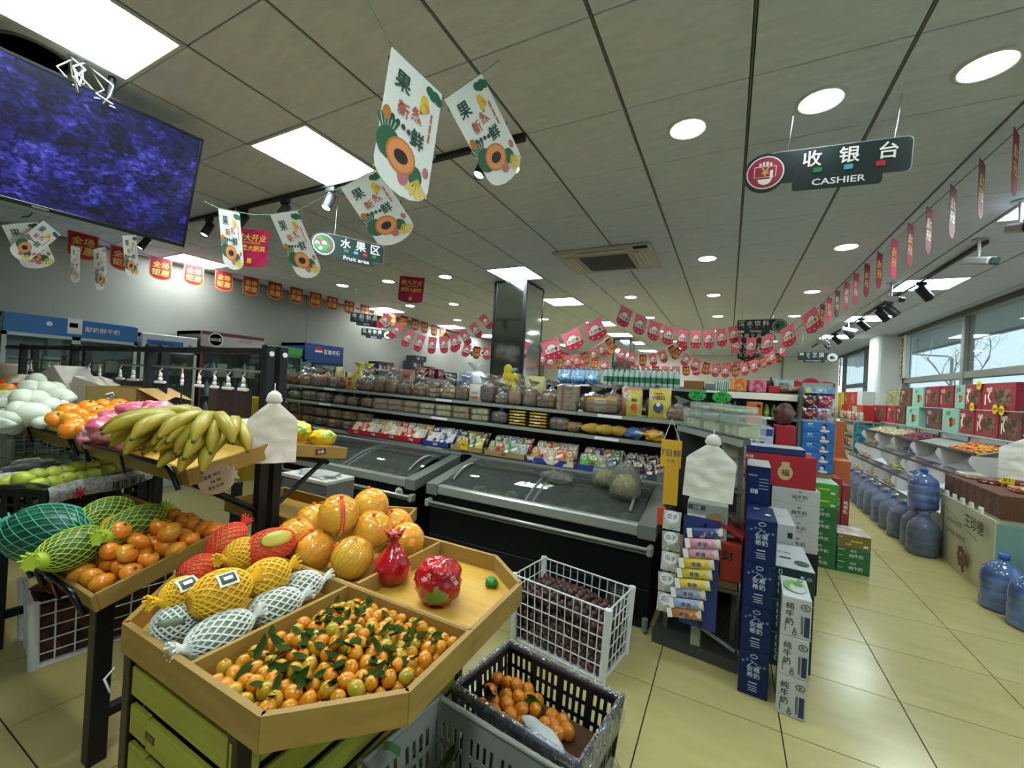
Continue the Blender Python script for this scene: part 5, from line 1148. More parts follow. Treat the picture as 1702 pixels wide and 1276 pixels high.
def price_board(label, x, w, h, tilt, dz=0, clips=1):
    t = thing('price_board', label, 'price board', (x, 1.385, 1.592), R(tilt), 'black price boards on the hook rail')
    MB().box(-w / 2, -.003, -.1 - h + dz, w / 2, .003, -.1 + dz, bev=.001).build('board', mat('blackboard', '14151a', .4, col2='22242c', scale=30), t)
    for c in range(clips):
        cx = 0 if clips == 1 else (-w / 2 + w * (c + .5) / clips)
        b = MB(); b.tube([(cx, 0, .012), (cx + .016, 0, 0), (cx, 0, -.014), (cx - .012, 0, -.024), (cx, 0, -.034)], .005, 6); b.ell((cx, 0, -.048), (.014, .009, .018), 10, 6); b.ell((cx, 0, -.076), (.017, .011, .016), 10, 6); b.box(cx - .045, -.008, -.105 + dz, cx + .045, .008, -.088 + dz, bev=.003)
        b.build('clip', CLIP, t)
    return t
xs = [(-2.42, .17, .15, 0), (-2.57, .17, .15, 4), (-2.71, .12, .15, -4), (-2.88, .02, .04, 0), (-3.08, .13, .17, -25), (-3.36, .13, .15, 14), (-3.75, .19, .17, 20), (-3.95, .17, .17, 5), (-4.3, .17, .16, -14), (-4.5, .16, .17, 8), (-5.15, .14, .16, -10), (-5.35, .14, .16, 30), (-5.8, .12, .15, 0)]
for k, (x, w, h, a) in enumerate(xs): price_board('black price board with white clips, %s from the near end of the hook rail' % ORD[k], x, w, h, a, 0, 1)
# ================================================================ chest freezers
FZB = mat('freezer charcoal', '0e1011', .5, spec=.2); FZT = mat('freezer grey trim', '6f736c', .4); FZS = mat('freezer silver edge', 'aeb2a8', .28, metal=.5)
FGL = film('freezer lid glass', 'c5d2ca', .15, .03, 0, 1, .9)
FROZ = mat('frozen goods', '5a2f2c', .6, col2='a39a8c', scale=16, kind='cells', lo=.2, hi=.9)
def freezer(label, x0, x1, badge=False):
    y0, y1, zf, zb = 2.92, 3.66, .715, .86
    t = thing('chest_freezer', label, 'freezer', (0, 0, 0), group='chest freezers before the bread shelf')
    b = MB(); b.box(x0 + .02, y0 + .03, .06, x1 - .02, y1, .28, bev=.012); b.box(x0 + .02, y0 + .03, .28, x1 - .02, y0 + .09, zf - .085, bev=.005)
    b.box(x0 + .02, y1 - .05, .28, x1 - .02, y1, zb - .06); b.box(x0 + .02, y0 + .09, .28, x0 + .08, y1 - .05, zf - .085); b.box(x1 - .08, y0 + .09, .28, x1 - .02, y1 - .05, zf - .085); b.build('body', FZB, t)
    b = MB(); b.box(x0 + .05, y0 + .06, 0, x1 - .05, y1 - .05, .06); b.build('plinth', BLK, t)
    # frame round the lid, front lower than rear
    b = MB(); b.box(x0 + .11, y0 - .005, zf - .085, x1 - .11, y0 + .06, zf, bev=.012); b.build('front_edge', FZS, t)
    for s, (a, c) in ((0, (x0, x0 + .115)), (1, (x1 - .115, x1))):
        b = MB()
        b.add([(a, y0 - .01, zf - .09), (c, y0 - .01, zf - .09), (c, y0 - .01, zf), (a, y0 - .01, zf), (a, y1, zb - .09), (c, y1, zb - .09), (c, y1, zb), (a, y1, zb)], [(0, 1, 2, 3), (3, 2, 6, 7), (7, 6, 5, 4), (0, 3, 7, 4), (1, 5, 6, 2), (0, 4, 5, 1)]); b.build('side_edge', FZT, t)
    b = MB(); b.box(x0, y1 - .06, zb - .09, x1, y1 + .02, zb + .015, bev=.01); b.build('rear_edge', FZT, t)
    # curved sliding glass lids
    mid = (x0 + x1) / 2
    for a, c, dz in ((x0 + .11, mid + .03, .0), (mid - .03, x1 - .11, .008)):
        def f(u, v): return (a + (c - a) * u, y0 + .055 + (y1 - .06 - y0 - .055) * v, zf - .012 + dz + (zb - zf) * v + .045 * math.sin(PI * v))
        MB().grid(f, 2, 10).build('lid_glass', FGL, t)
        q = MB(); xx = (c if c > mid + .1 else c); q.tube([f(0 if a > mid - .1 else 1, k / 10) for k in range(11)], .012, 6); q.build('lid_rail', FZT, t)
        hx = .90 if c > mid + .1 else .08
        q = MB(); pts = [Vector(f(hx, v)) + Vector((0, 0, .012 + .02 * math.sin(PI * (v - .12) / .5))) for v in (.12, .2, .3, .42, .55, .62)]; q.tube(pts, .012, 4); q.build('lid_handle', FZS, t)
    # bumper rails
    b = MB(); b.tube([(x0 + .03, y0 + .03, .565), (x0 + .03, y0 - .025, .565), (x1 - .03, y0 - .025, .565), (x1 - .03, y0 + .03, .565)], .014, 8); b.build('bumper_rail', FZS, t)
    b = MB(); b.tube([(x0 + .03, y0 - .01, .535), (x1 - .03, y0 - .01, .535)], .01, 6); b.build('bumper_rail', FZT, t)
    for xx in (x0 + .03, x1 - .03): MB().box(xx - .02, y0 - .045, .52, xx + .02, y0 + .035, .59, bev=.012).build('bumper_cap', GREYP, t)
    MB().box(x1 - .3, y0 + .024, .1, x1 - .12, y0 + .03, .26).build('vent_panel', mat('vent panel', '303234', .5), t)
    for k in range(7): MB().box(x1 - .28, y0 + .02, .12 + k * .018, x1 - .14, y0 + .026, .126 + k * .018).build('vent_slat', FZT, t)
    MB().tube([(x1 - .04, y0 - .0, .1), (x1 - .04, y0 - .0, .02)], .02, 8).build('foot_bumper', FZT, t)
    # frozen goods seen through the glass
    rg = random.Random(int(x1 * 100)); n = 0
    i = x0 + .16
    while i < x1 - .2:
        for j in range(4):
            w = rg.uniform(.13, .17); y = y0 + .13 + j * .125
            c = rg.choice(('7a2f2e', '5c2a26', 'b5b0a4', '8e7a5a', '5e6a4a', '3f4a4c', '9d8f80'))
            o = blob(w / 2, .06, .035, n, .3, 2, 12, 8).build('frozen_pack', mat('frozen pack', 'ffffff', .4, objcol=True, col2='6d675c', scale=14, lo=.45, hi=.6), None, (i + w / 2, y, .53 + j * .022 + rg.uniform(-.01, .01)), rg.uniform(-.3, .3)); o.color = lin(c)
            tag(o, 'frozen food pack seen through the freezer lid glass', 'frozen pack', 'frozen packs in the freezers'); n += 1
        i += .175
    MB().box(x0 + .08, y0 + .09, .42, x1 - .08, y1 - .05, .5).build('inner_bed', mat('freezer inner', '3c423f', .5), t)
    if badge:
        b = MB(); X_ = Matrix.Translation((x1 - .16, y0 - .03, .59)); b.cyl((0, .0, 0), (0, .004, 0), .045, n=24, X=X_, m=0); disc(b, .04, -.0006, 1, n=24); b.v[-24:] = [X_ @ v for v in b.v[-24:]]
        for k in range(5): q = .012 * (k - 2); b.add([X_ @ Vector(v) for v in ((q - .004, -.0012, -.018), (q + .004, -.0012, -.018), (q + .012, -.0012, .018), (q + .004, -.0012, .018))], [(0, 1, 2, 3)], 2)
        b.build('round_badge', [mat('badge ring', '9aa09a', .5), WHITE_PRINT, mat('badge green', '2d4a3a', .5)], t)
    return t
freezer('left charcoal chest freezer with round bird badge, behind the fruit rack', -4.35, -2.43, True)
freezer('right charcoal chest freezer with clear bags standing on its lid', -2.30, -.385)
# bags on the lid
HZ = film('milky carrier film', 'e6ebe0', .16, .2, .9, 24, .5)
NOOD = mat('pale noodles', 'c3b183', .7, col2='a3925f', scale=40)
def carrier(label, p, w, h, yaw, fill='noodle', sd=1):
    t = thing('carrier_bag', label, 'bag', p, yaw)
    b = MB(); prof = [(0, 0), (.42, .02), (.5, .16), (.5, .34), (.42, .55), (.28, .7), (.16, .78)]
    b.lathe([(r * w, z * h) for r, z in prof], 24, cap=False)
    for i, v in enumerate(b.v): n = mnoise.noise(v * 16 + Vector((sd, 0, 0))); b.v[i] = Vector((v.x * (1 + .16 * n), v.y * .75 * (1 + .16 * n), v.z))
    b.build('film', HZ, t)
    for s in (-1, 1): q = MB(); q.tube([(s * .13 * w, 0, .74 * h), (s * .17 * w, .01, .9 * h), (s * .1 * w, .012, 1.0 * h), (s * .03 * w, .01, .9 * h), (s * .04 * w, 0, .74 * h)], .008, 5); q.build('handle', HZ, t)
    blob(w * .4, w * .3, h * .25, sd + 4, .3, 4, 22, 14).build('contents', NOOD, t, (0, 0, h * .27))
    return t
zl = lambda y: .715 + (y - 2.97) * .21 + .045 * math.sin(PI * min(1, max(0, (y - 2.97) / .63)))
carrier('clear carrier bag of pale noodles leaning behind its twin on the freezer lid', Vector((-.84, 3.34, zl(3.34))), .23, .26, .2, sd=1)
carrier('taller clear carrier bag of noodles nearest the freezer corner', Vector((-.66, 3.2, zl(3.2))), .25, .34, -.2, sd=5)
tag(blob(.17, .1, .045, 33, .3).build('empty_bag', HZ, None, (-1.25, 3.3, zl(3.3) + .03), -.25), 'empty clear bag lying flat on the freezer lid', 'bag')
tag(blob(.07, .06, .09, 36, .25).build('film_bag', HZ, None, (-.42, 3.55, .93)), 'clear bag of flatbread at the rear corner of the right freezer', 'bag')

# ================================================================ bread gondola
SHM = mat('shelf grey steel', '5b5e58', .45, metal=.3); SHL = mat('shelf price lip', '8d9288', .4); SHD = mat('shelf back panel', '6a6d66', .6)
TILT = .0142
zt = lambda x, z: z + (-.37 - x) * TILT
go = thing('bread_gondola', 'long grey two-tier shelf unit full of packed bread behind the freezers', 'shelf unit', (-.37, 0, 0), (0, TILT, 0))
GX0, GX1 = -5.95 + .37, .02
for z, y0, nm in ((1.375, 3.80, 'top_shelf'), (1.175, 3.74, 'middle_shelf'), (.86, 3.68, 'bottom_shelf')):
    MB().box(GX0, y0, z - .022, GX1, 4.3, z, bev=.003).build(nm, SHM, go)
    for k in range(6):
        a = GX0 + (GX1 - GX0) * k / 6; c = GX0 + (GX1 - GX0) * (k + 1) / 6 - .004
        MB().box(a, y0 - .008, z - .03, c, y0, z + .004, bev=.002).build('price_rail', SHL, go)
        if k % 2: MB().box(a + .2, y0 - .0105, z - .026, a + .42, y0 - .0085, z).build('price_ticket', WHITE_PRINT, go)
for k in range(7): x = GX0 + (GX1 - GX0) * k / 6; MB().box(x - .02, 4.28, .05, x + .02, 4.33, 1.44, bev=.003).build('upright', SHM, go)
MB().box(GX0, 4.3, .1, GX1, 4.31, 1.36).build('back_panel', SHD, go)
MB().box(GX0, 3.72, .02, GX1, 4.3, .1).build('plinth', BLK, go)
MB().box(-.02, 3.74, .86, .0, 4.3, 1.36).build('end_panel', SHM, go)
# --- bread prefabs
BRD = mat('bread crust', 'a8743a', .6, col2='8a5528', scale=9); BRD2 = mat('golden bread', 'c79a4a', .6, col2='b07a33', scale=10); SPON = mat('pale sponge cake', 'd9c07a', .7, col2='c7a75c', scale=14); DBR = mat('dark bread', '6b4026', .6, col2='53301c', scale=10)
BFILM = film('bread bag film', 'f6f6f2', .17, .12, 1, 34, 1.0)
PKM = mat('printed pack', 'ffffff', .4, objcol=True, col2='d8d0c0', scale=18, lo=.56, hi=.62, coat=.3)
def bag_shape(w, d, h, tuft=True, sd=0):
    b = MB(); b.ell((0, 0, h * .42), (w * .52, d * .52, h * .44), 16, 10, pw=.55)
    for i, v in enumerate(b.v): n = mnoise.noise(v * 18 + Vector((sd * 3, 0, 0))); b.v[i] = Vector((v.x * (1 + .07 * n), v.y * (1 + .07 * n), max(.001, v.z * (1 + .08 * n))))
    if tuft:
        q = [(0, 0, h * .78), (0, 0, h * .95), (.01, 0, h * 1.04), (.02, 0, h * 1.2), (.025, 0, h * 1.3)]; b.tube(q, [w * .34, w * .1, w * .12, w * .3, w * .42], 9, 0, False)
    return b
PRE = {}
def pre(kind, var=0):
    k = (kind, var)
    if k in PRE: return PRE[k]
    P = []
    if kind == 'loaf':
        m = (BRD, BRD2, DBR)[var % 3]; w, d, h = .15, .12, .19; b = MB(); b.box(-w * .44, -d * .44, .004, w * .44, d * .44, h * .62, bev=.025); b.ell((0, 0, h * .6), (w * .46, d * .44, h * .16), 12, 7); P = [('loaf', b.mesh('loaf', m)), ('bag', bag_shape(w, d, h, True, var).mesh('bag', BFILM))]
    elif kind == 'buns':
        m = (BRD2, BRD, SPON)[var % 3]; w, d, h = .19, .13, .16; b = []; rg = random.Random(var)
        for i in range(3):
            for j in range(2): P.append(('bun', MB().ell((-.058 + i * .058 + rg.uniform(-.004, .004), -.02 + rg.uniform(-.01, .01), .034 + j * .052), (.032, .045, .028), 10, 7).mesh('bun', m)))
        P.append(('bag', bag_shape(w, d, h, var % 2 == 0, var + 5).mesh('bag', BFILM)))
    elif kind == 'rolls':
        m = (BRD, BRD2)[var % 2]; w, d, h = .26, .12, .14
        for j in range(2):
            b = MB(); b.box(-.12, -.05, .006 + j * .066, .12, .05, .066 + j * .066, bev=.016); P.append(('cake_bar', b.mesh('cake_bar', m)))
            q = MB(); q.box(-.045, -.0525, .02 + j * .066, .045, -.051, .052 + j * .066); q.text('玉米蛋糕', .02, 0, .036 + j * .066, -.0535, 1, .01); P.append(('paper_label', q.mesh('paper_label', [CREAM, BLACK_PRINT])))
        P.append(('bag', bag_shape(w * 1.04, d, h * 1.08, False, var + 9).mesh('bag', BFILM)))
    elif kind == 'slabs':
        for j in range(3): b = MB(); b.box(-.105, -.06, .003 + j * .088, .105, .06, .085 + j * .088, bev=.012); P.append(('cake_slab', b.mesh('cake_slab', SPON)))
        q = MB(); q.box(-.055, -.0625, 0, -.022, -.061, .26); q.box(-.055, -.062, .258, -.022, .06, .264); P.append(('red_band', q.mesh('red_band', RED_PRINT)))
        q = MB(); [q.text('芝麻糕', .022, .03, .05 + .088 * j, -.0625, 0, .008) for j in range(3)]; P.append(('lettering', q.mesh('lettering', mat('brown print', '5a3a1c', .6))))
        b = MB(); b.box(-.112, -.066, 0, .112, .066, .272, bev=.012); P.append(('wrapper', b.mesh('wrapper', BFILM)))
    elif kind == 'pouch':
        w, d, h = .17, .08, .24
        def f(u, v): return ((u - .5) * w * (1 - .12 * (v > .92)), -d / 2 * math.sin(PI * min(1, v * 1.02 + .02)) ** .6 * math.sin(PI * u) ** .4, v * h)
        b = MB(); b.grid(f, 10, 12); b.grid(lambda u, v: (-(u - .5) * w, -f(u, v)[1], v * h), 10, 12); P.append(('pouch', b.mesh('pouch', PKM)))
        q = MB()
        if var == 0: q.text('小烧饼', .036, 0, .17, -.0425, 1, .014); disc(q, .04, -.0428, 2, 0, .09, 20); disc(q, .017, -.0432, 0, 0, .115, 14); quad(q, -.03, .195, .03, .205, -.0425, 3)
        elif var == 1: q.text('吐司', .036, 0, .12, -.0425, 2, .014); quad(q, -.05, .05, .05, .07, -.0425, 3)
        else: q.text('香酥', .03, 0, .15, -.0425, 1, .014); disc(q, .035, -.0428, 3, 0, .085, 16)
        P.append(('lettering', q.mesh('lettering', [WHITE_PRINT, BLACK_PRINT, mat('slate blue print', '3b5566', .5), mat('orange print b', 'c0562a', .5)])))
    elif kind == 'cakebox':
        m = (SPON, BRD2)[var % 2]
        for i in range(3):
            for j in range(2): P.append(('cake', MB().box(-.085 + i * .058, -.04, .006 + j * .05, -.031 + i * .058, .05, .046 + j * .05, bev=.01).mesh('cake', m)))
        b = MB(); b.box(-.092, -.06, 0, .092, .06, .054, bev=.008); b.box(-.092, -.06, .055, .092, .06, .108, bev=.008); P.append(('clear_box', b.mesh('clear_box', CLEARBOX)))
    elif kind == 'traystack':
        for j in range(5):
            b = MB(); b.box(-.095, -.06, .002 + j * .034, .095, .06, .012 + j * .034, bev=.003); P.append(('tray', b.mesh('tray', BLK)))
            b = MB(); b.box(-.088, -.064, .012 + j * .034, .088, .055, .033 + j * .034, bev=.008); P.append(('pastry', b.mesh('pastry', mat('yellow pastry pack', 'd2b13c', .4, col2='c0962c', scale=12))))
            if j % 2: q = MB(); q.prism(rrect(-.03, .014 + j * .034, .03, .03 + j * .034, .006), -.0655, -.064); P.append(('oval_label', q.mesh('oval_label', WHITE_PRINT)))
    elif kind == 'pillow':
        w, h = .085, .15
        def f(u, v, s): return ((u - .5) * w, s * .02 * math.sin(PI * u) ** .6 * math.sin(PI * v) ** .5, v * h)
        b = MB(); b.grid(lambda u, v: f(u, v, -1), 8, 10); b.grid(lambda u, v: f(1 - u, v, 1), 8, 10); P.append(('pack', b.mesh('pack', PKM)))
        q = MB()
        if var % 4 == 0: disc(q, .022, -.0212, 0, 0, .1, 14, .9); q.text('脆', .028, 0, .1, -.0216, 1, .02)
        elif var % 4 == 1: quad(q, -.03, .085, .03, .115, -.0212, 0); q.text('香辣', .02, 0, .1, -.0216, 1, .014); disc(q, .02, -.0208, 1, 0, .05, 10)
        elif var % 4 == 2: q.text('爽', .045, 0, .09, -.0216, 0, .02); disc(q, .018, -.0208, 0, .01, .04, 8, 1.3)
        else: q.add([(-.03, -.0205, .04), (.03, -.0205, .07), (.03, -.0205, .1), (-.03, -.0205, .07)], [(0, 1, 2, 3)], 0); q.text('豆干', .02, 0, .115, -.0214, 0, .014)
        P.append(('print', q.mesh('print', [CREAM, mat('maroon print', '7a1f2a', .5)])))
    PRE[k] = P; return P
def put(kind, var, label, cat, p, yaw=0, sc=1, color=None, group=None, name=None, tilt=0):
    t = thing(name or {'loaf': 'bread_bag', 'buns': 'bun_bag', 'rolls': 'cake_roll_pack', 'slabs': 'cake_stack', 'pouch': 'snack_pouch', 'cakebox': 'cake_box', 'traystack': 'pastry_stack', 'pillow': 'snack_pack'}[kind], label, cat, p, (tilt, 0, yaw), group)
    for n, me in pre(kind, var):
        o = inst(n, me, t)
        if color and n in ('pouch', 'pack'): o.color = lin(color)
    t.scale = sc if isinstance(sc, tuple) else (sc,) * 3
    return t
rg = random.Random(77)
GB = 'packed bread on the top shelf'
KN = {'loaf': ('clear bag with a %s loaf', ('brown', 'golden', 'dark')), 'buns': ('clear bag of %s buns', ('golden', 'brown', 'pale')), 'rolls': ('pack of two %s cake bars', ('brown', 'golden')), 'pouch': ('%s printed pouch', ('yellow', 'cream', 'white')), 'cakebox': ('clear box of %s cakes', ('pale', 'golden'))}
def desc(kind, var): a, c = KN[kind]; return a % c[var % len(c)]
# front row of the top shelf, left to right (x, kind, var, scale)
front = [(-5.75, 'loaf', 1, 1.1), (-5.55, 'buns', 1, 1.3), (-5.3, 'buns', 2, 1.2), (-5.0, 'rolls', 1, 1.25), (-4.68, 'rolls', 0, 1.2), (-4.4, 'pouch', 2, (1.1, 1.1, .95)), (-4.15, 'buns', 0, 1.3), (-3.88, 'loaf', 0, 1.15), (-3.68, 'loaf', 1, 1.2), (-3.46, 'buns', 1, 1.2), (-3.25, 'buns', 0, 1.1), (-3.03, 'rolls', 0, .85), (-2.82, 'buns', 2, 1.1), (-2.64, 'loaf', 0, 1.1), (-2.47, 'pouch', 1, (.95, .95, .8)), (-2.30, 'loaf', 2, 1.2), (-2.13, 'buns', 0, .85), (-1.97, 'loaf', 1, 1.1), (-1.80, 'loaf', 0, 1.1), (-1.62, 'buns', 1, 1.1), (-1.40, 'slabs', 0, .92), (-1.06, 'rolls', 1, 1.15), (-.76, 'pouch', 2, (.8, 1, 1)), (-.54, 'pouch', 0, 1.12), (-.38, 'buns', 0, .95)]
for k, (x, kind, var, sc) in enumerate(front):
    col = {0: 'd6bf52', 1: 'd5d0bd', 2: 'c9b74e'}[var] if kind == 'pouch' else None
    lab = ('stack of three sesame cakes with a red band on the top shelf' if kind == 'slabs' else '%s, %s from left, front row, top bread shelf' % (desc(kind, var), ORD[k]))
    put(kind, var, lab, 'bread', (x, 3.90, zt(x, 1.376)), rg.uniform(-.15, .15) if kind not in ('rolls', 'slabs') else 0, sc, col, GB)
back = [-5.6, -5.35, -5.1, -4.85, -4.3, -4.05, -3.85, -3.62, -3.4, -3.2, -3.0, -2.75, -2.5, -2.3, -2.05, -1.85, -1.65, -1.2, -1.0, -.82, -.6]
for k, x in enumerate(back):
    kind, var = (('loaf', 'buns', 'loaf', 'pouch')[k % 4], (k * 2 + 1) % 3); col = ('d9cf8a', 'c98f78', '7e98b8')[k % 3]
    put(kind, var, '%s, %s from left, rear row, top bread shelf' % (desc(kind, var), ORD[k]), 'bread', (x, 4.08, zt(x, 1.376)), rg.uniform(-.3, .3), rg.uniform(1.1, 1.35), col, GB)
# yellow flower-shaped and round packs standing out above the bread
YLP = mat('bright yellow pack', 'd8c229', .4, coat=.3)
for k, (u, v, r, lab) in enumerate(((582, 604, .07, 'yellow ruffled bag top rising from the left of the bread shelf'), (598, 606, .07, 'second yellow ruffled bag top beside the first'), (833, 612, .055, 'yellow round balloon-like pack before the mirrored column'), (832, 624, .06, 'yellow pack under the round one before the mirrored column'), (855, 628, .05, 'yellow crinkled pack right of the round one before the column'))):
    p = PY(u, v, 4.0); z0 = zt(p.x, 1.376); b = MB(); h = max(.05, p.z - z0)
    if k < 2: b.lathe([(.05, 0), (.06, h * .4), (.04, h * .75), (.012, h * .86), (.05, h), (.075, h * 1.08)], 14)
    else: b.ell((0, 0, h), (r, .03, r), 16, 10); b.lathe([(.035, 0), (.03, h * .5), (.02, h - r * .8)], 10)
    tag(b.build('yellow_pack', YLP, None, (p.x, 4.16 if k != 4 else 4.0, z0)), lab, 'pack')
CORAL = mat('coral ruffled film', 'd88a78', .4)
for k, (u, v) in enumerate(((676, 618), (700, 615))):
    p = PY(u, v, 4.2); z0 = zt(p.x, 1.376); h = p.z - z0; tag(MB().lathe([(.05, 0), (.06, h * .4), (.04, h * .75), (.012, h * .86), (.05, h), (.085, h * 1.1)], 14).build('ruffled_bag', CORAL, None, (p.x, 4.2, z0)), 'coral ruffled bag top %s on the bread shelf' % ('left of the blue ball' if k == 0 else 'right of the blue ball'), 'pack')
p = PY(689, 621, 4.15); tag(MB().ell((0, 0, 0), (.04, .03, .04), 12, 8).lathe([(.02, -.03), (.03, zt(p.x, 1.376) - p.z)], 8).build('blue_ball_pack', mat('blue pack', '2b4a96', .4), None, (p.x, 4.15, p.z)), 'small blue ball shaped pack between coral ruffles', 'pack')
# middle shelf
mids = [(-5.75, 'buns', 2), (-5.45, 'buns', 2), (-5.15, 'rolls', 1), (-4.85, 'rolls', 0), (-4.55, 'loaf', 1), (-4.3, 'loaf', 0), (-4.05, 'loaf', 1), (-3.8, 'cakebox', 1), (-3.56, 'cakebox', 1), (-3.32, 'cakebox', 1), (-3.08, 'cakebox', 0), (-2.84, 'cakebox', 0), (-2.6, 'cakebox', 1), (-2.36, 'cakebox', 0), (-2.12, 'loaf', 2), (-1.9, 'traystack', 0), (-1.67, 'traystack', 0), (-1.45, 'buns', 1)]
for k, (x, kind, var) in enumerate(mids):
    sc = {'buns': (1.1, 1, .95), 'rolls': (1, 1, 1), 'loaf': (1.25, 1, .78), 'cakebox': (1.15, 1, 1.3), 'traystack': (1.05, 1, .9)}[kind]
    lab = 'stack of yellow pastries in black trays, %s of two on the middle shelf' % ('left' if x < -1.8 else 'right') if kind == 'traystack' else '%s, %s from the left on the middle bread shelf' % (desc(kind, var), ORD[k])
    put(kind, var, lab, 'bread', (x, 3.86, zt(x, 1.176)), 0, sc, None, 'packed bread on the middle shelf')
for k, (x, y, a) in enumerate(((-1.12, 3.85, .3), (-1.0, 3.86, .2), (-.88, 3.88, -.1))):
    b = MB(); b.lathe([(0, -.11), (.03, -.09), (.052, -.02), (.05, .03), (.025, .09), (0, .115)], 12, X=Matrix.Rotation(PI / 2, 4, 'Y')); b.tube([(.11 * math.sin(q * .5 - 1.5), .056 * math.cos(q * .5 - 1.5), .01) for q in range(7)], .008, 5)
    tag(b.build('spindle_bread', mat('spindle bread yellow', 'c2a03a', .5, col2='a8842c', scale=14), None, (x, y, zt(x, 1.176) + .055), a), 'yellow spindle shaped bread, %s from the left on the middle shelf' % ORD[k], 'bread', 'spindle breads')
for k, (x, c, lab) in enumerate(((-.74, '4a6a9e', 'blue and white snack bag lying on the middle shelf'), (-.56, 'd0a02c', 'yellow snack bag at the right end of the middle shelf'), (-.64, '4a2630', 'dark snack bag behind the yellow one on the middle shelf'), (-1.3, '8a6a4a', 'clear bag of dark biscuits on the middle shelf'))):
    o = blob(.09, .06, .055, k + 130, .3).build('snack_bag', PKM, None, (x, 3.86 + .06 * (k == 2), zt(x, 1.176) + .05 + .03 * (k == 2)), .3 * k); o.color = lin(c); tag(o, lab, 'snack bag')
# lower shelf: bagged rolls on the left, snack packs standing in boxes on the right
for k in range(14):
    x = -5.7 + (k // 2) * .27; j = k % 2
    put('rolls', k % 2, '%s bag of long rolls, %s from the left on the lower bread shelf' % ('upper' if j else 'bottom', ORD[k // 2]), 'bread', (x, 3.86, zt(x, .862) + j * .125), 0, (.95, 1, .85), None, 'bagged rolls on the lower shelf')
cb = [(-4.15, -3.0, 'b01e2a', '红装', 'red'), (-2.98, -2.62, '2b3c86', '蓝装', 'blue'), (-2.60, -2.2, 'a08a5a', '美食', 'tan'), (-2.18, -1.72, 'a08a5a', '麻辣', 'tan'), (-1.70, -1.22, '25408c', '香脆', 'blue chequered'), (-1.20, -.82, '2a3f88', '鲜香', 'blue'), (-.80, -.42, '4a4658', '豆干', 'dark')]
pal = [['d8b070', 'c4392c', 'c23a2e', 'd7cdb0', 'b9b3a0', 'b08a4a', 'c9a24a', 'cfd0c8'], ['cfd2d8', 'd0d0c8', '3a4a8a'], ['8f8a3a', '4a2a22', '2c5a40', 'd0bd2c'], ['7c8a52', 'b8442c', '4f8a6a', '8fa08a', '9aa0a8'], ['b8843a', 'c7a0a0', 'bfb89a', 'd0662a'], ['4c9a3a', '57a040', 'a06a78', '3a3f7a', 'c7762c'], ['3a2a34', '46303a', '40303a', '5a3a4a']]
cn2 = 0
for bi, (a, c, col, word, cname) in enumerate(cb):
    t = thing('display_box', 'open %s display box of snack packs, %s from the left below the bread' % (cname, ORD[bi]), 'display box', (0, 0, 0), group='snack display boxes')
    z0 = zt((a + c) / 2, .862); m = mat('display box ' + col, col, .55, col2='cfc6b0' if 'chequered' in cname else None, scale=14, kind='cells')
    b = MB(); b.box(a, 3.655, z0, c, 3.661, z0 + .055); b.box(a, 3.95, z0, c, 3.956, z0 + .1); b.box(a, 3.655, z0, a + .005, 3.95, z0 + .06); b.box(c - .005, 3.655, z0, c, 3.95, z0 + .06); b.box(a, 3.655, z0, c, 3.95, z0 + .004); b.build('box_body', m, t)
    q = MB(); n = max(1, int((c - a) / .28))
    for k in range(n): q.text(word, .03, a + (c - a) * (k + .5) / n, z0 + .028, 3.654, 0, .014)
    q.build('lettering', WHITE_PRINT if cname != 'tan' else mat('brown print', '5a3a1c', .6), t)
    x = a + .05; k = 0
    while x < c - .04:
        for r_ in range(2):
            put('pillow', (k + r_) % 4, 'snack pack, %s from left, %s row of the %s display box%s' % (ORD[k], 'front' if r_ == 0 else 'rear', cname, ' (%s)' % word), 'snack pack', (x + .01 * r_, 3.69 + .1 * r_, z0 + .012 + .05 * r_), rg.uniform(-.12, .12), (1.05, 1.2, 1.05), pal[bi][(k + r_ * 2) % len(pal[bi])], 'snack packs below the bread', tilt=-.6)
        k += 1; x += .088
for k, (x, z, txt) in enumerate(((-2.42, .93, '特价'), (-1.05, .83, '¥5.8'), (-.55, .83, '¥6.8'))):
    t = thing('price_ticket', '%s price ticket on the edge of the snack boxes' % ('yellow' if k == 0 else 'white'), 'price ticket', (x, 3.645, zt(x, z)))
    if k: t['label'] = 'white price ticket on the shelf edge %s' % ('below the green snack packs' if k == 1 else 'below the dark snack packs')
    MB().box(-.045, 0, -.03 if k else -.05, .045, .002, .03 if k else .05).build('card', YEL_PRINT if k == 0 else WHITE_PRINT, t); MB().text(txt, .03, 0, 0, -.001, 0, .012).build('lettering', BLACK_PRINT if k == 0 else RED_PRINT, t)
# ================================================================ mirrored columns
MIR = mat('tinted mirror', 'cdd6d4', .08, metal=1)
def column(n, x0, x1, y0, y1):
    c = struct(MB().box(x0 + .02, y0 + .02, 0, x1 - .02, y1 - .02, H).build('trim_%d' % n, PIL))
    for (a, b_, p, q) in ((x0, y0, x1, y0 + .008), (x0, y1 - .008, x1, y1)): MB().box(a + .03, b_, 0, p - .03, q, H - .03).build('mirror_panel', MIR, c)
    for (a, p) in ((x0, x0 + .008), (x1 - .008, x1)): MB().box(a, y0 + .03, 0, p, y1 - .03, H - .03).build('mirror_panel', MIR, c)
    for (x, y) in ((x0, y0), (x1 - .04, y0), (x0, y1 - .04), (x1 - .04, y1 - .04)): MB().box(x - .004, y - .004, 0, x + .044, y + .044, H - .02, bev=.003).build('corner_strip', BLK, c)
    MB().box(x0, y0 - .002, H - .04, x1, y1 + .002, H - .01).build('top_strip', BLK, c)
column(7, -3.12, -2.60, 5.28, 5.9)
column(8, -3.0, -2.5, 11.9, 12.4)
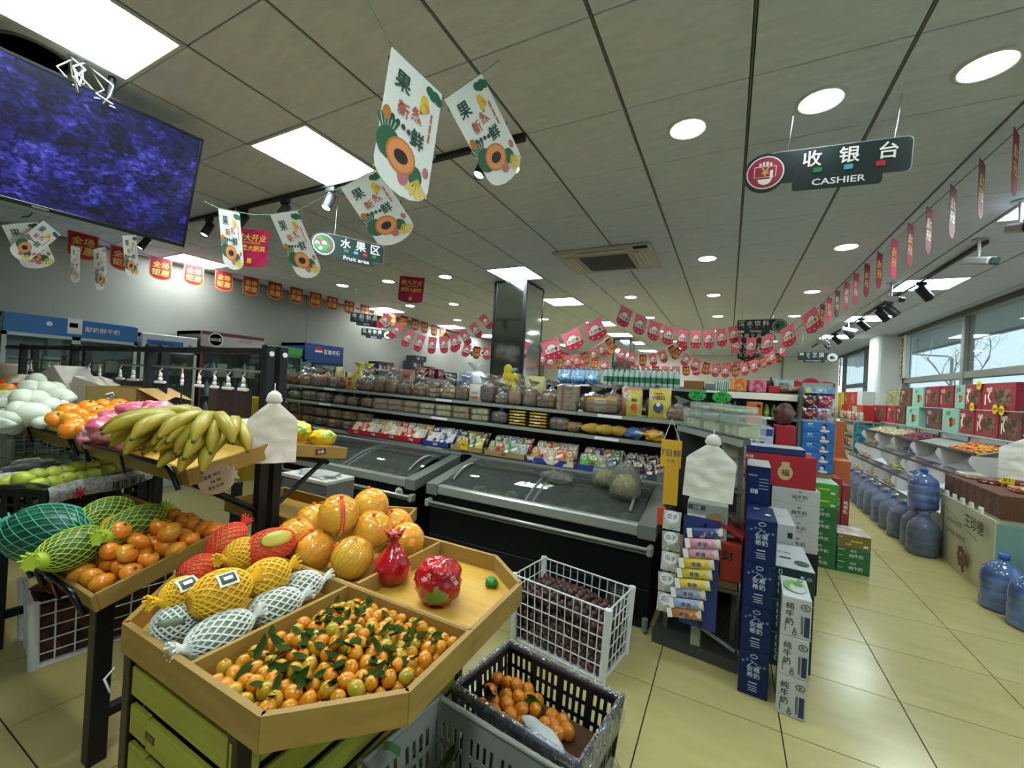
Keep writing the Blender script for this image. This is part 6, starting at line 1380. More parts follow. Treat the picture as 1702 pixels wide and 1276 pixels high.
# ================================================================ second gondola (drinks) behind the bread
g2 = thing('drinks_gondola', 'grey shelf unit of drinks behind the bread shelf', 'shelf unit', (0, 0, 0))
for z in (.12, .42, .74, 1.08, 1.40, 1.68):
    MB().box(-2.4, 5.75, z - .022, .72, 6.3, z, bev=.003).build('shelf', SHM, g2); MB().box(-2.4, 5.742, z - .03, .72, 5.75, z + .004).build('price_rail', SHL, g2)
    for k in range(5): MB().box(-1.9 + k * .55, 5.739, z - .026, -1.75 + k * .55, 5.742, z).build('price_ticket', WHITE_PRINT, g2)
MB().box(-2.4, 6.29, .1, .72, 6.3, 1.72).build('back_panel', mat('drinks back panel', '8b8e8a', .6), g2)
for x in (-2.42, -.85, .70): MB().box(x, 5.75, 0, x + .03, 6.32, 1.72, bev=.003).build('upright', SHM, g2)
MB().box(-.02, 5.735, 1.60, .70, 5.742, 1.675, bev=.002).build('fascia_board', CREAM, g2)
MB().box(.72, 5.72, 0, .745, 6.34, 1.78, bev=.003).build('end_panel', mat('pale end panel', '8f948f', .5), g2)
BOT = mat('clear bottle', 'c9dcd8', .1, trans=.0, spec=.6); 
def bottle(n='bottle', r=.033, h=.24, lab='3f7a5a', cap='3a7a5a', body='b6cfc8'):
    k = ('bt', r, h, lab, cap, body)
    if k in PRE: return PRE[k]
    b = MB().lathe([(0, 0), (r * .9, 0), (r, .01), (r, h * .62), (r * .92, h * .72), (r * .42, h * .88), (r * .38, h * .93)], 10).mesh('bottle_body', mat('bottle ' + body, body, .12, spec=.7))
    l = MB().lathe([(r * 1.02, h * .22), (r * 1.02, h * .52)], 10, cap=False).mesh('label_band', mat('bottle label ' + lab, lab, .5)); c = MB().lathe([(r * .45, h * .92), (r * .45, h), (0, h)], 8).mesh('cap', mat('bottle cap ' + cap, cap, .4))
    PRE[k] = [('bottle_body', b), ('label_band', l), ('cap', c)]; return PRE[k]
def stand(parts, name, label, cat, p, group, sc=1, yaw=0):
    t = thing(name, label, cat, p, yaw, group)
    for n, me in parts: inst(n, me, t)
    t.scale = (sc,) * 3; return t
WP = bottle(); WB_ = bottle(lab='d8dde0', cap='2f6fc0', body='bcd4e2'); DKB = bottle(lab='2b3338', cap='c03030', body='2c3a3c', r=.03, h=.25); GC = bottle(lab='9fc04a', cap='b9c7a0', body='7da04a', r=.03, h=.16)
for k in range(14):
    for j in range(2): stand(WP, 'water_bottle', 'clear water bottle with green label standing on top of the drinks gondola', 'bottle', (-1.55 + k * .072, 5.84 + j * .075, 1.681), 'green label water bottles', 1.05)
for k in range(9):
    for j in range(2): stand(WB_, 'water_bottle', 'water bottle with blue cap standing on the gondola left of the green labels', 'bottle', (-2.25 + k * .072, 5.84 + j * .075, 1.681), 'blue cap water bottles', .95)
BLP = mat('blue water pack film', '3c7cc4', .25, col2='9cc4e4', scale=14, coat=.5)
for k, (x, z) in enumerate(((-2.15, 1.681), (-1.93, 1.681), (-1.72, 1.681))): tag(blob(.10, .07, .07, 150 + k, .18).build('water_pack', BLP, None, (x, 5.78, z + .07)), 'blue shrink-wrapped water pack, %s from the left on the drinks gondola' % ORD[k], 'pack', 'blue water packs')
boxes = [(-.42, 1.681, .24, .12, '9a6a3a', 'brown carton on the drinks gondola above the yellow pouches'), (-.18, 1.681, .2, .09, '8a8894', 'grey carton right of the brown one on the drinks gondola'), (.10, 1.681, .1, .17, 'd0c22e', 'yellow and purple box on the drinks gondola'), (.32, 1.681, .26, .16, '7e7462', 'olive carton right of the yellow box')]
# stacked goods on the right end of that gondola
for x, z, w, h, c, lab in boxes: t = carton('carton', lab, 'carton', Matrix.Translation((x, 6.12, z)), w, .2, h, mat('carton ' + c, c, .7, col2=None))
ORP = mat('orange drink pack', 'd26a26', .4, col2='e0a060', scale=20); PKP = mat('magenta drink pack', 'b83a58', .4, col2='d88a98', scale=20)
for k, (x, m, w, h, lab) in enumerate(((-.08, mat('green striped cans', '2f7a4c', .4, col2='d5dbd2', kind='wave', scale=12, stretch=(1, .1, .1)), .16, .12, 'green and white striped can pack on the drinks gondola'), (.10, ORP, .17, .17, 'orange drink pack beside the striped cans'), (.30, PKP, .18, .15, 'magenta drink pack beside the orange one'), (.47, RED_PRINT, .12, .09, 'low red drink pack at the end of the row'))):
    carton('drink_pack', lab, 'drink pack', Matrix.Translation((x, 5.87, 1.681)), w, .18, h, m, bev=.012)
carton('teal_box', 'pale teal printed gift box on the drinks gondola', 'box', Matrix.Translation((.58, 6.0, 1.681)), .2, .12, .17, mat('teal gift', '9fbfb4', .5), parts=[lambda t: MB().text('臻品', .05, 0, .11, -.062, 0, .014).build('lettering', mat('teal dark print', '3a5a58', .5), t), lambda t: disc(MB(), .02, -.062, 0, .0, .04).build('seal', RED_PRINT, t)])
tag(MB().lathe([(.03, 0), (.03, .13), (.012, .17), (.012, .2), (0, .2)], 12).build('dark_bottle', mat('dark bottle glass', '20282a', .2), None, (.45, 6.0, 1.681)), 'dark bottle standing left of the pale teal box', 'bottle')
p = PY(1325, 640, 6.0)
tag(blob(.16, .09, .05, 160, .3).build('bagged_nuts', mat('nut bag', '6a5a48', .5, col2='a08a6a', scale=20), None, (.62, 5.86, 1.73)), 'clear bag of dark nuts lying on the gondola corner', 'bag')
hd_ = thing('header_card', 'red scalloped header card standing on the far gondola', 'header card', (.98, 6.9, 1.66))
pl_ = [(-.27, 0), (-.27, .2)] + [(-.27 + .054 * k, .2 + .03 * abs(math.sin(k * PI / 3.3)) + (.04 if 3 < k < 7 else 0)) for k in range(1, 10)] + [(.27, .2), (.27, 0)]
MB().prism(pl_, 0, .006).build('card', RED_PRINT, hd_); MB().text('大礼包', .08, -.05, .12, -.002, 0, .014).build('lettering', CREAM, hd_); q = MB(); disc(q, .05, -.002, 0, .17, .1, 16); q.build('round_print', mat('skin print', 'd8a890', .6), hd_)
for k in range(4): MB().box(-.2 + k * .1, .02, 0, -.12 + k * .1, .1, .1, bev=.004).build('snack_box', (mat('biscuit box', '8a5a52', .5), mat('biscuit box b', '5a4a6a', .5))[k % 2], hd_)
# cans and bottles on the shelves facing the viewer
for k in range(4): stand(GC, 'drink_can', 'light green can on the drinks gondola shelf, %s of four' % ORD[k], 'can', (.26 + k * .075, 5.85, 1.402), 'light green cans', .9)
for k in range(3): stand(DKB, 'drink_bottle', 'dark canned drink on the drinks gondola shelf, %s of three' % ORD[k], 'bottle', (-.05 + k * .062, 5.85, 1.402), 'dark drinks', .75)
for k in range(6): stand(WB_ if k % 2 else DKB, 'drink_bottle', 'bottle on the lower drinks shelf, %s from the left' % ORD[k], 'bottle', (.05 + k * .1, 5.86, 1.082), 'bottles on the lower drinks shelf', .9)
for k, (u, v) in enumerate(((1159, 657), (1200, 660))):
    p = PY(u, v, 4.6 if k == 0 else 4.4); t = thing('price_burst', 'green starburst price card, %s one over the cake boxes' % ('left' if k == 0 else 'right'), 'price card', p, None, 'green price cards')
    poly = [((.062 if q % 2 else .07) * 1.25 * math.cos(q * PI / 16), (.062 if q % 2 else .07) * math.sin(q * PI / 16) * .8) for q in range(32)]; MB().prism(poly, 0, .003).build('card', mat('fluorescent green card', '35b04a', .6), t); MB().text('特价', .03, 0, .02, -.001, 0, .012).text('¥12.8', .03, 0, -.02, -.001, 0, .01).build('lettering', BLACK_PRINT, t); MB().tube([(0, .004, -.05), (0, .004, -(p.z - 1.36))], .004, 5).build('stem', WHT, t)
# shelf goods along the white wall beyond the coolers
ws = thing('wall_shelf', 'grey wall shelf along the white wall beyond the coolers', 'shelf unit', (0, 0, 0))
for z in (.2, .6, 1.0, 1.35, 1.68): MB().box(-7.25, 6.2, z - .02, -6.8, 13.5, z, bev=.003).build('shelf', SHM, ws)
for y in (6.2, 8, 9.8, 11.6, 13.5): MB().box(-7.27, y, 0, -6.8, y + .03, 1.7, bev=.003).build('upright', SHM, ws)
DKX = mat('black gift carton', '24262a', .5); MRX = mat('maroon gift carton', '6a2430', .5)
def giftcase(label, p, w, d, h, m, word):
    return carton('gift_case', label, 'carton', Matrix.Translation(p) @ Matrix.Rotation(PI / 2, 4, 'Z'), w, d, h, m, parts=[lambda t: MB().box(-w * .36, -d / 2 - .002, h * .3, -w * .12, -d / 2, h * .75).text(word, h * .3, w * .14, h * .55, -d / 2 - .002, 0, .014).build('print', mat('grey case print', '9c9a96', .6), t)], group='cartons on the wall shelf')
for k, (y, z, h, m, lab) in enumerate(((6.9, 1.68, .3, DKX, 'black carton standing at the left of the stacks on the wall shelf'), (7.15, 1.68, .3, MRX, 'maroon carton right of the first black one on the wall shelf'), (8.15, 1.68, .2, DKX, 'bottom black carton of the tall stack on the wall shelf'), (8.1, 1.88, .2, DKX, 'middle black carton of the tall stack on the wall shelf'), (8.2, 2.08, .14, DKX, 'top black carton of the tall stack on the wall shelf'), (8.65, 1.68, .3, MRX, 'maroon carton right of the tall stack on the wall shelf'), (9.05, 1.68, .26, MRX, 'second maroon carton right of the tall stack'), (9.6, 1.68, .2, DKX, 'low black carton at the right end of the wall shelf'))):
    giftcase(lab, (-7.02, y, z), .42 if h < .25 else .24, .3, h, m, '礼盒')
for k in range(16): stand(WB_ if k % 3 else WP, 'water_bottle', 'bottle at the far end of the white wall shelf', 'bottle', (-7.0 + .08 * (k % 2), 10.2 + k * .09, 1.681), 'bottles on the far wall shelf', 1.1)
tag(blob(.2, .16, .16, 170, .2).lathe([(.03, .14), (.02, .18), (.1, .26)], 10).build('white_bag', mat('white translucent bag', 'd5d6d2', .5), None, (-3.05, 4.75, 1.62)), 'tied white translucent bag behind the bread shelf', 'bag')
sb = thing('back_shelf', 'narrow back shelf carrying the tied white bag', 'shelf', (-3.05, 4.75, 0)); MB().box(-.3, -.15, 1.44, .3, .15, 1.46).build('top', SHM, sb)
for s in (-1, 1): MB().box(s * .28 - .015, -.12, 0, s * .28 + .015, .12, 1.44).build('leg', SHM, sb)
# ================================================================ carton helper with print
def pbox(name, label, x0, x1, y0, y1, z0, z1, m, cat='box', group=None, top=None, prints=(), bev=.003, yaw=0):
    """printed carton; prints = (text, size, dx, dz, material, face) with face 'f' front (-y), 'r' right (+x), 'l' left, 't' top"""
    w, d, h = x1 - x0, y1 - y0, z1 - z0
    t = thing(name, label, cat, ((x0 + x1) / 2, (y0 + y1) / 2, z0), yaw, group)
    MB().box(-w / 2, -d / 2, 0, w / 2, d / 2, h, bev=bev).build('box_body', m, t)
    if top is not None: MB().box(-w / 2 + .002, -d / 2 + .002, h - .001, w / 2 - .002, d / 2 - .002, h + .0012).build('top_panel', top, t)
    by = {}
    for pi_, (s, sz, dx, dz, pm, fc) in enumerate(prints):
        b = by.setdefault((pm.name, fc), (MB(), pm))[0]; lift = -.0003 * pi_
        X_ = {'f': Matrix.Translation((0, -d / 2 - .001, h / 2)), 'l': Matrix.Translation((-w / 2 - .001, 0, h / 2)) @ Matrix.Rotation(-PI / 2, 4, 'Z'), 'r': Matrix.Translation((w / 2 + .001, 0, h / 2)) @ Matrix.Rotation(PI / 2, 4, 'Z'), 't': Matrix.Translation((0, 0, h + .002)) @ Matrix.Rotation(-PI / 2, 4, 'X')}[fc]
        if s == '#': b.add([X_ @ Vector(v) for v in ((dx - sz[0] / 2, lift, dz - sz[1] / 2), (dx + sz[0] / 2, lift, dz - sz[1] / 2), (dx + sz[0] / 2, lift, dz + sz[1] / 2), (dx - sz[0] / 2, lift, dz + sz[1] / 2))], [(0, 1, 2, 3)])
        elif s == 'o': b.add([X_ @ Vector((dx + sz[0] / 2 * math.cos(a), lift, dz + sz[1] / 2 * math.sin(a))) for a in [k * PI / 10 for k in range(20)]], [tuple(range(20))])
        elif s == 'ring': b.tube([X_ @ Vector((dx + sz[0] / 2 * math.cos(a), 0, dz + sz[1] / 2 * math.sin(a))) for a in [k * PI / 10 for k in range(20)]], .0018, 4, closed=True)
        elif s == 'tri': b.tube([X_ @ Vector(q) for q in ((dx - sz, 0, dz), (dx, 0, dz + sz), (dx + sz, 0, dz))], .0018, 4)
        else:
            vert = len(s) > 1 and s[0] == '|'
            if vert:
                for k, ch in enumerate(s[1:]): b.text(ch, sz, dx, dz - k * sz * 1.12, -.0008, 0, .012, X=X_)
            else: b.text(s, sz, dx, dz, lift - .0003, 0, .012, X=X_)
    for (nm, fc), (b, pm) in by.items(): b.build('print', pm, t)
    return t
BLUEM = mat('royal blue carton', '12244f', .5, spec=.25); WHITEM = mat('white milk carton', 'b4b7b5', .45); DKG = mat('dark green carton side', '1f3a30', .45); SILV = mat('pale print', 'b9c4d4', .5)
GREENB = mat('green carton', '2a6a3c', .45); LGREEN = mat('bright green carton', '3f9a34', .45); OLVB = mat('olive brown carton', '7a6a34', .5); REDB = mat('red gift carton', 'a32630', .45); ORGB = mat('orange carton', 'b5602f', .5)
bluep = [('ring', (.032, .018), 0, .095, SILV, 'f'), ('tri', .026, 0, .04, SILV, 'f'), ('安慕', .03, 0, .028, SILV, 'f'), ('希奶', .03, 0, -.004, SILV, 'f'), ('#', (.04, .006), 0, -.045, SILV, 'f'), ('#', (.045, .004), -.004, -.062, SILV, 'f'), ('#', (.04, .004), 0, -.074, SILV, 'f'), ('#', (.042, .004), 0, -.086, SILV, 'f')] + [('o', (.014, .014), -.05 + .02 * k, .062 + .012 * math.sin(k * 1.1), mat('dim blue print', '5a74a8', .5), 'f') for k in range(6)] + [('#', (.03, .02), -.02, .06, SILV, 't'), ('o', (.03, .04), .03, -.06, SILV, 't')]
for k in range(4): pbox('milk_carton', 'royal blue milk carton, %s from the floor in the front blue stack' % ORD[k], .125, .265, 2.64, 2.98, .001 + k * .238, .237 + k * .238, BLUEM, 'carton', 'front blue carton stack', prints=bluep if k else bluep[:-2], yaw=R(-3 + .8 * k))
for k in range(5): pbox('milk_carton', 'royal blue carton with barcode side, %s from the floor in the rear blue stack' % ORD[k], .13, .262, 3.06, 3.4, .001 + k * .236, .235 + k * .236, BLUEM, 'carton', 'rear blue carton stack', top=WHITEM if k == 4 else None, prints=[('#', (.04, .028), -.02, -.04, SILV, 'f'), ('#', (.004, .026), -.03, -.04, BLUEM, 'f'), ('#', (.004, .026), -.018, -.04, BLUEM, 'f'), ('营养成分', .012, -.03, .06, SILV, 'f'), ('#', (.05, .003), .03, .04, SILV, 'f'), ('#', (.05, .003), .03, .02, SILV, 'f'), ('#', (.05, .003), .03, 0, SILV, 'f'), ('#', (.05, .003), .03, -.02, SILV, 'f')], yaw=R(-2))
BK = mat('ink', '25272c', .5); INKB = mat('ink blue', '2c3658', .5); GRN2 = mat('meadow print', '6aa84a', .5)
milkp = [('|纯牛奶', .035, -.028, .055, BK, 'f'), ('ring', (.038, .03), .038, .06, BK, 'f'), ('乳', .016, .038, .06, BK, 'f'), ('#', (.022, .1), .045, -.035, INKB, 'f'), ('#', (.003, .09), .022, -.03, BK, 'f'), ('#', (.003, .09), .027, -.03, BK, 'f'), ('品', .016, -.005, -.06, BK, 'f'), ('ring', (.016, .016), -.005, -.08, BK, 'f'), ('#', (.003, .05), -.045, -.05, BK, 'f')]
for k in range(3): pbox('milk_carton', 'white pure milk carton, %s from the floor in the front white stack' % ORD[k], .30, .425, 2.575, 2.86, .001 + k * .202, .201 + k * .202, WHITEM, 'carton', 'front white carton stack', prints=milkp + ([('o', (.1, .17), .0, 0, GRN2, 't'), ('o', (.07, .12), .01, -.02, WHITEM, 't'), ('o', (.045, .06), .015, .03, mat('leaf print', '3f8a3a', .5), 't'), ('ring', (.025, .03), .03, .1, BK, 't')] if k == 2 else []), yaw=R(-5 + 1.2 * k))
for k in range(3): pbox('gift_milk_carton', 'white topped carton with dark green end, %s from the floor behind the pure milk' % ORD[k], .275, .50, 3.02, 3.5, .001 + k * .2, .199 + k * .2, DKG, 'carton', 'dark green end cartons', top=WHITEM, prints=[('|0000', .035, -.06, .07, SILV, 'f'), ('o', (.02, .016), .05, .06, SILV, 'f'), ('ring', (.022, .014), .085, .055, SILV, 'f')] + ([('牛奶', .04, -.02, .05, mat('grey print', '6f7478', .5), 't'), ('#', (.06, .03), -.02, -.06, BK, 't'), ('o', (.08, .1), .06, -.12, DKG, 't')] if k == 2 else []))
for k in range(4): pbox('gift_milk_carton', 'white carton with small black panel, %s from the floor in the middle white stack' % ORD[k], .275, .46, 3.53, 4.05, .001 + k * .182, .181 + k * .182, WHITEM, 'carton', 'middle white carton stack', prints=[('#', (.03, .04), .06, .02, BK, 'f')] + ([('鲜牛奶', .03, 0, -.03, mat('grey print', '6f7478', .5), 't')] if k == 3 else []))
pbox('storage_crate', 'black crate under the white lettered cartons', .36, .72, 4.27, 4.62, .001, .34, BLK, 'crate')
for k in range(4): pbox('yogurt_carton', 'white carton with black lettering, %s from the bottom on the black crate' % ORD[k], .37, .71, 4.26, 4.6, .342 + k * .13, .471 + k * .13, WHITEM, 'carton', 'white lettered cartons', prints=[('纯牛奶', .036, .03, 0, BK, 'f'), ('#', (.06, .004), .03, -.03, BK, 'f'), ('ring', (.024, .01), .03, .042, BK, 'f'), ('ring', (.03, .05), -.13, .0, SILV, 'f')])
for k in range(2): pbox('storage_carton', 'brown carton under the red gift box, %s one' % ('lower' if k == 0 else 'upper'), .0, .355, 4.27, 4.72, .001 + k * .43, .43 + k * .43, CARD, 'carton')
pbox('gift_box', 'large red gift carton with beige pouch emblem lying over the white cartons', .12, .68, 4.28, 4.6, .863, 1.13, REDB, 'gift box', prints=[('o', (.11, .13), .06, -.01, mat('beige emblem', 'c0a878', .5), 'f'), ('#', (.06, .03), .06, .065, mat('beige emblem', 'c0a878', .5), 'f'), ('福', .06, .06, -.01, mat('brown print', '5a3a1c', .6), 'f'), ('年货', .03, -.21, .1, CREAM, 'f')])
pbox('gift_box', 'flat navy carton with white lid on the red gift carton', .14, .6, 4.3, 4.58, 1.133, 1.19, mat('navy carton', '24325a', .45), 'box', top=WHITEM)
pbox('drink_carton', 'blue and white drinks carton behind the clear cake boxes', -.05, .40, 4.75, 5.05, 1.0, 1.33, mat('blue white carton', 'bcc8dc', .45), 'carton', prints=[('#', (.44, .07), 0, .12, BLUE_PRINT, 'f'), ('纯净', .05, -.06, .05, BLUE_PRINT, 'f'), ('#', (.1, .2), .1, -.03, mat('carton mid blue', '2f62b0', .5), 'f'), ('水', .06, .1, .02, WHITE_PRINT, 'f'), ('#', (.44, .03), 0, -.14, BLUE_PRINT, 'f')])
pbox('storage_carton', 'tall brown carton under the blue and white drinks carton', -.06, .41, 4.75, 5.06, .001, .999, CARD, 'carton')
pbox('gift_box', 'dark red carton beside the blue and white drinks carton', .42, .58, 4.75, 5.05, .001, 1.36, REDB, 'box')
pbox('noodle_box', 'upright orange box standing on the drinks carton', .17, .30, 4.78, 4.98, 1.332, 1.57, mat('bright orange box', 'cf6a24', .45), 'box', top=mat('lilac lid', 'c9b4c4', .5), prints=[('面', .05, 0, .03, CREAM, 'f'), ('#', (.03, .03), .035, .085, BK, 'f')])
tag(blob(.09, .07, .11, 190, .25).build('net_bag', mat('dark net bag', '4a2b30', .6, col2='6a4a3a', scale=18), None, (.49, 4.88, 1.47)), 'dark netted bag standing on the dark red carton', 'bag')
# green cartons in the aisle
WGT = mat('white green print', 'cfd8cc', .5)
gp = [('纯牛奶', .035, .02, -.008, WGT, 'f'), ('#', (.05, .006), -.09, .04, WGT, 'f'), ('#', (.04, .004), -.095, -.015, WGT, 'f'), ('特优', .022, .0, .035, WGT, 'f')]
lgp = [('#', (.09, .012), .02, .005, YEL_PRINT, 'f'), ('#', (.035, .02), .09, -.03, WGT, 'f'), ('山泉', .022, -.04, -.025, WGT, 'f'), ('特优', .014, -.1, .035, WGT, 'f')]
for k in range(7): pbox('milk_carton', ('bright green carton with yellow handle, %s in the tall green stack' % ('top one' if k == 6 else 'second from the top')) if k > 4 else 'dark green carton, %s from the floor in the tall green stack' % ORD[k], .715 + .004 * (k % 2), .985, 5.05, 5.4, .001 + k * .1165, .116 + k * .1165, LGREEN if k > 4 else GREENB, 'carton', 'tall green carton stack', top=mat('pale printed lid', 'bcc4b0', .5, col2='6fae9a', scale=9) if k == 6 else None, prints=lgp if k > 4 else gp)
for k in range(2): pbox('milk_carton', 'dark green carton, %s in the low green stack' % ('on the floor' if k == 0 else 'upper one'), .992, 1.245, 5.05, 5.4, .001 + k * .1165, .116 + k * .1165, GREENB, 'carton', 'low green carton stack', prints=gp)
pbox('milk_carton', 'olive brown carton with yellow handle on the low green stack', .99, 1.245, 5.05, 5.4, .235, .36, OLVB, 'carton', top=mat('film lid', 'b9a898', .2, col2='d8d0c8', scale=12), prints=lgp)
for k in range(2): pbox('gift_box', 'upright maroon carton behind the green cartons, %s one' % ('left' if k == 0 else 'right'), 1.02 + k * .07, 1.085 + k * .07, 5.45, 5.8, .001, .82 - .06 * k, mat('maroon aisle box', '8a2f38', .5), 'box', prints=[('|年货礼', .04, 0, .2, CREAM, 'f')])
pbox('gift_box', 'orange carton standing behind the maroon cartons in the aisle', PY(1386, 800, 5.9).x, PY(1413, 800, 5.9).x, 5.9, 6.2, .001, PY(1398, 766, 5.9).z, ORGB, 'carton')
pbox('gift_box', 'narrow taller orange carton behind the other orange carton', PY(1386, 800, 6.3).x, PY(1400, 800, 6.3).x, 6.3, 6.5, .001, PY(1398, 700, 6.3).z, ORGB, 'carton', prints=[('橙', .08, 0, 0, CREAM, 'f')])
pbox('storage_carton', 'brown carton supporting the sky blue drinks cartons', .725, 1.0, 5.43, 5.56, .001, .86, CARD, 'carton')
SKYB = mat('sky blue carton', '2f78b8', .4, col2='174a92', scale=2.2, stretch=(.4, .4, 1.6)); FACE = mat('pale skin print', 'd3c3b8', .6); HAIR = mat('dark hair print', '1d2026', .5)
for k in range(5):
    h = .107; t = pbox('water_carton', 'sky blue carton with a drinking figure, %s from the bottom of the blue stack' % ORD[k], .722, 1.0, 5.425, 5.57, .862 + k * h, .862 + (k + 1) * h - .001, SKYB, 'carton', 'sky blue carton stack', prints=[('营养', .022, -.075, .028, WHITE_PRINT, 'f'), ('#', (.06, .004), -.07, .004, SILV, 'f'), ('o', (.085, .03), .052, -.037, FACE, 'f'), ('o', (.045, .05), .05, .012, HAIR, 'f'), ('o', (.034, .042), .042, -.004, FACE, 'f'), ('o', (.012, .01), .038, -.018, RED_PRINT, 'f'), ('o', (.024, .01), .115, .036, RED_PRINT, 'f')])
# snack packs hung on the gondola end above them
hk = thing('hanging_rack', 'pale wire rack of snack bags on the gondola end above the sky blue cartons', 'rack', (.86, 5.66, 1.40)); MB().box(-.13, .03, 0, .15, .04, .42).build('back_plate', SHL, hk)
MB().box(-.13, -.06, 0, .15, .03, .012).build('shelf', SHL, hk)
for k, (dx, dz, c, lab) in enumerate(((-.06, .012, '5a2a36', 'dark shiny snack bag low on the gondola end rack'), (.07, .012, '8f7f9a', 'lilac snack bag low on the gondola end rack'), (-.06, .15, '33252a', 'black shiny snack bag in the middle of the gondola end rack'), (.075, .15, '8a3a58', 'plum pink snack bag in the middle of the gondola end rack'))):
    put('pouch', 2, lab, 'snack bag', (.86 + dx, 5.62, 1.40 + dz), 0, (.78, .8, .62), c, 'snack bags on the end rack', tilt=-.1)
pbox('header_box', 'pale blue header box on top of the gondola end rack', .74, 1.02, 5.6, 5.72, 1.70, 1.77, mat('pale blue header', '9fb8c4', .5, col2='5f8fb4', scale=14), 'box', prints=[('o', (.05, .05), -.1, 0, YEL_PRINT, 'f'), ('零食', .04, .03, 0, WHITE_PRINT, 'f')])
MB_ = None
# ================================================================ end rack beside the freezer (snack strips, cake boxes)
er = thing('end_rack', 'steel end rack beside the freezer with a low plinth and a raised shelf', 'rack', (0, 0, 0))
MB().slab([(-.37, 2.86), (.115, 2.8), (.115, 3.62), (-.33, 3.62)], .0, .07).build('plinth', mat('dark plinth steel', '4a4b47', .4, metal=.4), er)
MB().box(-.14, 2.835, .07, -.085, 2.86, .44, bev=.003).build('upright', SHL, er)
MB().tube([(-.34, 2.85, .30), (.10, 2.81, .12)], .012, 4).build('cross_bar', SHL, er)
for (x, y, h) in ((-.33, 3.6, 1.36), (.09, 3.05, 1.36), (.09, 3.6, 1.36), (-.30, 2.95, .44)): MB().box(x - .014, y - .014, .07, x + .014, y + .014, h, bev=.002).build('post', SHM, er)
MB().box(-.34, 2.87, .42, .11, 3.6, .44, bev=.003).build('middle_shelf', SHM, er); MB().box(-.33, 3.58, .07, .1, 3.6, 1.34).build('back_panel', mat('dark rack panel', '2c2d2b', .5), er)
MB().slab([(-.335, 3.62), (-.335, 3.5), (.085, 2.72), (.125, 2.74), (.125, 3.62)], 1.338, 1.36).build('top_shelf', SHM, er); MB().slab([(-.345, 3.5), (.075, 2.715), (.085, 2.72), (-.335, 3.5)], 1.325, 1.364).build('price_rail', SHL, er)
MB().slab([(-.10, 3.55), (.02, 3.0), (.11, 3.0), (.11, 3.55)], 1.0, 1.015).build('side_shelf', SHM, er)
sa = math.atan2(2.72 - 3.5, .085 + .335)
def cake_tub(label, p, L_, D, Hh, fills):
    t = thing('cake_tub', label, 'cake box', X=Matrix.Translation(p) @ Matrix.Rotation(sa, 4, 'Z'))
    b = MB(); b.box(-L_ / 2, -D / 2, 0, L_ / 2, D / 2, Hh, bev=.012); b.build('clear_box', CLEARBOX, t); MB().box(-L_ / 2 - .006, -D / 2 - .006, Hh * .62, L_ / 2 + .006, D / 2 + .006, Hh * .66, bev=.003).build('lid_rim', CLEARBOX, t)
    n = len(fills)
    for k, c in enumerate(fills): o = MB().box(-L_ / 2 + .02 + (L_ - .04) * k / n, -D / 2 + .02, .006, -L_ / 2 + .02 + (L_ - .04) * (k + .9) / n, D / 2 - .02, Hh * (.5 + .08 * (k % 2)), bev=.012).build('cake', mat('cake ' + c, c, .7, col2='d9d6b8', scale=20), t)
    return t
mid_ = Vector((-.335, 3.5, 1.36)); en_ = Vector((.085, 2.72, 1.36)); nn = Vector((.88, .47, 0)) * .085
for k, (f0, f1, fl_, lab) in enumerate(((.04, .32, ('c7c890', 'd3cf9a', 'b9c07a'), 'clear box of green cream cakes at the rear of the end rack shelf'), (.34, .64, ('cfc77a', 'd8d49c', 'c4b870'), 'clear box of yellow cream cakes in the middle of the end rack shelf'), (.66, .97, ('b9b884', 'cfae72', 'd6d2a8'), 'clear box of cream cakes at the front of the end rack shelf'))):
    c_ = mid_.lerp(en_, (f0 + f1) / 2) + nn; cake_tub(lab, c_, (en_ - mid_).length * (f1 - f0), .14, .145, fl_)
for k, (f, h) in enumerate(((.35, .05), (.68, .045))):
    c_ = mid_.lerp(en_, f) + nn + Vector((0, 0, .149)); t = thing('cake_tub', 'flat clear lidded box stacked %s on the cake boxes' % ('rear' if k == 0 else 'front'), 'cake box', X=Matrix.Translation(c_) @ Matrix.Rotation(sa, 4, 'Z')); MB().box(-.17, -.07, 0, .17, .07, h, bev=.01).build('clear_box', CLEARBOX, t); MB().box(-.15, -.055, .004, .15, .055, h * .5, bev=.01).build('pastry', mat('flat pastry', 'a09a78', .7, col2='c9c4a8', scale=16), t)
for k in range(3): t = thing('cake_tub', 'clear tub of biscuits, %s from the bottom behind the white bags' % ORD[k], 'cake box', (.045, 3.2, 1.016 + k * .098)); MB().box(-.07, -.16, 0, .07, .16, .095, bev=.012).build('clear_box', CLEARBOX, t); MB().box(-.058, -.14, .005, .058, .14, .07, bev=.012).build('biscuits', mat('biscuit heap %d' % k, ('b08f62', '9c9280', 'a8a090')[k], .7, col2='c9b48a', scale=22), t)
roll_bag('bundle of white carrier bags hanging from the cake shelf', Vector((-.085, 2.70, 1.005)), .265, .315, 3)
MB().tube([(-.07, 2.70, 1.42), (-.03, 2.92, 1.352)], .003, 4).build('bag_hook', CHROME, er)
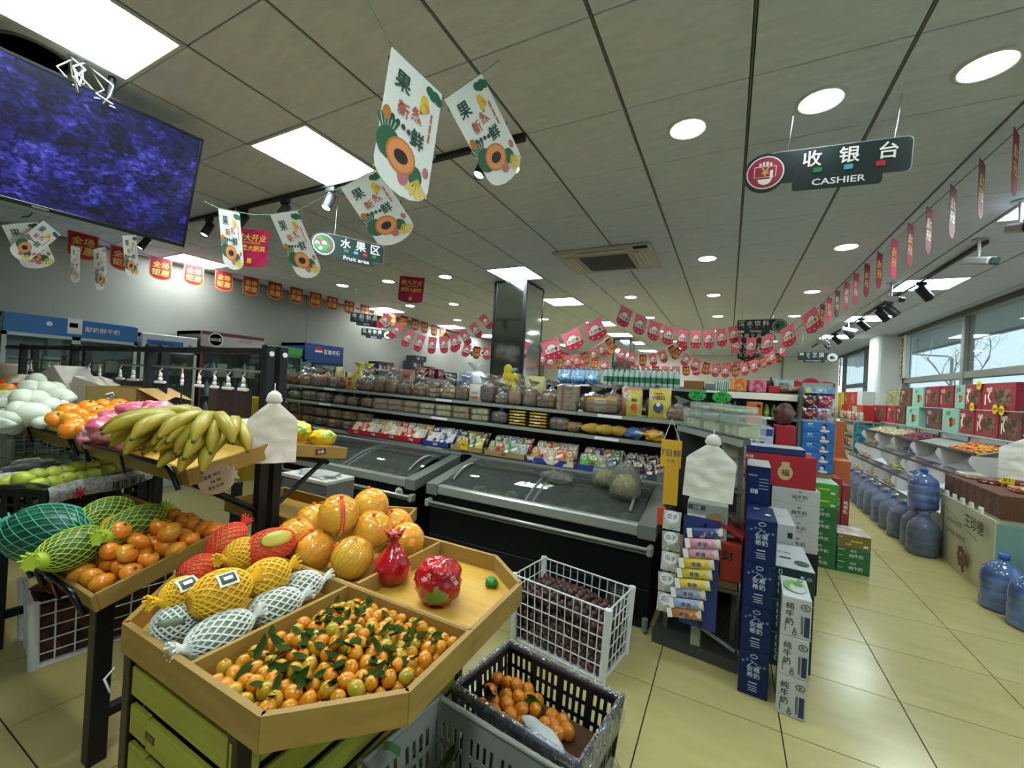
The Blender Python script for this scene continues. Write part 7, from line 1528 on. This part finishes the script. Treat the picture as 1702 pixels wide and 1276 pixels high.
# yellow hanging card
t = thing('hang_card', 'long yellow printed hang card left of the white bag bundle', 'card', (-.285, 2.76, .98)); MB().box(-.05, 0, -.06, .035, .003, .17).box(-.075, 0, .17, .045, .003, .34, bev=.001).build('card', mat('amber card', 'cfa02a', .5), t); MB().text('7日鲜', .045, -.015, .26, -.001, 0, .014).text('烘焙', .022, -.015, .21, -.001, 0, .01).build('lettering', mat('card print', '4a5a62', .5), t); MB().tube([(-.06, .002, .34), (-.02, .006, .47), (.03, .002, .34)], .002, 4).build('string', CREAM, t)
pbox('price_flag', 'small orange plastic box at the freezer corner', -.375, -.325, 2.86, 2.885, .755, .87, mat('signal orange', 'c7502a', .4), 'box')
tag(MB().box(-.365, 2.87, .7, -.335, 2.875, .76).build('bracket', BLK), 'short black bracket holding the orange box at the freezer corner', 'bracket')
# snack strips
def strip(label, x, y, z1, items, w, h, tiltz, backc=None, group=None):
    t = thing('snack_strip', label, 'snack strip', (x, y, z1), R(tiltz), group)
    if backc: MB().box(-w * .62, .012, -len(items) * h - .03, w * .42, .015, .05).build('backing_card', mat('strip card ' + backc, backc, .5), t)
    MB().box(-.008, .006, -len(items) * h - .02, .008, .009, .02).build('hanger', BLK, t)
    for k, (c, c2) in enumerate(items):
        rot = R(10 if w > h else 4 * (k % 2) - 2); X_ = Matrix.Translation((.004 * (k % 3) - .012 * k * (1 if w > h else .3), -.004 * (k % 2), -h * (k + .5))) @ Matrix.Rotation(-rot, 4, 'Y')
        b = MB()
        def f(u, v, s): return ((u - .5) * w, s * .014 * math.sin(PI * u) ** .5 * math.sin(PI * v) ** .5, (v - .5) * h * .92)
        b.grid(lambda u, v: f(u, v, -1), 8, 6); b.grid(lambda u, v: f(1 - u, v, 1), 8, 6)
        o = b.build('sachet', PKM, t, X=X_); o.color = lin(c)
        q = MB(); q.box(-w / 2, -.016, -h * .4, -w * .36, -.004, h * .4, X=X_) if w > h else disc(q, w * .36, -.016, 0, 0, h * .22, 16, 1.1)
        if w <= h: q.v = [X_ @ v for v in q.v]
        else: q.text('香脆', h * .42, 0, 0, -.0165, 1, .012, X=X_); 
        if w <= h: q.text('瓜子', w * .3, 0, h * .22, -.0168, 1, .012, X=X_); q.text('', .01)
        q.build('print', [WHITE_PRINT, mat('strip print ' + c2, c2, .5)], t)
    return t
strip('strip of white and blue melon seed sachets hanging at the freezer side', -.27, 2.72, .90, [('b9c2c0', '2b5a8a'), ('9aa6a2', '2b5a8a'), ('c3c9c6', '2b5a8a'), ('a9b2ac', '2b5a8a'), ('b4bab4', '2b5a8a')], .10, .125, 4, None, 'snack strips')
strip('strip of pink, yellow and blue biscuit rolls on a navy card', -.085, 2.69, .84, [('3a4678', '2a3a7a'), ('c994a8', '2a3a7a'), ('c994a8', '2a3a7a'), ('d2b83a', '2a3a7a'), ('d6be42', '2a3a7a'), ('d6c04a', '2a3a7a'), ('8f9fb8', '2a3a7a'), ('93a4c4', '2a3a7a'), ('b8743a', '2a3a7a')], .19, .062, -4, '27356e', 'snack strips')
pbox('noodle_box', 'teal and red printed noodle carton under the white bag bundle', -.20, .03, 2.90, 3.1, .70, .93, mat('noodle carton', 'a9b4a4', .5), 'carton', prints=[('#', (.1, .03), -.06, .085, mat('teal panel', '3f6a66', .5), 'f'), ('拉面', .022, -.06, .085, WHITE_PRINT, 'f'), ('o', (.11, .09), .05, .02, mat('bowl teal', '5f9a92', .5), 'f'), ('o', (.085, .055), .05, .035, mat('noodle print', 'b98a5a', .5), 'f'), ('#', (.1, .09), -.06, -.005, WHITE_PRINT, 'f'), ('促销', .03, -.06, .015, RED_PRINT, 'f'), ('特价', .03, -.06, -.03, RED_PRINT, 'f')])
pbox('snack_carton', 'red carton with a black good-luck character beside the snack strips', .0, .112, 2.86, 3.12, .50, .72, mat('luck red carton', 'a83a2a', .5), 'carton', prints=[('财', .06, -.015, .04, BK, 'f')])
pbox('snack_carton', 'open brown carton on the middle shelf of the end rack', -.12, .10, 2.88, 3.2, .442, .498, CARD, 'carton')
pbox('snack_carton', 'brown carton behind the sachet strip', -.33, -.13, 2.9, 3.2, .442, .62, CARD, 'carton')
pbox('snack_carton', 'brown carton carrying the noodle carton', -.2, -.005, 2.92, 3.2, .622, .698, CARD, 'carton') if False else None
for k in range(2): pbox('snack_carton', 'low brown carton, %s of two under the noodle carton' % ('upper' if k else 'lower'), -.125 if k == 0 else -.2, -.005, 3.22 if False else 2.9, 3.2, .5 + .1 * k, .598 + .1 * k, CARD, 'carton') if k == 0 else None
for k, (y, z) in enumerate(((2.98, .725), (3.15, .725), (3.05, .79))): tag(blob(.06, .09, .035, 200 + k, .35).build('biscuit_bag', film('brown film bag', 'd8c0a0', .35, .15, 1, 30, .7), None, (.06, y, z + .035), .3 * k), 'shiny brown biscuit bag, %s on the red luck carton' % ORD[k], 'bag')
tag(MB().box(-.11, -.045, 0, .11, .045, .022, bev=.004).build('red_pack', REDB, None, (.03, 2.93, .80), (0, R(22), R(-20))), 'thin dark red pack lying across the cartons beside the blue stack', 'pack')
# ================================================================ window-side bulk bins
BINW = mat('white bin plastic', 'd8d7e0', .35); LIP = mat('dark bin lip', '3e3433', .45); DIV = mat('translucent divider', 'cfccc6', .3)
bn = thing('bulk_bins', 'three tiers of white scoop bins for loose snacks along the windows', 'bins', (0, 0, 0))
BY = [6.42 + .83 * k for k in range(6)]
tiers = [(2.42, 1.13), (2.32, .87), (2.22, .61)]
for ti, (x, z) in enumerate(tiers):
    MB().box(x, BY[0], z - .018, x + .014, BY[-1], z + .012, bev=.003).build('lip_strip', LIP, bn)
    for k in range(len(BY) - 1):
        a, b_ = BY[k] + .012, BY[k + 1] - .012
        MB().grid(lambda u, v: (x + .02 + .30 * v, a + (b_ - a) * u, z - .22 + .20 * (v ** 1.6) - .03 * math.sin(PI * v)), 3, 6).build('scoop', BINW, bn)
    for k, y in enumerate(BY):
        poly = []
        for q in range(13): t_ = q / 12; poly.append((x - .012 - .035 * math.sin(2 * PI * t_ * .9 + .2), z - .02 - .24 * t_))
        poly += [(x + .32, z - .26), (x + .34, z - .02)]
        MB().prism(poly, -.004, .004, X=Matrix.Translation((0, y, 0))).build('divider', DIV, bn)
MB().box(2.72, BY[0], .1, 2.74, BY[-1], 1.28).build('back_panel', BINW, bn); MB().box(2.3, BY[0], 0, 3.05, BY[-1], .34, bev=.004).build('plinth', SHL, bn)
MB().grid(lambda u, v: (2.43 + .32 * v, BY[0] + (BY[-1] - BY[0]) * u, 1.115 + .1 * v), 2, 1).build('top_deck', SHL, bn)
for k in range(len(BY) - 1): MB().box(2.70, BY[k] + .1, 1.215, 2.71, BY[k] + .66, 1.285).build('mirror_strip', mat('pale mirror strip', 'a9c0d2', .08, metal=.9), bn)
MB().box(2.66, 5.0, 1.28, 3.06, BY[-1], 1.30, bev=.003).build('gift_shelf', SHL, bn)
for y in (5.1, BY[0], BY[3], BY[-1]): MB().box(2.72, y - .02, 0, 2.76, y + .02, 1.3).build('upright', SHM, bn)
SNK = [('c9bc9a', 'a8946a'), ('8a3a48', '5a2430'), ('d2a02c', 'c4502a'), ('6a5a44', 'a08a5a'), ('3a4a6a', '8a90a0'), ('5a7a3a', 'b0a050'), ('a87a5a', 'c9b090')]
def heap(label, x, y0, y1, z, c, sd, d=.26):
    rg = random.Random(sd); b = MB()
    for i in range(int((y1 - y0) / .05)):
        for j in range(5): b.ell((x + .03 + j * d / 5 + rg.uniform(-.012, .012), y0 + .03 + i * .05 + rg.uniform(-.012, .012), z + .05 * j * .35 + rg.uniform(0, .02)), (.03, .03, .018), 6, 4, X=None)
    tag(b.build('loose_snacks', mat('loose snack ' + c[0], c[0], .5, col2=c[1], scale=18, lo=.45, hi=.55)), label, 'snacks', kind='stuff')
hp = [(0, 4, 0, 'cream wrapped sweets on the top bin deck at the far end'), (0, 3, 0, 'cream wrapped sweets on the top bin deck'), (0, 2, 1, 'dark pink wrapped sweets on the top bin deck'), (0, 0, 2, 'yellow and orange sweets on the top bin deck'), (1, 2, 4, 'dark blue wrapped snacks in an upper scoop bin'), (1, 4, 0, 'pale snacks in the far upper scoop bin'), (2, 4, 6, 'brown snacks in the far middle scoop bin'), (2, 2, 5, 'green snacks in a middle scoop bin'), (2, 1, 4, 'blue snacks in a middle scoop bin'), (3, 4, 6, 'reddish snacks in the far bottom bin'), (3, 3, 3, 'tan snacks in the bottom bin'), (3, 2, 3, 'mixed dark snacks in the bottom bin')]
for k, (ti, bi, ci, lab) in enumerate(hp):
    x, z = (2.45, 1.13) if ti == 0 else ((tiers[ti - 1][0] + .02, tiers[ti - 1][1] - .2) if ti < 4 else (0, 0))
    heap(lab, x, BY[bi] + .05, BY[bi + 1] - .05, z, SNK[ci], k)
# gift boxes in two rows on the shelf
TEAL = mat('teal gift box', '8fbfae', .5); RGB_ = mat('deep red gift box', '8f2432', .45); DRB = mat('dark wine gift box', '56222a', .45, col2='6f3a34', scale=10); CRM = mat('cream floral box', 'b9b58a', .5, col2='6f7a4a', scale=18)
NUT = mat('nut picture', '7a6040', .6, col2='3f3020', scale=24, kind='cells')
gl = [(1, 1473, 1496, 648, CRM, 'c'), (1, 1497, 1516, 645, DRB, 'r'), (1, 1517, 1536, 643, TEAL, 't'), (1, 1539, 1562, 641, RGB_, 'r'), (1, 1563, 1586, 639, RGB_, 'r'), (1, 1588, 1604, 637, TEAL, 't'), (1, 1605, 1632, 636, RGB_, 'r'), (1, 1633, 1690, 634, RGB_, 'r'),
      (0, 1450, 1474, 664, RGB_, 'r'), (0, 1475, 1490, 676, RED_PRINT, 'r'), (0, 1491, 1505, 673, DRB, 'r'), (0, 1507, 1528, 671, TEAL, 't'), (0, 1540, 1566, 671, DRB, 'r'), (0, 1567, 1594, 670, TEAL, 't'), (0, 1596, 1621, 672, RGB_, 'r'), (0, 1622, 1661, 672, RGB_, 'r'), (0, 1662, 1700, 674, DRB, 'r')]
cnt = [0, 0]
for (row, u0, u1, v, m, ty) in gl:
    ya, yb = PX(u1, v, 2.75).y, PX(u0, v, 2.75).y; z0 = 1.301 + row * .325; cnt[row] += 1; w = yb - ya - .012
    t = thing('gift_box', '%s gift box, %s from the far end, %s window shelf row' % ({'t': 'teal', 'c': 'cream floral', 'r': 'wine red'}[ty], ORD[cnt[row] - 1], 'upper' if row else 'lower'), 'gift box', (2.86, (ya + yb) / 2, z0), -PI / 2, 'gift boxes on the window shelf')
    MB().box(-w / 2, -.11, 0, w / 2, .13, .318, bev=.003).build('box_body', m, t)
    q = MB()
    if ty == 't': disc(q, min(.07, w * .2), -.1115, 0, w * .08, .13, 16); disc(q, min(.05, w * .16), -.112, 1, w * .26, .14, 14); disc(q, min(.05, w * .14), -.112, 2, -w * .1, .12, 14); q.text('坚果', min(.06, w * .25), -w * .12, .25, -.1115, 3, .014)
    elif ty == 'r': quad(q, -w * .1, .06, w * .36, .24, -.1115, 0); q.text('|'[:0] + '年货', min(.06, w * .22), -w * .26, .24, -.1115, 1, .014); quad(q, -w * .4, .06, -w * .36, .18, -.1115, 1)
    else: disc(q, .05, -.1115, 1, 0, .16, 12)
    q.build('print', [NUT, CREAM if ty == 'r' else mat('almond print', 'a97a4a', .6), mat('pale kernel print', 'd0b080', .6), mat('teal dark print', '3a5a58', .5)], t)
    if row == 0 and u0 > 1590 or (row == 1 and u0 > 1600):
        MB().tube([(-w * .2, -.115, .25), (-w * .24, -.125, .15), (-w * .16, -.125, .09)], .006, 5).build('rope_handle', CREAM, t)
for k, (u, v) in enumerate(((1615, 676), (1653, 680), (1664, 682), (1627, 640))):
    p = PX(u, v, 2.73); poly = [((.05 if q % 2 else .058) * math.cos(q * PI / 12), (.05 if q % 2 else .058) * math.sin(q * PI / 12)) for q in range(24)]
    t = thing('price_burst', 'yellow starburst price tag, %s on the lower row of gift boxes' % ORD[k] if k < 3 else 'yellow price tag on the upper row of gift boxes', 'price tag', p, -PI / 2, 'yellow price tags'); MB().prism(poly, 0, .003).build('card', YEL_PRINT, t); MB().text('¥%d' % (39 + 10 * k), .04, 0, 0, -.001, 0, .012).build('lettering', BLACK_PRINT, t)
# racks beyond the pillar
rg = random.Random(14)
for k in range(2):
    y0 = 11.0 + k * 2.3; t = thing('snack_rack', '%s white wire rack of small snacks beyond the pillar' % ('nearer' if k == 0 else 'farther'), 'rack', (2.4, y0, 0))
    for z in (.35, .65, .95, 1.25): MB().box(0, 0, z - .015, .45, 2.1, z, bev=.003).build('shelf', SHL, t)
    for x, y in ((0, 0), (0, 2.08), (.43, 0), (.43, 2.08)): MB().box(x, y, 0, x + .02, y + .02, 1.5).build('post', SHL, t)
    for z in (.35, .65, .95, 1.25):
        for j in range(8): put('pillow', j, 'small snack pack, %s from near, %s, %s rack beyond the pillar' % (ORD[j], {.35: 'low down', .65: 'second shelf', .95: 'third shelf', 1.25: 'on top'}[z], 'nearer' if k == 0 else 'farther'), 'snack pack', (2.5, y0 + .2 + j * .24, z + .002), -PI / 2, (2.2, 2, 1.3), rg.choice(['c9a88a', '9a5a50', 'b8b0a0', '7a4a44', 'c4b07a', 'a8404a']), 'snack packs beyond the pillar')
for k, (y, c, z0, h, lab) in enumerate(((11.4, 'c4322c', 1.26, .34, 'red gift box, lower left beyond the pillar'), (11.9, 'b9b08a', 1.26, .32, 'beige gift box beyond the pillar'), (12.4, 'c83a30', 1.26, .34, 'red gift box in the middle beyond the pillar'), (12.9, 'c4302c', 1.26, .34, 'second red gift box in the middle beyond the pillar'), (13.4, 'cfae3a', 1.26, .3, 'yellow gift box beyond the pillar'), (12.1, 'c23a34', 1.6, .3, 'red gift box in the upper row beyond the pillar'), (12.7, 'b04a34', 1.6, .3, 'rust gift box in the upper row beyond the pillar'), (13.4, 'd2c02e', 1.56, .34, 'yellow gift box in the upper row beyond the pillar'), (11.5, 'c8d6d2', 1.6, .3, 'white gift box in the upper row beyond the pillar'))):
    pbox('gift_box', lab, 2.56, 2.78, y, y + .4, z0, z0 + h, mat('far gift ' + c, c, .5), 'gift box', 'gift boxes beyond the pillar', prints=[('礼', .12, 0, 0, CREAM, 'l')])
t = thing('pack_stand', 'rounded steel frame stand hung with teal packs before the pillar', 'stand', (2.42, 10.85, 0)); MB().tube([(-.12, 0, 0), (-.12, 0, 1.2), (-.09, 0, 1.27), (.17, 0, 1.27), (.2, 0, 1.2), (.2, 0, 0)], .012, 6).build('frame', SHL, t); MB().box(-.1, .0, .62, .18, .03, 1.2, bev=.004).build('pack_panel', mat('teal pack panel', '3f8a92', .3, col2='2a5f78', scale=22, kind='cells'), t)
# water jugs
JUG = mat('blue jug plastic', '6079a6', .15, col2='465a84', scale=6, spec=.7, coat=.5); JUGC = mat('jug cap blue', '3d6ab4', .35); JFILM = film('jug film', 'd2dcea', .2, .1, 1, 26, .9)
jm = MB().lathe([(.0, 0), (.12, .0), (.132, .015), (.132, .07), (.125, .08), (.132, .09), (.132, .16), (.125, .17), (.132, .18), (.132, .26), (.125, .27), (.13, .285), (.115, .33), (.06, .38), (.03, .395), (.028, .43)], 22).mesh('jug_body', JUG)
jc = MB().lathe([(.032, .41), (.034, .45), (.03, .455), (0, .455)], 14).mesh('cap', JUGC)
jf = MB().lathe([(.13, 0), (.14, .03), (.137, .12), (.141, .2), (.137, .28), (.125, .33), (.07, .4), (.04, .44), (.06, .47)], 18, cap=False); 
for i, v in enumerate(jf.v): n = mnoise.noise(v * 20); jf.v[i] = Vector((v.x * (1 + .07 * n), v.y * (1 + .07 * n), max(.001, v.z * (1 + .02 * n))))
jfm = jf.mesh('film_cover', JFILM)
def jug(label, x, y, z=.001, film_=True, rz=0):
    t = thing('water_jug', label, 'water jug', (x, y, z), rz, 'blue water jugs'); inst('jug_body', jm, t); inst('cap', jc, t)
    if film_: inst('film_cover', jfm, t)
js = [10.9, 10.55, 10.2, 9.82, 9.45, 9.08, 8.7, 8.33, 7.95, 7.55, 7.18, 6.82]
for k, y in enumerate(js): jug('film wrapped blue water jug, %s from the far end of the row by the bins' % ORD[k], 2.03 - .006 * k, y, rz=k)
jug('film wrapped blue water jug at the front corner of the row', 2.0, 6.50); jug('film wrapped jug behind the front corner jug', 1.965, 6.20); jug('bare blue water jug standing on the jugs at the end of the row', 2.0, 6.36, .474, False)
jug('bare blue water jug before the cream display, at the left', 2.05, 4.905, film_=False); jug('large blue water jug before the cream display, in the middle', 2.085, 4.60, film_=False); jug('bare blue jug at the right edge of the picture', 2.36, 4.80, film_=False)
pa_, pb_ = PY(463, 830, 2.12), PY(538, 830, 2.12)
pbox('storage_carton', 'grey carton standing behind the rack under the white paper lined box', pa_.x, pb_.x, 2.14, 2.4, .001, .78, mat('grey carton', '6f6f6a', .7), 'carton')
wb_ = pbox('paper_box', 'white paper lined open box behind the rack posts', pa_.x, pb_.x, 2.13, 2.4, .782, PY(500, 793, 2.12).z, mat('white paper box', 'c9c6b8', .7, col2='b9b6a8', scale=14), 'box')
blob((pb_.x - pa_.x) * .46, .11, .04, 230, .4).build('paper_crumple', mat('grey tissue', 'a9a8a2', .8), wb_, (0, 0, PY(500, 793, 2.12).z - .785))
# cream cardboard display with nuts
dsp = thing('nut_display', 'cream cardboard display bin with walnut print and brown top by the water jugs', 'display bin', (0, 0, 0))
CRB = mat('cream display card', 'b9bb9a', .6); TLB = mat('teal display card', '7f9f94', .6); WICK = mat('brown wicker box', '4f2f22', .6, col2='6a4632', scale=30, kind='wave')
MB().slab([(2.13, 6.3), (2.05, 5.06), (2.075, 5.05), (2.15, 6.3)], 0, .68).build('side_panel', CRB, dsp); MB().box(2.06, 5.05, 0, 2.85, 5.075, .66).build('front_panel', TLB, dsp)
MB().slab([(2.17, 6.3), (2.09, 5.09), (2.85, 5.09), (2.85, 6.3)], .1, .70).build('inner_box', CRB, dsp); MB().slab([(2.16, 6.32), (2.085, 5.07), (2.86, 5.07), (2.86, 6.32)], .70, .90).build('brown_box', WICK, dsp)
Xs_ = Matrix.Translation((2.09, 5.68, .34)) @ Matrix.Rotation(-PI / 2 - .064, 4, 'Z')
q = MB(); q.text('王珍德', .13, .33, .23, -.035, 0, .014, X=Xs_); q.text('自然生长的好坚果', .045, -.12, .14, -.032, 0, .01, X=Xs_); q.text('百年核桃 老树好味', .055, -.08, .03, -.034, 0, .012, X=Xs_); q.build('lettering', mat('display dark print', '3a3a2a', .6), dsp)
q = MB(); q.tube([Xs_ @ Vector((-.42, -.03, .25)), Xs_ @ Vector((.42, -.035, .10))], .003, 4); q.tube([Xs_ @ Vector((-.42, -.03, .25)), Xs_ @ Vector((-.42, -.03, -.2))], .003, 4); q.build('print_line', mat('display dark print', '3a3a2a', .6), dsp)
rg = random.Random(6); q = MB()
for k in range(26): a = rg.uniform(0, 6.28); r_ = rg.uniform(0, .11); q.ell(tuple(Xs_ @ Vector((.1 + r_ * math.cos(a), -.034, -.15 + r_ * math.sin(a)))), (.006, .026, .026), 8, 5)
q.build('walnut_print', mat('walnut print', '7a5232', .6, col2='5a3a22', scale=30), dsp)['kind'] = 'stuff'
for k in range(5): MB().box(2.06 + .012 * k, 5.3 + k * .2, .68, 2.075 + .012 * k, 5.36 + k * .2, .74).build('card_tab', WHITE_PRINT, dsp)
for k, (x, y, c) in enumerate(((2.4, 5.4, 'a8623f'), (2.65, 5.55, 'b5704a'), (2.35, 5.85, '7a3a34'), (2.62, 6.0, '8a4a3c'), (2.3, 6.15, 'b0a890'))):
    o = MB().box(-.12, -.08, 0, .12, .08, .05, bev=.012).build('snack_tray', PKM, None, (x, y, .901), .4 * k); o.color = lin(c); tag(o, 'reddish snack tray lying on the brown display top, %s from the front' % ORD[k], 'snack tray')
roll_bag('bundle of white carrier bags at the right edge by the cream display', PD(1716, 800, 3.3), .36, .34)
t = thing('yellow_notice', 'vertical yellow notice with black writing beside the cream display', 'notice', PX(1674, 795, 2.38), -PI / 2 + .5); MB().box(-.06, 0, -.14, .06, .003, .14).build('card', YEL_PRINT, t); q = MB(); [q.text(ch, .07, 0, .09 - k * .085, -.001, 0, .014) for k, ch in enumerate('特价卖')]; q.build('lettering', BLACK_PRINT, t); MB().box(-.008, .004, -.5, .008, .01, .14).build('post', WHT, t)
# ================================================================ upright coolers along the white wall
CGL = film('cooler door glass', 'e6eeea', .03, .03, 0, 1, .35)
def cooler(label, y0, y1, z1, body, head, headh, x0=-7.25, x1=-6.6, prints=(), frame=None, seed=0, doors=1, arch=0):
    t = thing('drinks_cooler', label, 'cooler', (0, 0, 0), None, 'upright coolers along the wall')
    m = mat('cooler ' + body, body, .4); mh = mat('cooler ' + head, head, .4); mf = mat('cooler ' + (frame or body), frame or body, .4)
    b = MB(); b.box(x0, y0, .05, x0 + .04, y1, z1); b.box(x0, y0, .05, x1, y0 + .035, z1, bev=.004); b.box(x0, y1 - .035, .05, x1, y1, z1, bev=.004); b.box(x0, y0, z1 - .05, x1 - .02, y1, z1); b.box(x0, y0, .0, x1 - .02, y1, .22); b.build('body', m, t)
    MB().box(x1 - .05, y0 + .002, z1 - headh, x1 + .012, y1 - .002, z1 - .002, bev=.006).build('header', mh, t)
    zt_ = z1 - headh
    w = (y1 - y0) / doors
    for k in range(doors):
        a, c = y0 + w * k, y0 + w * (k + 1); f = MB(); s = .035
        f.box(x1 - .03, a, .22, x1 + .01, a + s, zt_); f.box(x1 - .03, c - s, .22, x1 + .01, c, zt_); f.box(x1 - .03, a, .22, x1 + .01, c, .27); f.box(x1 - .03, a, zt_ - s, x1 + .01, c, zt_)
        d = f.build('door', mf, t); MB().box(x1 - .012, a + s, .27, x1 - .006, c - s, zt_ - s).build('pane', CGL, d); MB().box(x1 + .01, a + .008, .9, x1 + .03, a + .03, 1.3, bev=.004).build('handle', CHROME, d)
    for z in (.27, .6, .92, 1.22, 1.5): MB().box(x0 + .05, y0 + .04, z - .012, x1 - .06, y1 - .04, z).build('shelf', SHL, t)
    X_ = Matrix.Translation((x1 + .013, (y0 + y1) / 2, z1 - headh / 2)) @ Matrix.Rotation(PI / 2, 4, 'Z')
    by = {}
    for (s, sz, dx, dz, pm) in prints:
        b = by.setdefault(pm.name, (MB(), pm))[0]
        if s == 'o': b.add([X_ @ Vector((dx + sz / 2 * math.cos(q * PI / 10), -.002, dz + sz / 2 * math.sin(q * PI / 10))) for q in range(20)], [tuple(range(20))])
        elif s == 'half': b.add([X_ @ Vector((dx + sz / 2 * math.cos(q * PI / 10), -.003, dz + sz / 2 * math.sin(q * PI / 10))) for q in range(11)], [tuple(range(11))])
        elif s == 'half2': b.add([X_ @ Vector((dx + sz / 2 * math.cos(PI + q * PI / 10), -.003, dz - sz * .08 + sz * .42 * math.sin(PI + q * PI / 10))) for q in range(11)], [tuple(range(11))])
        elif s == '#': b.add([X_ @ Vector(v) for v in ((dx - sz[0] / 2, -.0015, dz - sz[1] / 2), (dx + sz[0] / 2, -.0015, dz - sz[1] / 2), (dx + sz[0] / 2, -.0015, dz + sz[1] / 2), (dx - sz[0] / 2, -.0015, dz + sz[1] / 2))], [(0, 1, 2, 3)])
        else: b.text(s, sz, dx, dz, -.003, 0, .012, X=X_)
    for b, pm in by.values(): b.build('print', pm, t)
    return t
MRN = mat('header maroon', '6f2032', .5); PBL = mat('logo blue', '1d3f8c', .5); PRD = mat('logo red', 'c02634', .5)
cooler('blue topped double cooler at the left with a paper notice on its header', 1.36, 2.46, 2.08, 'b9c4c4', '2d6db0', .2, prints=[('酸奶鲜牛奶', .06, .22, -.0, CREAM), ('#', (.12, .17), -.02, .02, WHITE_PRINT), ('o', .05, -.22, .02, WHITE_PRINT), ('#', (.07, .05), -.03, .03, BLACK_PRINT)], doors=2)
cooler('white and blue cooler second from the left behind the fruit rack', 2.5, 3.12, 2.02, 'bcc6c4', 'c6cecc', .2, prints=[('#', (.40, .1), -.06, -.03, mat('mid blue print', '2a66b0', .5)), ('冷饮冰品', .06, -.1, -.03, BLACK_PRINT), ('蛋', .05, .22, -.03, BLACK_PRINT)])
cooler('maroon framed cooler with a round emblem in the middle of the wall row', 3.16, 4.06, 2.14, '55403f', 'b2a8a6', .22, frame='7a1f30', prints=[('#', (.88, .05), 0, .085, MRN), ('o', .2, -.26, .0, WHITE_PRINT), ('o', .17, -.26, .0, MRN), ('冰红茶', .05, -.26, .0, CREAM), ('冰爽饮料', .05, .16, .02, mat('pale header print', '8f8a88', .5))])
cooler('green cooler between the maroon and dark blue ones', 4.1, 4.74, 2.05, '2f7a3c', '3f8a44', .14, frame='2f7a3c', prints=[('雪碧', .05, 0, 0, WHITE_PRINT)])
cooler('dark blue cooler with a round red, white and blue logo', 4.78, 5.6, 2.16, '1f3470', '22407f', .3, frame='22407f', prints=[('o', .15, -.14, .02, WHITE_PRINT), ('half', .14, -.14, .035, PRD), ('half2', .14, -.14, .015, PBL), ('百事可乐', .085, .14, .02, CREAM)])
rg = random.Random(41)
pk_c = ['8a2f38', 'b9b4a8', '6f7a4a', 'd0c8b4', '4a5a7a', 'a8703a', '3a3a40', 'c0b070', '9a4a40', 'cfd2ce', '5a6a70']
row = {.27: 'bottom', .6: 'lowest but one', .92: 'third', 1.22: 'fourth', 1.5: 'top'}
cn3 = {}
for (a, c, nm, btl) in ((1.4, 2.42, 'blue topped double cooler', 0), (2.54, 3.08, 'white and blue cooler', 0), (3.2, 4.02, 'maroon framed cooler', 1), (4.14, 4.7, 'green cooler', 1), (4.82, 5.56, 'dark blue cooler', 1)):
    for z in (.92, 1.22, 1.5):
        y = a + .06; k = 0
        while y < c - .05:
            if btl and (z < 1.4 or k % 2):
                stand((DKB, WB_, WP)[(k + int(z * 10)) % 3], 'drink_bottle', 'drink bottle, %s on the %s shelf of the %s' % (ORD[k], row[z], nm), 'bottle', (-6.74, y, z + .001), 'bottles in the coolers', .95); y += .078
            else:
                w = rg.uniform(.1, .15); h = rg.uniform(.12, .22); o = MB().box(-.06, -w / 2, 0, .06, w / 2, h, bev=.008).build('chilled_pack', PKM, None, (-6.76, y + w / 2 - .04, z + .001)); o.color = lin(rg.choice(pk_c))
                tag(o, 'chilled pack, %s on the %s shelf of the %s' % (ORD[k], row[z], nm), 'pack', 'packs in the coolers'); y += w + .012
            k += 1
pbox('carton', 'yellow carton standing before the maroon cooler', -6.45, -6.2, 3.62, 3.9, .001, 1.22, mat('yellow floor carton', 'c0a42e', .6), 'carton')
